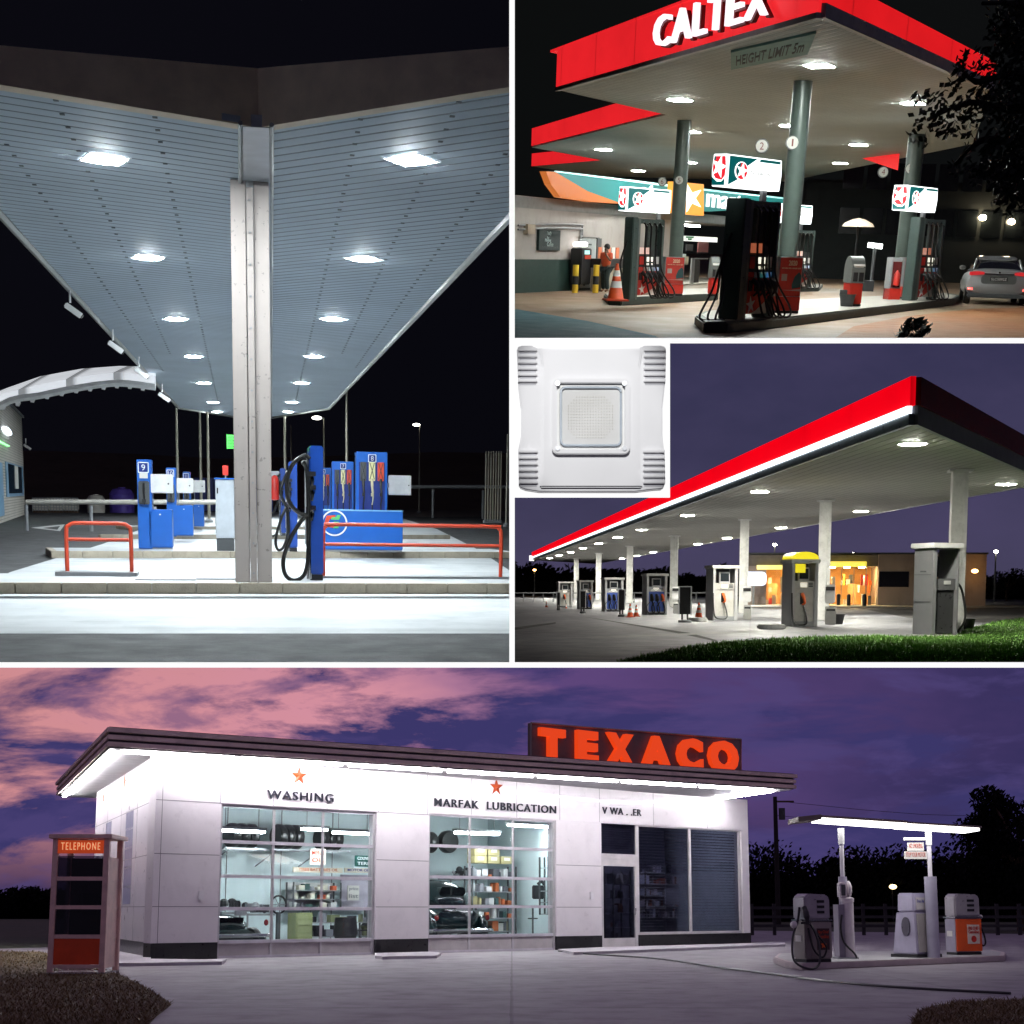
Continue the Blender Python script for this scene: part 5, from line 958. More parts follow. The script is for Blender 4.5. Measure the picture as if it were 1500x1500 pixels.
def board(px0, px1, yt, yb, label):
    c = G((px0+px1)/2, yb); w = P3.along_x(c, Vector((1,0,0)), px1); h = P3.up(c, yt); t = thing('forecourt_board', label, 'sign board', c, R(12), 'black display boards before the pumps')
    b = MB(); b.box(-w, w, -.03, .03, .28, h); part(t, 'panel', b, M('board_black', (.01,.01,.011), .7, spec=.15)); b = MB(); b.box(-w-.04, -w-.002, -.04, .04, .26, h+.03); b.box(w+.002, w+.04, -.04, .04, .26, h+.03); b.box(-w, w, -.04, .04, h+.002, h+.03); part(t, 'frame', b, steel)
    b = MB(); b.lathe([(w*1.25,0),(w*1.2,.08),(.1,.1)], n=20); part(t, 'round_base', b, darkgrey, smooth=True)
    for s_ in (-.5, .5): b = MB(); b.cyl((s_*w,0,.08), (s_*w,0,.28), .03, n=8); part(t, 'leg', b, black)
board(995,1011,860,912,'biggest black display board, before the third pump'); board(906,914,864,903.5,'black display board between two blue pumps, beside cones'); board(850,857,866,898.5,'narrow black display board before the farthest blue pump'); board(816,820,868,894,'smallest black display board before the last grey pump')
for x, yb, yt, lab in ((1023.5,906,882,'biggest orange cone on the kerb beside the grey pump'),(923,904,884,'left orange cone of the pair by the pillar'),(932,903,886,'right orange cone of the pair by the pillar'),(800.5,889.5,881,'tiny cone left of the last pump'),(829.5,891,885,'tiny cone before the last pump')):
    p = G(x, yb); cone_thing(p, P3.up(p, yt), lab, 'orange cones along the long canopy')
def kerbpad(px0, px1, yb, yt, label):
    a, c = G(px0, yb), G(px1, yb); L = (c-a).length; t = thing('kerb_pad', label, 'kerb', a, math.atan2((c-a).y, (c-a).x), 'rounded kerb pads at the pumps'); w = .9
    b = MB(); b.prism([(L*.5+L*.5*math.cos(2*PI*i/20)*(1), w/2+w*.5*math.sin(2*PI*i/20)) for i in range(20)], 0, .14); part(t, 'kerb', b, concrete, bevel=.04)
kerbpad(1117,1158,922.5,914,'pale rounded kerb pad before the yellow topped pump'); kerbpad(1014,1041,911,905,'pale rounded kerb pad carrying the biggest cone')
# shop behind
Ps = G(1286, 887.5); Dz = Ps.y
shp = thing('shop_building', 'long low dark brown shop with glowing orange windows behind the pumps', 'building', Ps); X = Vector((1,0,0))
S3 = lambda px, py: P3.wall(px, py, Ps, X)
def s3(px0, px1, py0, py1, y0, y1):
    (a, z1_), (b_, z0_) = S3(px0, py0), S3(px1, py1); m = MB(); return m.box(a, b_, y0, y1, z0_, z1_)
bw = M('brown_render', (.36,.28,.23), .7, dirt=.3, scale=.5); roofz = S3(1286,812)[1]
def s3z(px0, px1, z0, z1, y0, y1): return MB().box(S3(px0,860)[0], S3(px1,860)[0], y0, y1, z0, z1)
zw = S3(1200,829)[1]; xe = S3(1444,860)[0]
part(shp, 'wall', m2(s3z(1286,1444,0,roofz,0,12), s3z(1151,1180,0,zw,0,.4), s3z(1095,1121,0,zw,0,12)), bw); part(shp, 'roof_parapet', m2(s3z(1095,1285.7,zw,roofz*.99,.3,12.2)), M('parapet', (.2,.17,.15), .7))
part(shp, 'roof_edge', s3z(1094,1446,roofz,roofz+.12,-.1,12.3), darkgrey); yb = E('yellow_band_glow', (1,.8,.02), 1.0); part(shp, 'yellow_band', s3z(1108,1150,zw-.25,zw+.05,-.1,.28), yb); part(shp, 'yellow_band', s3z(1214,1268,zw-.05,zw+.3,-.2,.25), yb)
part(shp, 'back_wall', s3z(1121,1286,0,zw,6,6.2), M('orange_interior', (.75,.38,.12), .6)); part(shp, 'shop_floor', s3z(1121,1286,0.01,.04,.02,6), M('shop_tiles', (.45,.35,.25), .4)); part(shp, 'shop_ceiling', s3z(1121,1286,zw-.03,zw,.42,6), M('shop_ceiling', (.8,.7,.55), .6))
part(shp, 'interior_light', m2(*[s3z(1128+k*22,1136+k*22,zw-.1,zw-.05,1.2,1.8) for k in range(7)]), E('shop_warm_light', (1,.7,.3), 260)); part(shp, 'dark_window', s3(1288,1331,837,860,-.03,-.003), M('dark_pane', (.01,.01,.012), .1))
part(shp, 'window_frame', m2(*[s3z(x, x+1, 0, zw, .0, .06) for x in (1121,1150,1180,1214,1232,1250,1268,1284)]), grey); part(shp, 'glass_front', s3z(1121,1286,.1,zw,.02,.04), glass('shop_glass', (1,1,1), .05, .95))
rng = random.Random(9)
for k in range(46):
    x = rng.uniform(1122,1282); w = rng.uniform(2,6); z0 = rng.choice([0.05,.05,.9,1.4]); z1 = z0+rng.uniform(.3,.8); y = rng.uniform(.8,5)
    part(shp, 'shop_goods', s3z(x, x+w, z0, z1, y, y+.4), rng.choice([white, red, yellow, offwhite, darkgrey, orange, green, grey]))
for k in range(4): part(shp, 'shelf_unit', s3z(1126+k*40, 1140+k*40, .05, 1.5, 3, 3.5), M('shelf_wood', (.4,.2,.08), .5))
def lampglow(px, py, D, label, s, r=.2, pole=True, col=(1,.9,.7), name='street_lamp'):
    p = V(px, py, D); c = Vector((p.x, p.y, 0)); t = thing(name, label, 'lamp', c, 0, None); b = MB(); b.sph((0,0,p.z), r, r, r*.6); part(t, 'lamp_head', b, E('lamp_glow', col, s), smooth=True)
    b = MB()
    if pole: b.cyl((0,.05,0), (0,.05,p.z-.05), .09, .06, n=8)
    else: b.box(-.06, .06, r*.8, 1.2, p.z-.06, p.z+.06)
    part(t, 'pole' if pole else 'bracket', b, grey)
lampglow(1428,836.5,Ps.y-.9,'amber wall lamp on the end of the brown shop', 14, .22, False, (1,.5,.15), 'wall_lamp')
lampglow(1135,798,150,'street lamp above the yellow topped pump', 40, .22); lampglow(1250,811,150,'street lamp just above the shop roof', 40, .22); lampglow(1459,808,130,'lone street lamp at the right of the shop', 40, .2)
lampglow(783,835,180,'far amber street light at the left horizon', 14, .22, True, (1,.5,.15)); lampglow(1475,851,180,'far amber light at the right horizon', 7, .25, True, (1,.6,.3))
t = thing('round_shop_sign', 'small glowing bluish white sign at the left end of the shop', 'lit sign', V(1104,858,Dz-1.5)); hs = .9; b = MB(); b.ext(rrect(-.85,.85,0,.95,.3), 0, .2); part(t, 'light_box', b, E('sign_bluewhite', (.6,.7,1), 1.2)); b = MB(); b.cyl((0,.1,-1.8), (0,.1,0), .08, n=8); part(t, 'post', b, grey)
for i, (x, y) in enumerate(((1243,888),(1266,888.5),(1228,887))):
    p = G(x, y+.3); b = MB(); b.cyl((0,0,0), (0,0,.7), .13, n=12); b.sph((0,0,.7), .13, n=12); solo('bollard', b, black, f'black bollard before the glowing shop windows, {["middle","rightmost","leftmost"][i]} of three', 'bollard', p, 0, 'black bollards before the shop', smooth=True)
struct('pavement', MB().prism([(p.x,p.y) for p in (G(1090,890), G(1560,890), G(1560,887), G(1090,887))], 0, .05), concrete)
# markings
struct('road_marking', sheet([(850,933),(1110,924),(1115,926),(868,935.5)], .006), M('faded_paint', (.3,.3,.3), .8, dirt=.6, scale=2)); struct('expansion_joint', sheet([(853,903),(1010,927),(1052,938),(1046,939),(1000,929)], .005), M('joint_tar', (.03,.03,.03), .8))
struct('expansion_joint', sheet([(752,919),(814,911.5),(814,913.5),(752,923)], .005), M('joint_tar2', (.035,.035,.035), .8)); struct('road', sheet([(1270,893),(1560,889),(1560,905),(1440,912),(1330,905)], .004), ground_mat('dark_road', (.07,.065,.065), (.09,.085,.08)))
# lawn
lawn_px = [(905,972),(960,960),(1010,949),(1060,942),(1130,937),(1200,934),(1290,932),(1330,934),(1400,931),(1420,921),(1470,909),(1530,903),(1620,900),(1620,1050),(905,1050)]
lp = [G(x, y) for x, y in lawn_px]
struct('lawn', MB().poly([(p.x,p.y,.01) for p in lp]), ground_mat('lawn_soil', (.03,.06,.012), (.05,.09,.02), .6, 3, 60, .8, .95))
def inside(x, y, P):
    r_ = False; j = len(P)-1
    for i in range(len(P)):
        if (P[i].y > y) != (P[j].y > y) and x < (P[j].x-P[i].x)*(y-P[i].y)/(P[j].y-P[i].y)+P[i].x: r_ = not r_
        j = i
    return r_
rng = random.Random(4); gv = []; gf = []; cnt = 0; bm_ = MB()
while cnt < 42000:
    px = rng.uniform(900,1530); py = rng.uniform(900,985)
    p = G(px, py)
    if not inside(p.x, p.y, lp): continue
    cnt += 1; h = rng.uniform(.03,.085)*(1.6 if rng.random() < .04 else 1); a = rng.uniform(0, PI); w = .007+p.y*.00022; dx, dy = math.cos(a)*w, math.sin(a)*w; lx, ly = rng.gauss(0,.03), rng.gauss(0,.03)
    n = len(gv); gv += [(p.x-dx,p.y-dy,.01),(p.x+dx,p.y+dy,.01),(p.x+lx,p.y+ly,.01+h)]; gf.append((n,n+1,n+2))
bm_.v = gv; bm_.f = gf; gm, nt, b_ = newmat('grass_blades'); v = coords(nt); nt.links.new(mixc(nt, ramp(nt, noise(nt, v, 1.2, 6), [(.35,0),(.65,1)]), (.05,.15,.015), (.14,.3,.04)), b_.inputs['Base Color']); b_.inputs['Roughness'].default_value = .7
o = mesh_obj('grass', bm_, gm, recalc=False); o.matrix_world = cur.M.copy(); cur.objs.append(o); o['kind'] = 'stuff'; o['label'] = 'short green lawn in the right foreground'; o['category'] = 'grass'
# far trees: dark wood on the horizon
def woodline(pxs, D, label, nleaf, size, seed, mat):
    rng = random.Random(seed); lf = MB()
    for (px, yt_) in pxs:
        p = V(px, yt_, D); h = p.z; r_ = h*.6
        for k in range(6): leaves(lf, (p.x+rng.uniform(-r_,r_), D+rng.uniform(-3,3), h*rng.uniform(.25,.8)), (r_*.6, 2, h*.3), nleaf//6, size, rng)
        lf.box(p.x-.3, p.x+.3, D-.2, D+.2, 0, h*.5); lf.box(p.x-r_*1.3, p.x+r_*1.3, D+2, D+2.4, 0, h*.55)
    o = mesh_obj('woodland', lf, mat, recalc=False); o.matrix_world = cur.M.copy(); cur.objs.append(o); tag(o, label, 'woodland', None, 'stuff'); return o
nleaf_m = M('wood_leaf', (.012,.014,.012), .8)
rng = random.Random(21); woodline([(x, 838+rng.uniform(-9,9)-(10 if x < 850 else 0)) for x in range(752,1130,14)], 200, 'dark wood along the horizon behind the long canopy', 500, .5, 2, nleaf_m)
rng = random.Random(22); woodline([(x, 850+rng.uniform(-7,5)) for x in range(1445,1530,12)], 170, 'low dark bushes on the horizon right of the shop', 300, .4, 5, nleaf_m)
c = G(1475, 880); t = tree(c, P3.up(c, 833), 2.2, 'small round tree silhouette right of the brown shop', None, nleaf_m, 1500, .16, 8, th=.35)
c = G(1258, 876); tree(c, P3.up(c, 802), 1.9, 'dark tree top showing above the shop roof', None, nleaf_m, 1500, .16, 9, th=.3)
fence_ = thing('low_rail_fence', 'thin pale rail fence behind the far pumps', 'fence', (0,0,0)); b = MB(); a, c = V(752,868.5,110), V(1035,868.5,110); b.cyl(a, c, .05, n=6); 
for k in range(20): q = a.lerp(c, k/19); b.cyl((q.x,q.y,0), q, .04, n=6)
part(fence_, 'rail', b, grey)
m, nt, b_ = newmat('dusk_sky'); v = coords(nt, (.01,.01,.02)); n1 = noise(nt, v, 1.3, 6, .6); sx = nd(nt, 'ShaderNodeSeparateXYZ'); nt.links.new(coords(nt), sx.inputs[0]); gr_ = ramp(nt, math_(nt, 'DIVIDE', sx.outputs[2], 75), [(0,(.06,.053,.105)),(.5,(.04,.037,.085)),(1,(.032,.031,.078))])
c_ = mixc(nt, ramp(nt, n1, [(.35,0),(.7,.6)]), gr_, (.075,.062,.14)); nt.links.new(c_, b_.inputs['Emission Color']); b_.inputs['Emission Strength'].default_value = 1; b_.inputs['Base Color'].default_value = (0,0,0,1)
struct('sky', MB().poly([V(700,480,400), V(1950,480,400), V(1950,890,400), V(700,890,400)]), m)
# ======================================================================= PLACE 4: old enamel panelled service station at dusk
cur = P4; G = P4.G; V = P4.V; X = Vector((1,0,0)); HS = 4.75
gm4 = ground_mat('forecourt_slab', (.36,.33,.35), (.25,.23,.25), .16, 1.6, 50, .35, .65, (.4,.38,.38), .6, joint=(6.5,5.5), streak=(.35,.12,1), spec=.35)
struct('ground', MB().poly([(-300,8,0),(300,8,0),(300,390,0),(-300,390,0)]), gm4)
grassm = ground_mat('dry_grass', (.13,.085,.03), (.09,.075,.03), .5, 6, 60, 1, .95); fieldm = ground_mat('dark_field', (.03,.04,.02), (.05,.05,.025), .1, 1, 30, .5, .95)
struct('field', sheet([(-400,1338),(1900,1338),(1900,1368),(1500,1368),(1090,1363),(800,1362),(200,1375),(60,1388),(-400,1400)], .006), fieldm)
lg = [(-200,1392),(60,1394),(130,1412),(175,1427),(215,1447),(251,1472),(228,1490),(200,1520),(150,1600),(-200,1600)]; rg = [(1335,1500),(1345,1482),(1400,1468),(1500,1464),(1700,1460),(1700,1600),(1320,1600)]
for q in (lg, rg): struct('verge', sheet(q, .008), grassm)
rng = random.Random(8)
for nm, q, n, lab in (('grass', lg, 16000, 'dry brownish grass round the telephone booth'), ('grass', rg, 9000, 'dry brownish grass patch at the bottom right')):
    P = [G(*p) for p in q]; gb = MB(); gv = []; gf = []; c = 0
    while c < n:
        px = rng.uniform(min(p[0] for p in q), max(p[0] for p in q)); py = rng.uniform(min(p[1] for p in q), 1530)
        if px < -60 or px > 1560: continue
        p = G(px, py)
        if not inside(p.x, p.y, P): continue
        c += 1; h = rng.uniform(.02,.07); a = rng.uniform(0, PI); w = .005+p.y*.00022; k = len(gv); gv += [(p.x-math.cos(a)*w,p.y-math.sin(a)*w,.008),(p.x+math.cos(a)*w,p.y+math.sin(a)*w,.008),(p.x+rng.gauss(0,.04),p.y+rng.gauss(0,.04),h)]; gf.append((k,k+1,k+2))
    gb.v = gv; gb.f = gf; gmm, nt, b_ = newmat('dry_blades'); nt.links.new(mixc(nt, noise(nt, coords(nt), 2, 5), (.1,.06,.02), (.25,.17,.06)), b_.inputs['Base Color'])
    o = mesh_obj(nm, gb, gmm, recalc=False); o.matrix_world = cur.M.copy(); cur.objs.append(o); tag(o, lab, 'grass', None, 'stuff')
C0 = G(220,1407); C1 = G(1100,1384); Cl = G(132,1388); dv = (C1-C0).normalized(); yaw4 = math.atan2(dv.y, dv.x); nn = Vector((-dv.y, dv.x, 0)); LF = (C1-C0).length
def S(px, py, off=0): return P4.wall(px, py, C0, dv, off)
def loc(P): q = P-C0; return Vector((q.dot(dv), q.dot(nn), P.z))
cl = loc(Cl); BK = cl.y*1.0
st = thing('service_station', 'white panelled service station with two glazed work bays and an office', 'building', C0, yaw4)
pan = M('enamel_white', (.74,.7,.72), .3, var=.06, dirt=.16, scale=.7, bump=.04, bscale=1.5, coat=.3); blk = M('black_base', (.012,.012,.014), .3); alu = M('door_aluminium', (.5,.48,.5), .4, .3); seamm = M('seam_grey', (.2,.19,.2), .7)
sx_ = lambda px: S(px, 1390)[0]
zb = S(270,1381)[1]; zt1 = S(318,1177)[1]; zt2 = S(627,1191)[1]; zo = S(937,1207)[1]; top = HS
T = .35
def fb(s0, s1, z0, z1, y0=0, y1=T): return MB().box(s0, s1, y0, y1, z0, z1)
a, b1, b2, c1, c2, d1, d2, e2, w2 = sx_(220), sx_(318), sx_(549), sx_(627), sx_(815), sx_(882), sx_(937), sx_(1090), LF
part(st, 'wall', m2(fb(a, b1-.001, zb, zt1-.002), fb(b2, c1, zb, zt1-.002), fb(c2, d1, zb, zt2-.002), fb(a, c1, zt1, top), fb(c1+.001, LF, zt2, top)), pan)
part(st, 'wall', m2(fb(c1+.001, c2, zt2-.02, zt2-.001, .02), fb(d1+.001, e2, zo, zt2-.002, .0), fb(e2+.001, LF, zb, zt2-.002)), pan)
for u0, u1 in ((a,b1),(b2,c1),(c2,d1),(d2,LF)): part(st, 'base_band', fb(u0, u1, 0, zb-.002, -.012), blk)
# side and back walls
def seg(p, q, z0, z1, th=.3):
    d = (q-p); d.z = 0; d.normalize(); n = Vector((-d.y, d.x, 0)); m = MB(); m.add([(v.x,v.y,z) for z in (z0,z1) for v in (p, q, q+n*th, p+n*th)], [(3,2,1,0),(4,5,6,7),(0,1,5,4),(1,2,6,5),(2,3,7,6),(3,0,4,7)]); return m
o0 = Vector((0,0,0)); cr = Vector((LF,0,0)); cb = Vector((LF+cl.x, cl.y, 0)); sd = cl.normalized(); sd.z = 0
sw0 = sd*.005; zs = zb
# side wall split round the tall narrow window
def SS(px, py): return P4.wall(px, py, C0, (Cl-C0))
k0, k1 = SS(192,1300)[0], SS(180,1300)[0]; wz1, wz0 = SS(186,1188)[1], SS(186,1328)[1]; k2, k3 = SS(160,1300)[0], SS(151,1300)[0]; wy1, wy0 = SS(156,1203)[1], SS(156,1328)[1]; SL = (Cl-C0).length
q = lambda k: sd*k
part(st, 'side_wall', m2(seg(q(SL), q(k3), zb, top, .3), seg(q(k2-.001), q(k1+.001), zb, top, .3), seg(q(k0), q(.36), zb, top, .3), seg(q(k3-.001), q(k2), wy1, top, .3), seg(q(k3-.001), q(k2), zb, wy0, .3), seg(q(k1), q(k0+.001), wz1, top, .3), seg(q(k1), q(k0+.001), zb, wz0, .3)), pan)
part(st, 'side_wall', m2(seg(q(.358), q(.004), zb, top, .0)), pan) if False else None
part(st, 'side_base', seg(q(SL), q(.02), 0, zb-.002, .31), blk)
def sidewin(ka, kb, z0, z1, n):
    fw = MB(); f = part(st, 'side_window', m2(seg(q(kb), q(kb-.07), z0, z1, .12), seg(q(ka+.07), q(ka), z0, z1, .12), seg(q(kb-.071), q(ka+.071), z0, z0+.06, .12), seg(q(kb-.071), q(ka+.071), z1-.06, z1, .12), *[seg(q(kb-.071), q(ka+.071), z0+(z1-z0)*i/n-.03, z0+(z1-z0)*i/n+.03, .1) for i in range(1, n)]), alu)
    o = mesh_obj('pane', seg(q(kb-.07), q(ka+.07), z0+.06, z1-.06, .02), M('bluish_pane', (.35,.36,.45), .15)); o.parent = f
sidewin(k0, k1, wz0, wz1, 5); sidewin(k2, k3, wy0, wy1, 5)
part(st, 'back_wall', m2(seg(cb, cl, 0, top, .2), seg(cr+Vector((0,.36,0)), cb, 0, top, .2)), M('back_enamel', (.62,.7,.72), .5))
# seams
sm = MB(); za, zb2, zc = S(225,1171)[1], S(225,1250)[1], S(225,1328)[1]
for (s0, s1) in ((a, b1), (b2, c1), (c2, d1)):
    for z in (za, zb2, zc):
        if z < zt1: sm.box(s0+.01, s1-.01, -.003, .001, z-.008, z+.008)
for px in (230,316,395,475,552,624,690,757,821,880,960,1040): s_ = sx_(px); sm.box(s_-.007, s_+.007, -.003, .001, (zt1 if px < 627 else zt2)+.02 if px not in (230,) else zb, top)
sm.box(a+.01, c1, -.003, .001, za-.008, za+.008) if za > zt1 else None
part(st, 'panel_seams', sm, seamm); ss = MB()
for z in (za, zb2, zc): t_ = seg(q(SL), q(.01), z-.008, z+.008, -.004); ss.add(t_.v, t_.f)
for k in (SL*.25, SL*.5, SL*.75): t_ = seg(q(k+.008), q(k-.008), zb, top, -.005); ss.add(t_.v, t_.f)
part(st, 'panel_seams', ss, seamm)
# roof
R0, R1, Rl = (loc(G(157,1094,HS)), loc(G(1167,1156,HS)), loc(G(82,1166,HS))); Rb = R1+(Rl-R0)
roof = [R0, R1, Rb, Rl]; cxy = (R0+Rb)/2
def rp(out, z0, z1): return MB().prism([(p.x+(p.x-cxy.x)/abs(p.x-cxy.x)*out, p.y+(p.y-cxy.y)/abs(p.y-cxy.y)*out) for p in roof], z0, z1)
part(st, 'roof_slab', rp(-.06, HS+.001, HS+.47), M('roof_dark', (.04,.035,.035), .6)); fas = M('roof_edge_metal', (.78,.62,.54), .5, 0, dirt=.4, scale=1)
for i in range(3): part(st, 'fascia_strip', rp(.0 if i < 2 else .03, HS+.02+.16*i, HS+.125+.16*i), fas, bevel=.01)
part(st, 'soffit', rp(-.1, HS-.02, HS), M('soffit_white', (.8,.8,.8), .4))
sl = E('soffit_tube_glow', (.97,.94,1), 75)
dR = (R1-R0).normalized(); dL = (Rl-R0).normalized()
def strip(p, d, L, z, w=.09): e = p+d*L; n = Vector((-d.y, d.x, 0)); m = MB(); m.add([(v.x,v.y,zz) for zz in (z, z+.06) for v in (p, e, e+n*w, p+n*w)], [(3,2,1,0),(4,5,6,7),(0,1,5,4),(1,2,6,5),(2,3,7,6),(3,0,4,7)]); return m
pz = R0+dR*.5+dL*.0+Vector((0,.22,0)); L_ = (R1-R0).length-1.2; n = 7
for i in range(n): part(st, 'soffit_tube', strip(pz+dR*(L_*i/n), dR, L_/n*.93, HS-.09), sl)
pz = R0+Vector((.45,.6,0)); L_ = (Rl-R0).length-1.2
for i in range(3): part(st, 'soffit_tube', strip(pz+dL*(L_*i/3), dL, L_/3*.93, HS-.09), sl)
pz = R1+Vector((-.5,.5,0))
for i in range(2): part(st, 'soffit_tube', strip(pz+dL*(5*i), dL, 4.6, HS-.09), sl)
# lettering and stars on the facade
letm = M('letter_dark', (.015,.015,.025), .5, spec=.2)
def fl(txt, px0, py0, px1, py1, h=None, mat=letm, nm='lettering', bold=.01):
    (s0, z0), (s1, z1) = S(px0, py0), S(px1, py1); hh = h or (S(px0, py0-13)[1]-z0); t = thing('facade_lettering', {'WASHING':'raised dark word WASHING above the left work bay','MARFAK  LUBRICATION':'raised dark words MARFAK LUBRICATION above the right work bay'}.get(txt, 'raised dark name above the office door with missing letters'), 'lettering', C0, yaw4, 'raised words on the white front')
    part(t, nm, MB().text(txt, s0, z0, s1-s0, hh, -.03, .03, bold, 1.15), mat)
fl('WASHING', 390, 1170, 487, 1175, S(390,1157)[1]-S(390,1170)[1]); fl('MARFAK  LUBRICATION', 635, 1181, 813, 1188, S(635,1169)[1]-S(635,1181)[1]); fl('V WA . .ER', 881, 1192, 938, 1195, S(881,1183)[1]-S(881,1193)[1])
def star3d(px, py, rpx, label, side=False):
    s_, z = (SS if side else S)(px, py); r = abs((SS if side else S)(px, py-rpx)[1]-z); sd_yaw = math.atan2((Cl-C0).y, (Cl-C0).x)
    if side: P = C0+(Cl-C0).normalized()*s_; P.z = 0; t = thing('facade_star', label, 'star', P, sd_yaw-PI)
    else: P = C0+dv*s_; P.z = 0; t = thing('facade_star', label, 'star', P, yaw4)
    pts = star(0, z, r, .4); vs = [(x, -.01, zz) for x, zz in pts]+[(0,-.09*r/.25*.6,z)]+[(x,-.0,zz) for x, zz in pts]
    t['group'] = 'raised orange stars'; part(t, 'star_body', MB().add(vs, [(i,(i+1) % 10,10) for i in range(10)]+[(i, 11+i, 11+(i+1) % 10, (i+1) % 10) for i in range(10)]), M('star_orange', (.45,.06,.008), .4))
star3d(438, 1137, 14, 'raised orange star above the word WASHING'); star3d(727, 1153, 13, 'raised orange star above the right work bay'); star3d(183, 1146, 11, 'orange star on the side wall nearer the corner', True); star3d(152, 1168, 8, 'orange star on the side wall farther from the corner', True)
# overhead doors
gl = glass('bay_glass', (.97,.99,1), .06, .96)
def bay(s0, s1, vx, pys, pxl, label):
    vs = [s0]+[sx_(x) for x in vx]+[s1]; zs_ = [S(pxl, y)[1] for y in pys]; d = MB()
    f = part(st, 'bay_door', (lambda m: m)(MB().box(s0, s1, .1, .16, .03, zs_[-1]-.03)), M('door_panel', (.45,.42,.42), .45), label=label)
    for v in vs: d.box(max(s0, v-.035), min(s1, v+.035), .07, .099, .03, zs_[0])
    for v in (s0, s1): d.box(v+(0 if v == s0 else -.07), v+(.07 if v == s0 else 0), .05, .18, .0, zs_[0])
    o = mesh_obj('door_bars', d, alu); o.parent = f
    r_ = MB()
    for z in zs_[1:]: r_.box(s0+.07, s1-.07, .062, .15, z-.04, z+.04)
    r_.box(s0+.07, s1-.07, .05, .18, zs_[0]-.06, zs_[0]); r_.box(s0+.07, s1-.07, .055, .17, 0, .06); o = mesh_obj('door_rails', r_, M('rail_light', (.6,.57,.62), .35, .2)); o.parent = f
    for i in range(len(vs)-1):
        for j in range(len(zs_)-1): o = mesh_obj('pane', MB().box(vs[i]+.035, vs[i+1]-.035, .11, .115, zs_[j+1]+.04, zs_[j]-.04), gl); o.parent = f
bay(b1, b2, (399,472), (1177,1232,1283,1331,1380), 319, 'glazed left bay door'); bay(c1, c2, (690,754), (1191,1238,1284,1328,1372), 628, 'glazed right bay door')
for s0, s1 in ((b1, b2), (c1, c2)): pass
# office front
fr = M('office_frame', (.55,.52,.52), .4); ow = part(st, 'office_window', m2(fb(d2, d2+.07, zb, zo, .05, .15), fb(e2-.1, e2, zb, zo, .05, .15), fb(d2+.071, e2-.101, zb, zb+.08, .04, .16), fb(d2+.071, e2-.101, zo-.07, zo, .04, .16), fb(sx_(1015)-.05, sx_(1015)+.05, zb+.081, zo-.071, .05, .15)), fr)
dkg = glass('office_glass', (.5,.5,.58), .05, .75); o = mesh_obj('pane', fb(d2+.07, e2-.1, zb+.08, zo-.07, .1, .105), dkg); o.parent = ow
bl = MB(); n = 34; zmid = zo-(zo-zb)*.42
for i in range(n): z = zb+.15+(zo-zb-.25)*i/n; bl.add([(d2+.1,.2,z),(e2-.12,.2,z),(e2-.12,.235,z+.035 if z > zmid else z+.012),(d2+.1,.235,z+.035 if z > zmid else z+.012)], [(0,1,2,3)])
o = mesh_obj('blind', bl, M('blind_slats', (.2,.19,.22), .5)); o.parent = ow
dr = part(st, 'office_door', m2(fb(d1+.01, d1+.12, .02, S(884,1257)[1], .04, .14), fb(d2-.12, d2-.003, .02, S(884,1257)[1], .04, .14), fb(d1+.121, d2-.121, .02, .3, .05, .13), fb(d1+.121, d2-.121, S(884,1268)[1], S(884,1257)[1], .04, .14), fb(d1+.01, d2-.003, S(884,1257)[1]+.002, S(884,1250)[1], .05, .12), fb(d1+.01, d1+.06, S(884,1250)[1]+.002, zo-.002, .05, .12), fb(d2-.06, d2-.003, S(884,1250)[1]+.002, zo-.002, .05, .12)), fr)
o = mesh_obj('pane', m2(fb(d1+.12, d2-.12, .3, S(884,1268)[1], .09, .095), fb(d1+.06, d2-.06, S(884,1250)[1], zo, .09, .095)), dkg); o.parent = dr
o = mesh_obj('handle', MB().tube([(d2-.16,.03,1.0),(d2-.16,-.02,1.02),(d2-.16,-.02,1.18),(d2-.16,.03,1.2)], .015, 6), chrome); o.parent = dr
tb = MB(); 
for i in range(12): z = S(884,1250)[1]+.05+(zo-S(884,1250)[1]-.1)*i/12; tb.add([(d1+.08,.2,z),(d2-.08,.2,z),(d2-.08,.23,z+.05),(d1+.08,.23,z+.05)], [(0,1,2,3)])
o = mesh_obj('transom_blind', tb, M('blind_dark', (.25,.23,.28), .5)); o.parent = dr
for px, py, lab in ((294,1312,'switch'), (866,1312,'switch')):
    s_, z = S(px, py); part(st, 'wall_socket', fb(s_-.07, s_+.07, z-.11, z+.11, -.04, -.001), M('socket_cover', (.75,.73,.75), .4), bevel=.01)
# interior
inw = M('interior_white', (.66,.78,.8), .5, var=.03); xs = lambda y: cl.x*y/cl.y
part(st, 'garage_floor', MB().prism([(xs(.4)+.4,.36),(d1-.36,.36),(d1-.36+xs(8),7.98),(xs(8)+.4,7.98)], .004, .02), concrete); part(st, 'garage_ceiling', MB().prism([(xs(.4)+.4,.36),(LF-.4,.36),(LF-.4+xs(8),7.98),(xs(8)+.4,7.98)], HS-.35, HS-.3), white)
part(st, 'garage_back_wall', fb(xs(8)+.38, d1+xs(8)+.2, .0, HS-.36, 8, 8.1), inw); part(st, 'garage_side_wall', seg(q(8.4)+Vector((.38,0,0)), q(.5)+Vector((.38,0,0)), 0, HS-.36, .05), inw); part(st, 'partition', seg(Vector((d1-.25+xs(8),7.98,0)), Vector((d1-.25+xs(.4),.37,0)), 0, HS-.36, .08), inw)
part(st, 'office_back_wall', fb(d1+1.3, LF+.8, 0, HS-.36, 4.5, 4.6), M('office_wall', (.1,.1,.13), .6)); part(st, 'office_floor', fb(d1-.2, LF-.4, .005, .02, .36, 4.5), darkgrey)
rb_ = MB()
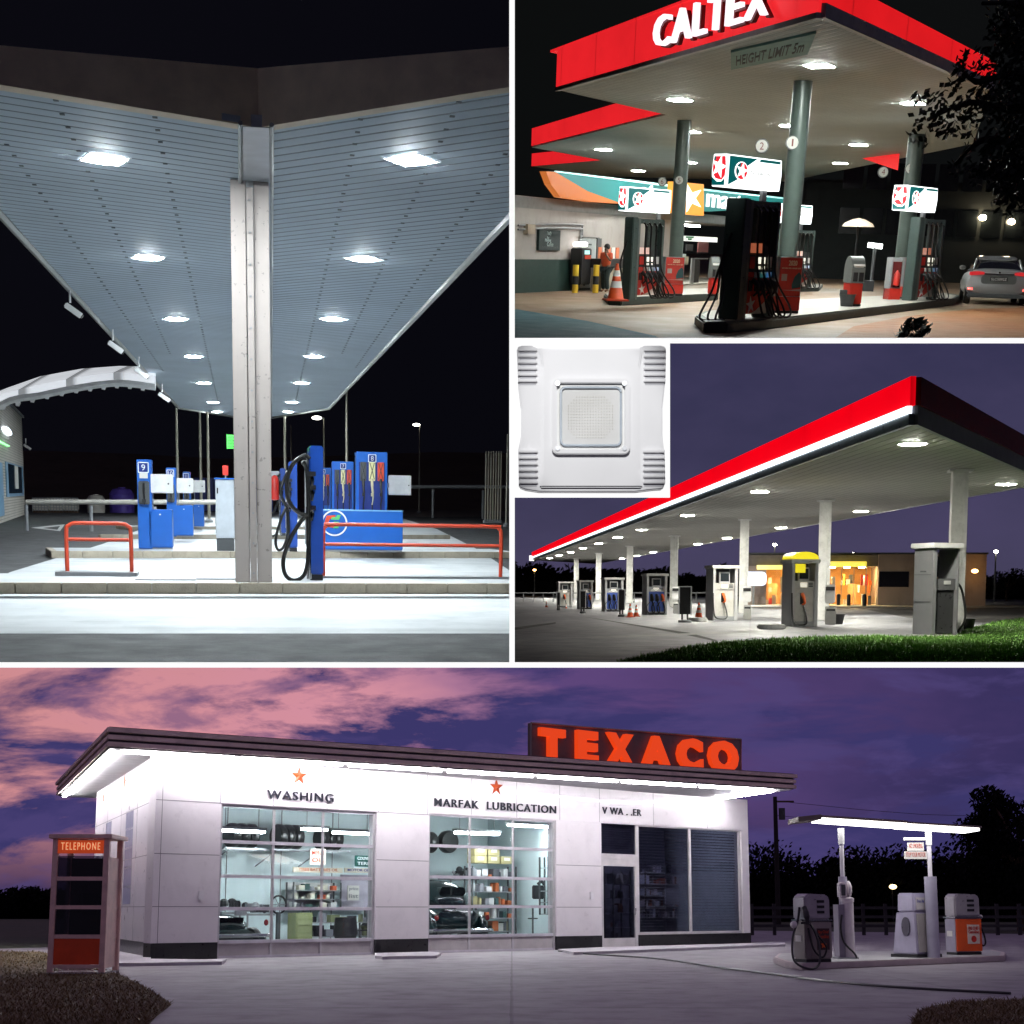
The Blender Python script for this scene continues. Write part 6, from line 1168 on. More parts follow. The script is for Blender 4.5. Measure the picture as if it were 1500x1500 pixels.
for k in range(1, 7): rb_.box(xs(8)+k*1.9, xs(8)+.02+k*1.9, 7.98, 7.998, 0, HS-.4)
part(st, 'wall_joints', rb_, seamm)
IL = E('workshop_tube', (.9,.97,1), 150)
def spotI(px0, px1, py0, py1, t_):
    (s0, z1), (s1, z0) = S(px0, py0, t_), S(px1, py1, t_); return min(s0,s1), max(s0,s1), min(z0,z1), max(z0,z1)
def ith(name, label, cat, s, t_, z=0, group=None, yaw=0): return thing(name, label, cat, C0+dv*s+nn*t_+Vector((0,0,z)), yaw4+yaw, group)
for i, (x0, y0, x1, y1, t_, lab) in enumerate(((320,1217,388,1218,4,'leftmost glowing tube in the left bay'),(441,1215,480,1210,5.5,'short glowing tube in the middle of the left bay'),(487,1220,546,1222,3.5,'glowing tube at the right of the left bay'),(666,1220,731,1211,4,'slanting tube at the left of the right bay'),(744,1209,812,1200,3,'slanting tube at the right of the right bay'))):
    (s0, z0), (s1, z1) = S(x0, y0, t_), S(x1, y1, t_); t = ith('fluorescent_lamp', lab+' ceiling', 'ceiling light', s0, t_, z0, 'workshop tube lamps'); b = MB(); b.box(0, s1-s0, -.12, .12, .05, .13); part(t, 'housing', b, grey)
    for yy in (-.06, .06): b = MB(); b.cyl((.05,yy,.01), (s1-s0-.05,yy,.01), .03, n=10); part(t, 'tube', b, IL)
    b = MB(); b.cyl((.2,0,.13), (.2,0,HS-.36-z0), .01, n=6); b.cyl((s1-s0-.2,0,.13), (s1-s0-.2,0,HS-.36-z0), .01, n=6); part(t, 'chain', b, grey)
part(st, 'office_lamp', fb(d2+.5, e2-.5, HS-.45, HS-.38, 2.4, 2.6), E('office_tube', (.85,.85,1), 60))
def tyre(t_, s_, z, r, w, ax='x', lab=None, grp='tyres on the wall racks'):
    t = ith('tyre', lab, 'tyre', s_, t_, z, grp); b = MB(); b.lathe([(r*.58,-w/2),(r*.9,-w/2),(r,-w*.32),(r,w*.32),(r*.9,w/2),(r*.58,w/2)], 0, 0, 26, ax, r); part(t, 'tread', b, rubber, smooth=True)
    b = MB(); b.lathe([(r*.58,-w*.42),(r*.585,0),(r*.58,w*.42)], 0, 0, 20, ax, r); part(t, 'inner_ring', b, darkgrey)
for (x0, x1, y0, y1, n, lab) in ((334,373,1205,1243,3,'left'), (403,438,1207,1245,3,'middle'), (466,496,1212,1246,3,'right')):
    s0, s1, z0, z1 = spotI(x0, x1, y0, y1, 7.0)
    for i in range(n): tyre(7.0, s0+(s1-s0)*(i+.5)/n, z0, (z1-z0)/2, (s1-s0)/n*.88, 'x', f'black tyre on the {lab} rack of the left bay, {["left","middle","right"][i]} one')
    t = ith('tyre_rack', f'steel bracket shelf under the {lab} group of tyres in the left bay', 'rack', s0-.2, 7.0, z0); b = MB(); b.box(0, s1-s0+.4, -.3, -.26, -.05, -.0); b.box(0, s1-s0+.4, .3, .34, -.05, -.0); b.tube([(.1,.95,-.5),(.1,-.28,-.05)], .02, 5, 1); part(t, 'shelf_bars', b, steel)
for (xc, yt_, yb_, lab) in ((656,1216,1250,'upright whitewall tyre on the shelf in the right bay'), (629,1218,1250,'tyre cut off by the left post of the right bay')):
    s0, s1, z0, z1 = spotI(xc-10, xc+10, yt_, yb_, 6.5); tyre(6.5, (s0+s1)/2, z0, (z1-z0)/2, .3, 'x' if xc < 640 else 'y', lab)
def shelf(name, label, px0, px1, py0, py1, t_, nlev, cols, seed, dens=1.0, back=None):
    s0, s1, z0, z1 = spotI(px0, px1, py0, py1, t_); t = ith(name, label, 'shelving', s0, t_, z0); w = s1-s0; h = z1-z0; rng = random.Random(seed); b = MB()
    for x in (0, w-.04): b.box(x, x+.04, 0, .04, 0, h); b.box(x, x+.04, .4, .44, 0, h)
    part(t, 'uprights', b, darkgrey)
    for i in range(nlev): b = MB(); b.box(.04, w-.04, 0, .44, h*i/nlev, h*i/nlev+.03); part(t, 'shelf_board', b, steel)
    if back: b = MB(); b.box(0, w, .45, .47, 0, h); part(t, 'back_panel', b, back)
    mats = [M('goods', c, .5) for c in cols]
    for i in range(nlev):
        x = .07
        while x < w-.2:
            ww = rng.uniform(.1,.3)*dens; hh = rng.uniform(.35,.85)*h/nlev; b = MB(); xe_ = min(x+ww, w-.06)
            if rng.random() < .5: b.cyl(((x+xe_)/2,.2,h*i/nlev+.032), ((x+xe_)/2,.2,h*i/nlev+hh), (xe_-x)/2*.9, n=10)
            else: b.box(x, xe_, .08, .36, h*i/nlev+.032, h*i/nlev+hh)
            part(t, 'goods', b, rng.choice(mats)); x += ww+rng.uniform(.01,.08)
wc = [(.7,.7,.72),(.1,.1,.12),(.6,.62,.6),(.5,.1,.04),(.03,.08,.07),(.75,.72,.6),(.3,.3,.33)]
shelf('can_shelf', 'white shelf rows of tins on the back wall of the left bay', 430, 500, 1292, 1331, 7.2, 3, wc, 1, .8, white); shelf('can_shelf', 'low dark bench shelves with oddments in the left bay', 455, 546, 1332, 1392, 5.2, 3, [(.08,.08,.1),(.02,.02,.03),(.3,.3,.35),(.5,.12,.03),(.25,.28,.15)], 2, 1.3)
shelf('parts_rack', 'tall dark steel rack crammed with parts in the right bay', 692, 757, 1268, 1384, 5, 6, [(.05,.05,.06),(.2,.2,.22),(.5,.5,.5),(.35,.3,.15),(.4,.1,.03),(.02,.05,.05)], 3, .9); shelf('parts_rack', 'far dark rack seen at the right edge of the right bay', 803, 812, 1255, 1340, 2.2, 5, wc, 4, .6)
s0, s1, z0, z1 = spotI(695, 752, 1243, 1268, 5)
for i in range(3):
    for j in range(2):
        if i == 2 and j == 1: continue
        t = ith('storage_box', f'yellowish cardboard box on top of the rack, {["left","middle","right"][i]} {"lower" if j == 0 else "upper"} one', 'box', s0+(s1-s0)*i/3, 5, z0+j*(z1-z0)/2+.05, 'boxes on top of the parts rack'); b = MB(); b.box(.02, (s1-s0)/3-.03, 0, .4, .002, (z1-z0)/2-.01); part(t, 'carton', b, M('carton_yellow', (.38,.33,.16), .7), bevel=.01); b = MB(); b.box(.15, .4, -.006, -.001, .1, .2); part(t, 'label', b, paper)
def panel(name, label, px0, px1, py0, py1, t_, mat, txt=None, tm=None, cat='sign'):
    s0, s1, z0, z1 = spotI(px0, px1, py0, py1, t_); t = ith(name, label, cat, s0, t_, z0); b = MB(); b.box(0, s1-s0, 0, .05, 0, z1-z0); part(t, 'panel', b, mat)
    if txt:
        b = MB(); n = len(txt)
        for i, w in enumerate(txt): b.text(w, (s1-s0)*.1, (z1-z0)*(1-(i+.85)/(n+.2)), (s1-s0)*.8, (z1-z0)*.55/n, -.003, .01, .01)
        part(t, 'lettering', b, tm)
    return t, s1-s0, z1-z0
panel('display_header', 'long cream lettered header over the tin shelves in the left bay', 430, 502, 1270, 1279, 7, M('cream_header', (.75,.68,.55), .5), ['TIRES BATTERIES OIL'], M('header_red', (.5,.12,.05), .5)); panel('display_header', 'short cream header board beside the long one in the left bay', 505, 546, 1271, 1279, 7, M('cream_header2', (.75,.68,.55), .5), ['MOTOR OIL'], M('header_blue', (.1,.1,.3), .5))
panel('hanging_sign', 'small orange and white sign hanging in the left bay', 455, 477, 1243, 1267, 4.5, M('sign_cream', (.8,.75,.65), .5), ['MOTOR', 'OIL'], redorange); panel('hanging_sign', 'dark green notched sign lettered COUVEN TERM in the left bay', 521, 546, 1253, 1270, 4.2, M('sign_darkgreen', (.01,.07,.06), .4), ['COUVEN', 'TERM'], white)
panel('notice_board', 'small white framed notice on the left bay back wall', 510, 526, 1297, 1319, 7.3, paper, ['price', 'list'], grey); panel('tool_board', 'lilac grey tool board behind the notice in the left bay', 500, 546, 1281, 1331, 7.6, M('tool_board', (.5,.46,.55), .6), cat='board')
t, w, h = panel('drawer_cabinet', 'olive green drawer cabinet standing in the left bay', 434, 457, 1337, 1386, 5.0, M('olive_green', (.3,.34,.15), .5), cat='cabinet')
b = MB(); b.box(0, w, .051, .45, 0, h); part(t, 'body', b, M('olive_body', (.25,.28,.12), .5))
for i in range(5): b = MB(); b.box(.04, w-.04, -.02, -.001, h*i/5+.03, h*(i+1)/5-.03); part(t, 'drawer', b, M('olive_drawer', (.33,.37,.18), .45))
for px0, px1, py0, py1, t_, lab, tp_ in ((396,420,1314,1336,5.5,'wheel of a tyre machine standing behind the left bay glass','wheel'),(492,520,1344,1390,4.6,'dark round basket behind the left bay glass','basket'),(322,345,1320,1336,5,'dark engine parts heaped on the bench in the left bay','heap'),(358,392,1322,1338,5,'second heap of dark parts on the bench in the left bay','heap'),(783,798,1290,1317,3.4,'black wall telephone in the right bay','phone'),(772,789,1328,1386,3.0,'thin black jack stand in the right bay','stand'),(655,690,1263,1287,6.5,'parts box full of oddments on the right bay shelf','heap'),(508,545,1352,1388,4.9,'old chair back and frames leaning in the left bay','stand')):
    s0, s1, z0, z1 = spotI(px0, px1, py0, py1, t_); w, h = s1-s0, z1-z0; nm = {'wheel':'tyre_machine','basket':'basket','heap':'engine_parts','phone':'wall_telephone','stand':'jack_stand'}[tp_]; t = ith(nm, lab, nm.replace('_', ' '), s0+w/2, t_, z0)
    if tp_ == 'wheel':
        b = MB(); N = 20; b.tube([(w*.45*math.cos(2*PI*i/N), 0, h/2+w*.45*math.sin(2*PI*i/N)) for i in range(N+1)], .03, 6, 1); part(t, 'rim', b, black); b = MB()
        for i in range(3): b.tube([(w*.45*math.cos(PI*i/3),0,h/2+w*.45*math.sin(PI*i/3)), (-w*.45*math.cos(PI*i/3),0,h/2-w*.45*math.sin(PI*i/3))], .015, 5, 1)
        part(t, 'spokes', b, steel); b = MB(); b.box(-.05, .05, -.05, .05, -z0, 0); b.box(-.3, .3, -.2, .2, -z0, -z0+.08); part(t, 'stand', b, darkgrey)
    elif tp_ == 'basket': b = MB(); b.lathe([(w*.3,0),(w*.52,h*.5),(w*.45,h),(w*.4,h),(w*.4,h*.6),(w*.2,.1)]); part(t, 'bowl', b, black, smooth=True)
    elif tp_ == 'phone': b = MB(); b.box(-w/2, w/2, 0, .15, 0, h*.75); part(t, 'case', b, black, bevel=.03); b = MB(); b.tube([(-w*.3,-.05,h*.8),(0,-.1,h*.95),(w*.3,-.05,h*.8)], .05, 6); part(t, 'receiver', b, black)
    elif tp_ == 'stand':
        b = MB(); b.cyl((0,0,0), (0,0,h), .03, n=8); part(t, 'post', b, darkgrey); b = MB()
        for k in (.3,.7): b.cyl((-w*.4,0,h*k), (w*.4,0,h*k), .02, n=6)
        b.tube([(-w*.4,0,0),(0,0,h*.15),(w*.4,0,0)], .025, 6, 1); part(t, 'arms', b, black)
    else:
        rng = random.Random(px0); 
        for k in range(9): b = MB(); x = rng.uniform(-w/2, w/2); zz = rng.uniform(0, h*.4); r = rng.uniform(.06,.16); (b.sph((x,rng.uniform(-.1,.1),zz+r), r, n=8, m=6) if k % 2 else b.box(x-r, x+r, -.1, .1, zz, zz+r*1.6)); part(t, 'part_piece', b, rng.choice([darkgrey, steel, black, grey]))
        b = MB(); b.box(-w*.6, w*.6, -.3, .35, -.06, -.002); b.box(-w*.55, -w*.5, -.25, -.2, -z0, -.06); b.box(w*.5, w*.55, -.25, -.2, -z0, -.06); part(t, 'bench', b, grey)
# old cars in the bays
def old_car(s_, t_, k, label, hs=1.0, yaw=0):
    t = ith('vintage_car', label, 'car', s_, t_, .02, 'dark green old cars in the work bays', yaw); cp = M('dark_green_paint', (.003,.02,.022), .15, coat=.5, var=.05)
    st_ = [(0,.3,.5,.75),(.12,.62,.42,.98),(.5,.74,.36,1.12),(1.2,.78,.34,1.18),(2.6,.76,.34,1.15),(3.4,.6,.36,1.1),(4.3,.4,.4,1.05),(4.5,.2,.5,.95)]
    part(t, 'body', MB().loft([ring(a_*k, z0*k*hs, z1*k*hs, y*k, 2.8, 24) for y, a_, z0, z1 in st_]), cp, smooth=True)
    gs = [(.3,.35,.95,1.2),(.45,.55,.95,1.45),(.8,.64,.95,1.62),(1.5,.66,.95,1.7),(2.3,.64,.95,1.66),(2.8,.6,.95,1.35),(3.0,.5,.95,1.1)]
    part(t, 'cabin', MB().loft([ring(a_*k, z0*k*hs, z1*k*hs, y*k, 2.6, 24, .85) for y, a_, z0, z1 in gs]), cp, smooth=True)
    b = MB(); b.ext(rrect(-.38*k,.38*k,1.28*k*hs,1.5*k*hs,.1*k), .36*k, .7*k); part(t, 'rear_window', b, M('old_glass', (.01,.015,.015), .05), bevel=.02)
    for sx in (-1, 1):
        b = MB(); b.loft([ring(.16*k*q_, .25*k, (.25+.62*h_)*k*hs, (-.05+y)*k, 2.4, 16) for y, q_, h_ in ((0,.3,.5),(.15,.9,.9),(.5,1.1,1.0),(.9,1,.9),(1.3,.4,.5))]); b.v = [(v[0]+sx*.76*k, v[1], v[2]) for v in b.v]; part(t, 'fender', b, cp, smooth=True)
        wheel(t, sx*.74*k, .5*k, .34*k, .18*k); wheel(t, sx*.74*k, 3.5*k, .34*k, .18*k)
        b = MB(); b.sph((sx*.76*k,-.08*k,.8*k), .06*k, .05*k, .08*k); part(t, 'tail_light', b, M('tail_lens', (.25,.02,.02), .2), smooth=True)
    b = MB(); b.tube([(-.95*k,.05*k,.48*k),(-.8*k,-.14*k,.48*k),(0,-.2*k,.48*k),(.8*k,-.14*k,.48*k),(.95*k,.05*k,.48*k)], .05*k, 8); part(t, 'bumper', b, chrome, smooth=True)
    b = MB(); b.box(-.17*k,.17*k,-.09*k,-.05*k,.98*k,1.1*k); part(t, 'number_plate', b, M('old_plate', (.35,.36,.38), .5))
sc_, _ = S(668, 1380, 1.6); old_car(sc_, 1.4, 1.12, 'rounded dark green old car seen from behind in the right bay', 1.05, R(-6))
sc_, _ = S(352, 1380, 1.2); old_car(sc_, 1.3, 1.0, 'dark green old car with low tail in the left bay', .62, R(4))
for x, w_, lab in ((905,1.0,'shelf'),): pass
shelf('office_shelf', 'dim shelves of goods behind the office door glass', 898, 925, 1275, 1380, 2.2, 5, [(.4,.15,.08),(.3,.3,.35),(.1,.1,.12),(.5,.5,.5)], 6, .7); shelf('office_shelf', 'long shelves of bottles behind the office blinds', 945, 1008, 1262, 1345, 4.0, 5, [(.4,.4,.5),(.1,.1,.12),(.5,.45,.5),(.3,.08,.05)], 7, .6)
panel('cash_machine', 'pale grey office machine behind the wide window', 975, 995, 1300, 1325, 3.0, M('machine_grey', (.45,.45,.5), .4), cat='machine')
# roof sign
so = .35; t = thing('roof_sign', 'long brown roof board carrying big orange red raised letters', 'sign', C0+nn*so, yaw4); Q = [S(x, y, so) for x, y in ((777,1059),(1085,1083),(1085,1133),(777,1112))]
part(t, 'board', MB().ext([(Q[3][0],Q[3][1]),(Q[2][0],Q[2][1]),(Q[1][0],Q[1][1]),(Q[0][0],Q[0][1])], 0, .12), M('sign_board_brown', (.2,.155,.14), .6, dirt=.5, scale=1.2))
b = MB(); b.tube([(x,-.02,z) for x, z in Q+[Q[0]]], .03, 5, 1); part(t, 'edge_trim', b, M('sign_trim', (.35,.3,.27), .5)); L3 = [792,846,890,941,994,1040]; L4 = [828,876,928,983,1029,1081]
for ch, x0, x1 in zip('TEXACO', L3, L4):
    yb_ = 1112+(x0-790)*.0745; yt_ = 1065+(x0-790)*.07; (s0, z0), (s1, z1) = S(x0, yb_, so-.15), S(x1, yt_, so-.15); zt_ = S(x0, yt_, so-.15)[1]
    part(t, 'letter', MB().text(ch, s0, z0, s1-s0, zt_-z0, -.02, .16, .06), E('letter_orange_glow', (1,.07,.01), .72, (.7,.06,.01)), bevel=0)
b = MB()
for k in (.1,.5,.9): x = Q[3][0]+(Q[2][0]-Q[3][0])*k; b.tube([(x,.1,5.2),(x,.9,5.2),(x,.13,6.0)], .025, 5, 1)
part(t, 'brace', b, darkgrey)
# pavement slabs before the piers
for pts, lab in (([(165,1404),(222,1409),(300,1410),(331,1409),(325,1413.5),(165,1416)],'a'), ([(549,1400),(627,1398),(646,1399),(640,1404),(560,1405.5),(549,1404)],'b'), ([(818,1394),(880,1391),(1100,1384.5),(1150,1383),(1150,1386.5),(940,1395),(840,1399)],'c'), ([(80,1392),(132,1388),(221,1407),(218,1411),(165,1413),(90,1400)],'d')):
    struct('pavement', MB().prism([(p.x,p.y) for p in [G(x, y) for x, y in pts]], .0, .07), M('pale_slab', (.5,.47,.5), .7, dirt=.2))
# ---- telephone booth
c = G(68, 1427); w = P4.along_x(c, X, 152); H = P4.up(c, 1222); dpt = .95
t = thing('telephone_booth', 'beige telephone booth with orange red panels standing at the left', 'telephone booth', c); bm4 = M('booth_beige', (.8,.56,.48), .5, dirt=.3); zz = lambda py: P4.up(c, py)
b = MB()
for x0, y0 in ((0,0),(w-.1,0),(0,dpt-.1),(w-.1,dpt-.1)): b.box(x0, x0+.1, y0, y0+.1, 0, H-.08)
part(t, 'corner_posts', b, bm4, bevel=.008); b = MB(); b.box(-.06, w+.06, -.06, dpt+.06, H-.08, H); part(t, 'roof', b, bm4, bevel=.01)
b = MB(); b.box(.101, w-.101, -.012, .06, zz(1250), H-.11); o = part(t, 'sign_panel', b, E('booth_sign_glow', (.85,.1,.02), .32, (.6,.08,.02)))
part(t, 'lettering', MB().text('TELEPHONE', .16, zz(1245), w-.32, (zz(1234)-zz(1245)), -.013, .012, .0, 1.35), E('booth_letters', (1,.45,.15), .7))
for k, (yy) in enumerate((1287, 1329, 1372)):
    z = zz(yy); b = MB(); b.box(.101, w-.101, .01, .07, z-.035, z+.035); b.box(w-.1, w-.04, .101, dpt-.101, z-.035, z+.035); b.box(.04, .1, .101, dpt-.101, z-.035, z+.035); part(t, 'cross_rail', b, bm4)
b = MB(); b.box(.101, w-.101, .02, .05, zz(1413), zz(1375)); part(t, 'lower_panel', b, M('booth_orange', (.8,.085,.02), .4)); b = MB(); b.box(w-.08, w-.05, .101, dpt-.101, .1, zz(1255)); part(t, 'side_panel', b, bm4)
b = MB(); b.box(.101, w-.101, .01, .06, zz(1418), zz(1413.5)); 
for i in range(5): b.box(.2, w-.2, .02, .05, .03+i*.03, .045+i*.03)
part(t, 'vent_grille', b, bm4)
dgl = glass('booth_glass', (.6,.62,.7), .1, .8); ys = [1251,1286,1330,1371]
for a_, b_ in ((1252,1286),(1288,1328),(1330,1371)): m = MB(); m.box(.101, w-.101, .03, .035, zz(b_)+.03, zz(a_)-.02); part(t, 'pane', m, dgl)
m = MB(); m.box(.06, .065, .101, dpt-.101, .3, zz(1255)); part(t, 'side_pane', m, dgl)
b = MB(); b.box(w*.4, w*.65, dpt-.35, dpt-.15, 1.05, 1.45); b.tube([(w*.35,dpt-.4,1.42),(w*.34,dpt-.42,1.25),(w*.35,dpt-.4,1.08)], .03, 6); part(t, 'telephone', b, black); b = MB(); b.box(.1, w-.1, dpt-.12, dpt-.1, .5, zz(1255)); part(t, 'back_panel', b, M('booth_back', (.05,.05,.06), .5)); b = MB(); b.box(0, w, 0, dpt, 0, .03); part(t, 'floor', b, concrete)
# ---- pump island
ip = [(1133,1411),(1150,1418),(1175,1421.5),(1300,1416),(1472,1408.5),(1474,1403),(1455,1399),(1180,1402),(1140,1405)]; P = [G(x, y) for x, y in ip]; c = P[0]
t = thing('pump_island', 'raised pale concrete island carrying the old pumps', 'kerb island', c); part(t, 'kerb', MB().prism([(p.x-c.x,p.y-c.y) for p in P], 0, .13), M('island_pinkish', (.5,.42,.42), .7, dirt=.2), bevel=.02); ctr = sum((p-c for p in P), Vector())/len(P)
part(t, 'top_slab', MB().prism([((p-c).x*.96+ctr.x*.04,(p-c).y*.96+ctr.y*.04) for p in P], .125, .134), concrete)
def vpump(xl, xc, xr, yb, yt, yaw, face, sidem, label, post, txt, hose_left, f0=.22):
    P, L, W_, H = P4.box2(xl, xc, xr, yb, yt, yaw, .134); W_ = min(W_, .8); t = thing('vintage_fuel_pump', label, 'fuel pump', P, yaw, 'old fuel pumps on the island'); hz = H*.6
    b = MB(); b.box(.02, L-.02, .02, W_-.02, 0, .06); part(t, 'plinth', b, black); b = MB(); b.box(0, L, 0, W_, .06, hz); part(t, 'lower_body', b, sidem, bevel=.03); b = MB(); b.box(L*f0, L*.985, -.01, .02, .08, hz-.02); part(t, 'front_panel', b, face, bevel=.008)
    b = MB(); b.box(-.02, L+.02, -.02, W_+.02, hz, hz+.03); part(t, 'belt_trim', b, chrome, bevel=.008)
    b = MB(); b.ext([(.01,hz+.031),(L-.01,hz+.031),(L-.01,H*.93),(L-.08,H*.99),(.12,H),(.01,H*.95)], .01, W_-.01); part(t, 'head', b, M('pump_head_silver', (.5,.47,.5), .3, .5), bevel=.03)
    for k in range(3): b = MB(); b.box(L*.48, L*.74, -.006, .012, H*(.71+.078*k), H*(.75+.078*k)); part(t, 'counter_window', b, black)
    o = part(t, 'poster', MB().box(L*.42, L*.88, -.02, -.011, hz*.3, hz*.82), post); b = MB()
    for i, w in enumerate(txt[0]): b.text(w, L*.45, hz*(.68-.1*i), L*.4, hz*.09, -.021, .006, .01)
    i_ = mesh_obj('poster_lettering', b, txt[1]); i_.parent = o; i_ = mesh_obj('poster_emblem', MB().ext(star(L*.65, hz*.42, hz*.09, .5) if txt[2] == 's' else circ(L*.65, hz*.43, hz*.09, 16), -.028, -.0205), txt[3]); i_.parent = o
    b = MB(); b.box(-.012, -.001, W_*.3, W_*.75, hz*.5, hz*.65); part(t, 'side_notice', b, paper)
    if hose_left:
        b = MB(); b.tube([(-.0,W_*.4,H*.8),(-.08,W_*.3,H*.6),(-.3,0,H*.35),(-.42,-.2,.05),(-.25,-.45,-.1),(.05,-.35,0),(.15,-.2,H*.3),(.05,-.1,H*.55),(-.1,0,H*.57)], .022, 8, 6); part(t, 'hose', b, rubber, smooth=True)
        b = MB(); b.tube([(.03,-.03,H*.62),(.2,-.12,H*.4),(.38,-.14,H*.22),(.3,-.12,.1),(.12,-.08,H*.2),(.05,-.03,H*.5)], .02, 8, 6); part(t, 'hose', b, rubber, smooth=True)
        b = MB(); b.tube([(-.02,-.02,H*.8),(-.04,-.1,H*.7),(-.02,-.12,H*.55)], [.05,.06,.04], 8); part(t, 'nozzle', b, black); b = MB(); b.sph((-.3,-.05,H*.55), .07); part(t, 'hose_reel_ball', b, paper, smooth=True)
    else:
        b = MB(); b.tube([(L,W_*.4,H*.55),(L+.12,W_*.3,H*.4),(L+.16,W_*.2,H*.2),(L+.08,W_*.2,.2),(L+.0,W_*.3,.3)], .022, 8, 6); part(t, 'hose', b, rubber, smooth=True); b = MB(); b.sph((L+.08,W_*.3,H*.62), .05); part(t, 'nozzle', b, paper, smooth=True)
vpump(1162,1181,1220,1410,1309,R(24),M('taupe_panel', (.3,.26,.24), .4), M('taupe_side', (.26,.23,.22), .4, .2), 'taupe old pump with looping black hoses at the left end of the island', M('poster_dark', (.05,.02,.02), .5), (('Sky Chief', 'Gasoline'), redorange, 's', orange), True)
vpump(1385,1402,1440,1399,1309,R(24),M('bright_orange_panel', (.75,.1,.02), .35), M('lilac_side', (.36,.33,.42), .4, .2), 'orange fronted old pump at the right end of the island', M('poster_cream', (.7,.6,.5), .5), (('FIRE CHIEF', 'Gasoline'), red, 'c', red), False, .01)
# taper sided pump
P_, L, W_, H = P4.box2(1308,1344,1377,1403,1308,R(34),.134); W_ = min(W_, 1.0); t = thing('vintage_fuel_pump', 'lilac taper sided old cabinet between the two lamp posts', 'fuel pump', P_, R(34), 'old fuel pumps on the island')
def taper(z0, z1, i0, i1, x0=0, x1=None, y0=0, y1=None):
    x1 = L if x1 is None else x1; y1 = W_ if y1 is None else y1; m = MB(); return m.hexa([(x0,y0+i0*.3,z0),(x1-i0,y0+i0*.3,z0),(x1-i0,y1-i0,z0),(x0,y1-i0,z0)], [(x0,y0+i1*.3,z1),(x1-i1,y0+i1*.3,z1),(x1-i1,y1-i1,z1),(x0,y1-i1,z1)])
lil = M('lilac_enamel', (.5,.47,.6), .35, coat=.2); part(t, 'plinth', MB().box(-.03, L+.03, -.03, W_+.03, 0, .07), black); part(t, 'lower_body', taper(.07, H*.7, 0, W_*.2), lil, bevel=.015); part(t, 'head', taper(H*.7+.003, H, W_*.24, W_*.27), lil, bevel=.03)
part(t, 'front_panel', MB().hexa([(.06,-.03,.12),(L-.06,-.03,.12),(L-.06,.0,.12),(.06,.0,.12)], [(.06,W_*.06-.03,H*.68),(L-.26,W_*.06-.03,H*.68),(L-.26,W_*.06,H*.68),(.06,W_*.06,H*.68)]), M('khaki_panel', (.42,.4,.36), .4)); part(t, 'top_label', MB().box(.08, L-.3, W_*.05, W_*.07, H*.74, H*.93), paper)
o = mesh_obj('label_lettering', MB().text('Free Air', .1, H*.85, L-.5, H*.05, W_*.05-.001, .006), M('label_blue', (.1,.1,.4), .5)); o.parent = t
part(t, 'side_oval', MB().extx([(W_*.4+.11*math.cos(2*PI*i/20), H*.48+.2*math.sin(2*PI*i/20)) for i in range(20)], -.03, .0), M('oval_grey', (.12,.11,.14), .3))
# air tower + lamp posts with canopy
c = G(1240.5, 1404, .134); X1 = P4.along_x(c, X, 1252.5); zt = lambda py: P4.up(c, py); t = thing('air_tower', 'white air and water tower with meter head under the left lamp post', 'air pump', c)
pw = M('tower_white', (.68,.62,.64), .4, dirt=.1); b = MB(); b.box(-X1, -X1*.25, -.1, .35, 0, zt(1325)); part(t, 'hose_bay', b, M('tower_dark', (.25,.22,.28), .4)); b = MB(); b.lathe([(X1*.72,0),(X1*.72,zt(1322)),(X1*.8,zt(1321)),(X1*.8,zt(1316)),(X1*.5,zt(1314))], X1*.3, 0, 20); part(t, 'barrel', b, pw, smooth=True)
b = MB(); b.box(-X1*.75, X1*.1, -.14, .15, zt(1316), zt(1292)); o = part(t, 'meter_head', b, pw, bevel=.03); i_ = mesh_obj('dial', MB().box(-X1*.6, -X1*.1, -.15, -.141, zt(1312), zt(1296)), darkgrey); i_.parent = o
b = MB(); b.sph((X1*.55,.05,zt(1303)), X1*.4, .15, zt(1290)-zt(1303)); part(t, 'bell_cover', b, pw, smooth=True); b = MB(); b.tube([(-.1,-.12,zt(1340)),(-.14,-.14,zt(1360)),(-.08,-.14,zt(1380)),(.1,-.2,zt(1395)),(.15,-.25,.02)], .02, 6); part(t, 'hose', b, rubber)
b = MB(); b.box(-X1*1.3, X1*1.2, -.2, .3, 0, .03); part(t, 'base_plate', b, steel)
ZL = zt(1213)
def lampost(px, py, wpx, label, thick):
    c = G(px, py, .134); r = P4.along_x(c, X, px+wpx/2); t = thing('lamp_post', label, 'lamp post', c, 0, 'white posts carrying the island lamps'); b = MB(); h = ZL-.0
    b.cyl((0,.1,.0), (0,.1,h-.35), r, n=14); part(t, 'post', b, M('post_white', (.7,.67,.72), .4), smooth=True); b = MB(); b.cyl((0,.1,h-.34), (0,.1,h), r*1.35, r*1.5, n=14); part(t, 'collar', b, white, smooth=True)
    b = MB(); b.cyl((0,.1,0), (0,.1,P4.up(c, 1284)), thick, n=16); part(t, 'sleeve', b, M('sleeve_lilac', (.42,.4,.5), .4), smooth=True); return t, c, r
t1, cA, rA = lampost(1240, 1404, 6.5, 'slim white lamp post rising from the air tower', .09); t2, cB, rB = lampost(1370, 1403, 6.5, 'slim white lamp post behind the taper sided cabinet', .13)
t = thing('island_lamp_canopy', 'long flat glowing lamp canopy carried by two slim white posts', 'lamp canopy', (cA.x, cA.y+.1, 0)); tx = lambda px: P4.along_x(Vector((cA.x,cA.y,.134)), X, px); z0 = ZL+.134
part(t, 'hood', MB().ext([(tx(1185),z0+.16),(tx(1437),z0+.05),(tx(1437),z0-.0),(tx(1318),z0+.04),(tx(1250),z0+.06),(tx(1170),z0+.08),(tx(1160),z0+.12)], -.12, .5), M('hood_dark', (.12,.1,.09), .4)) if False else None
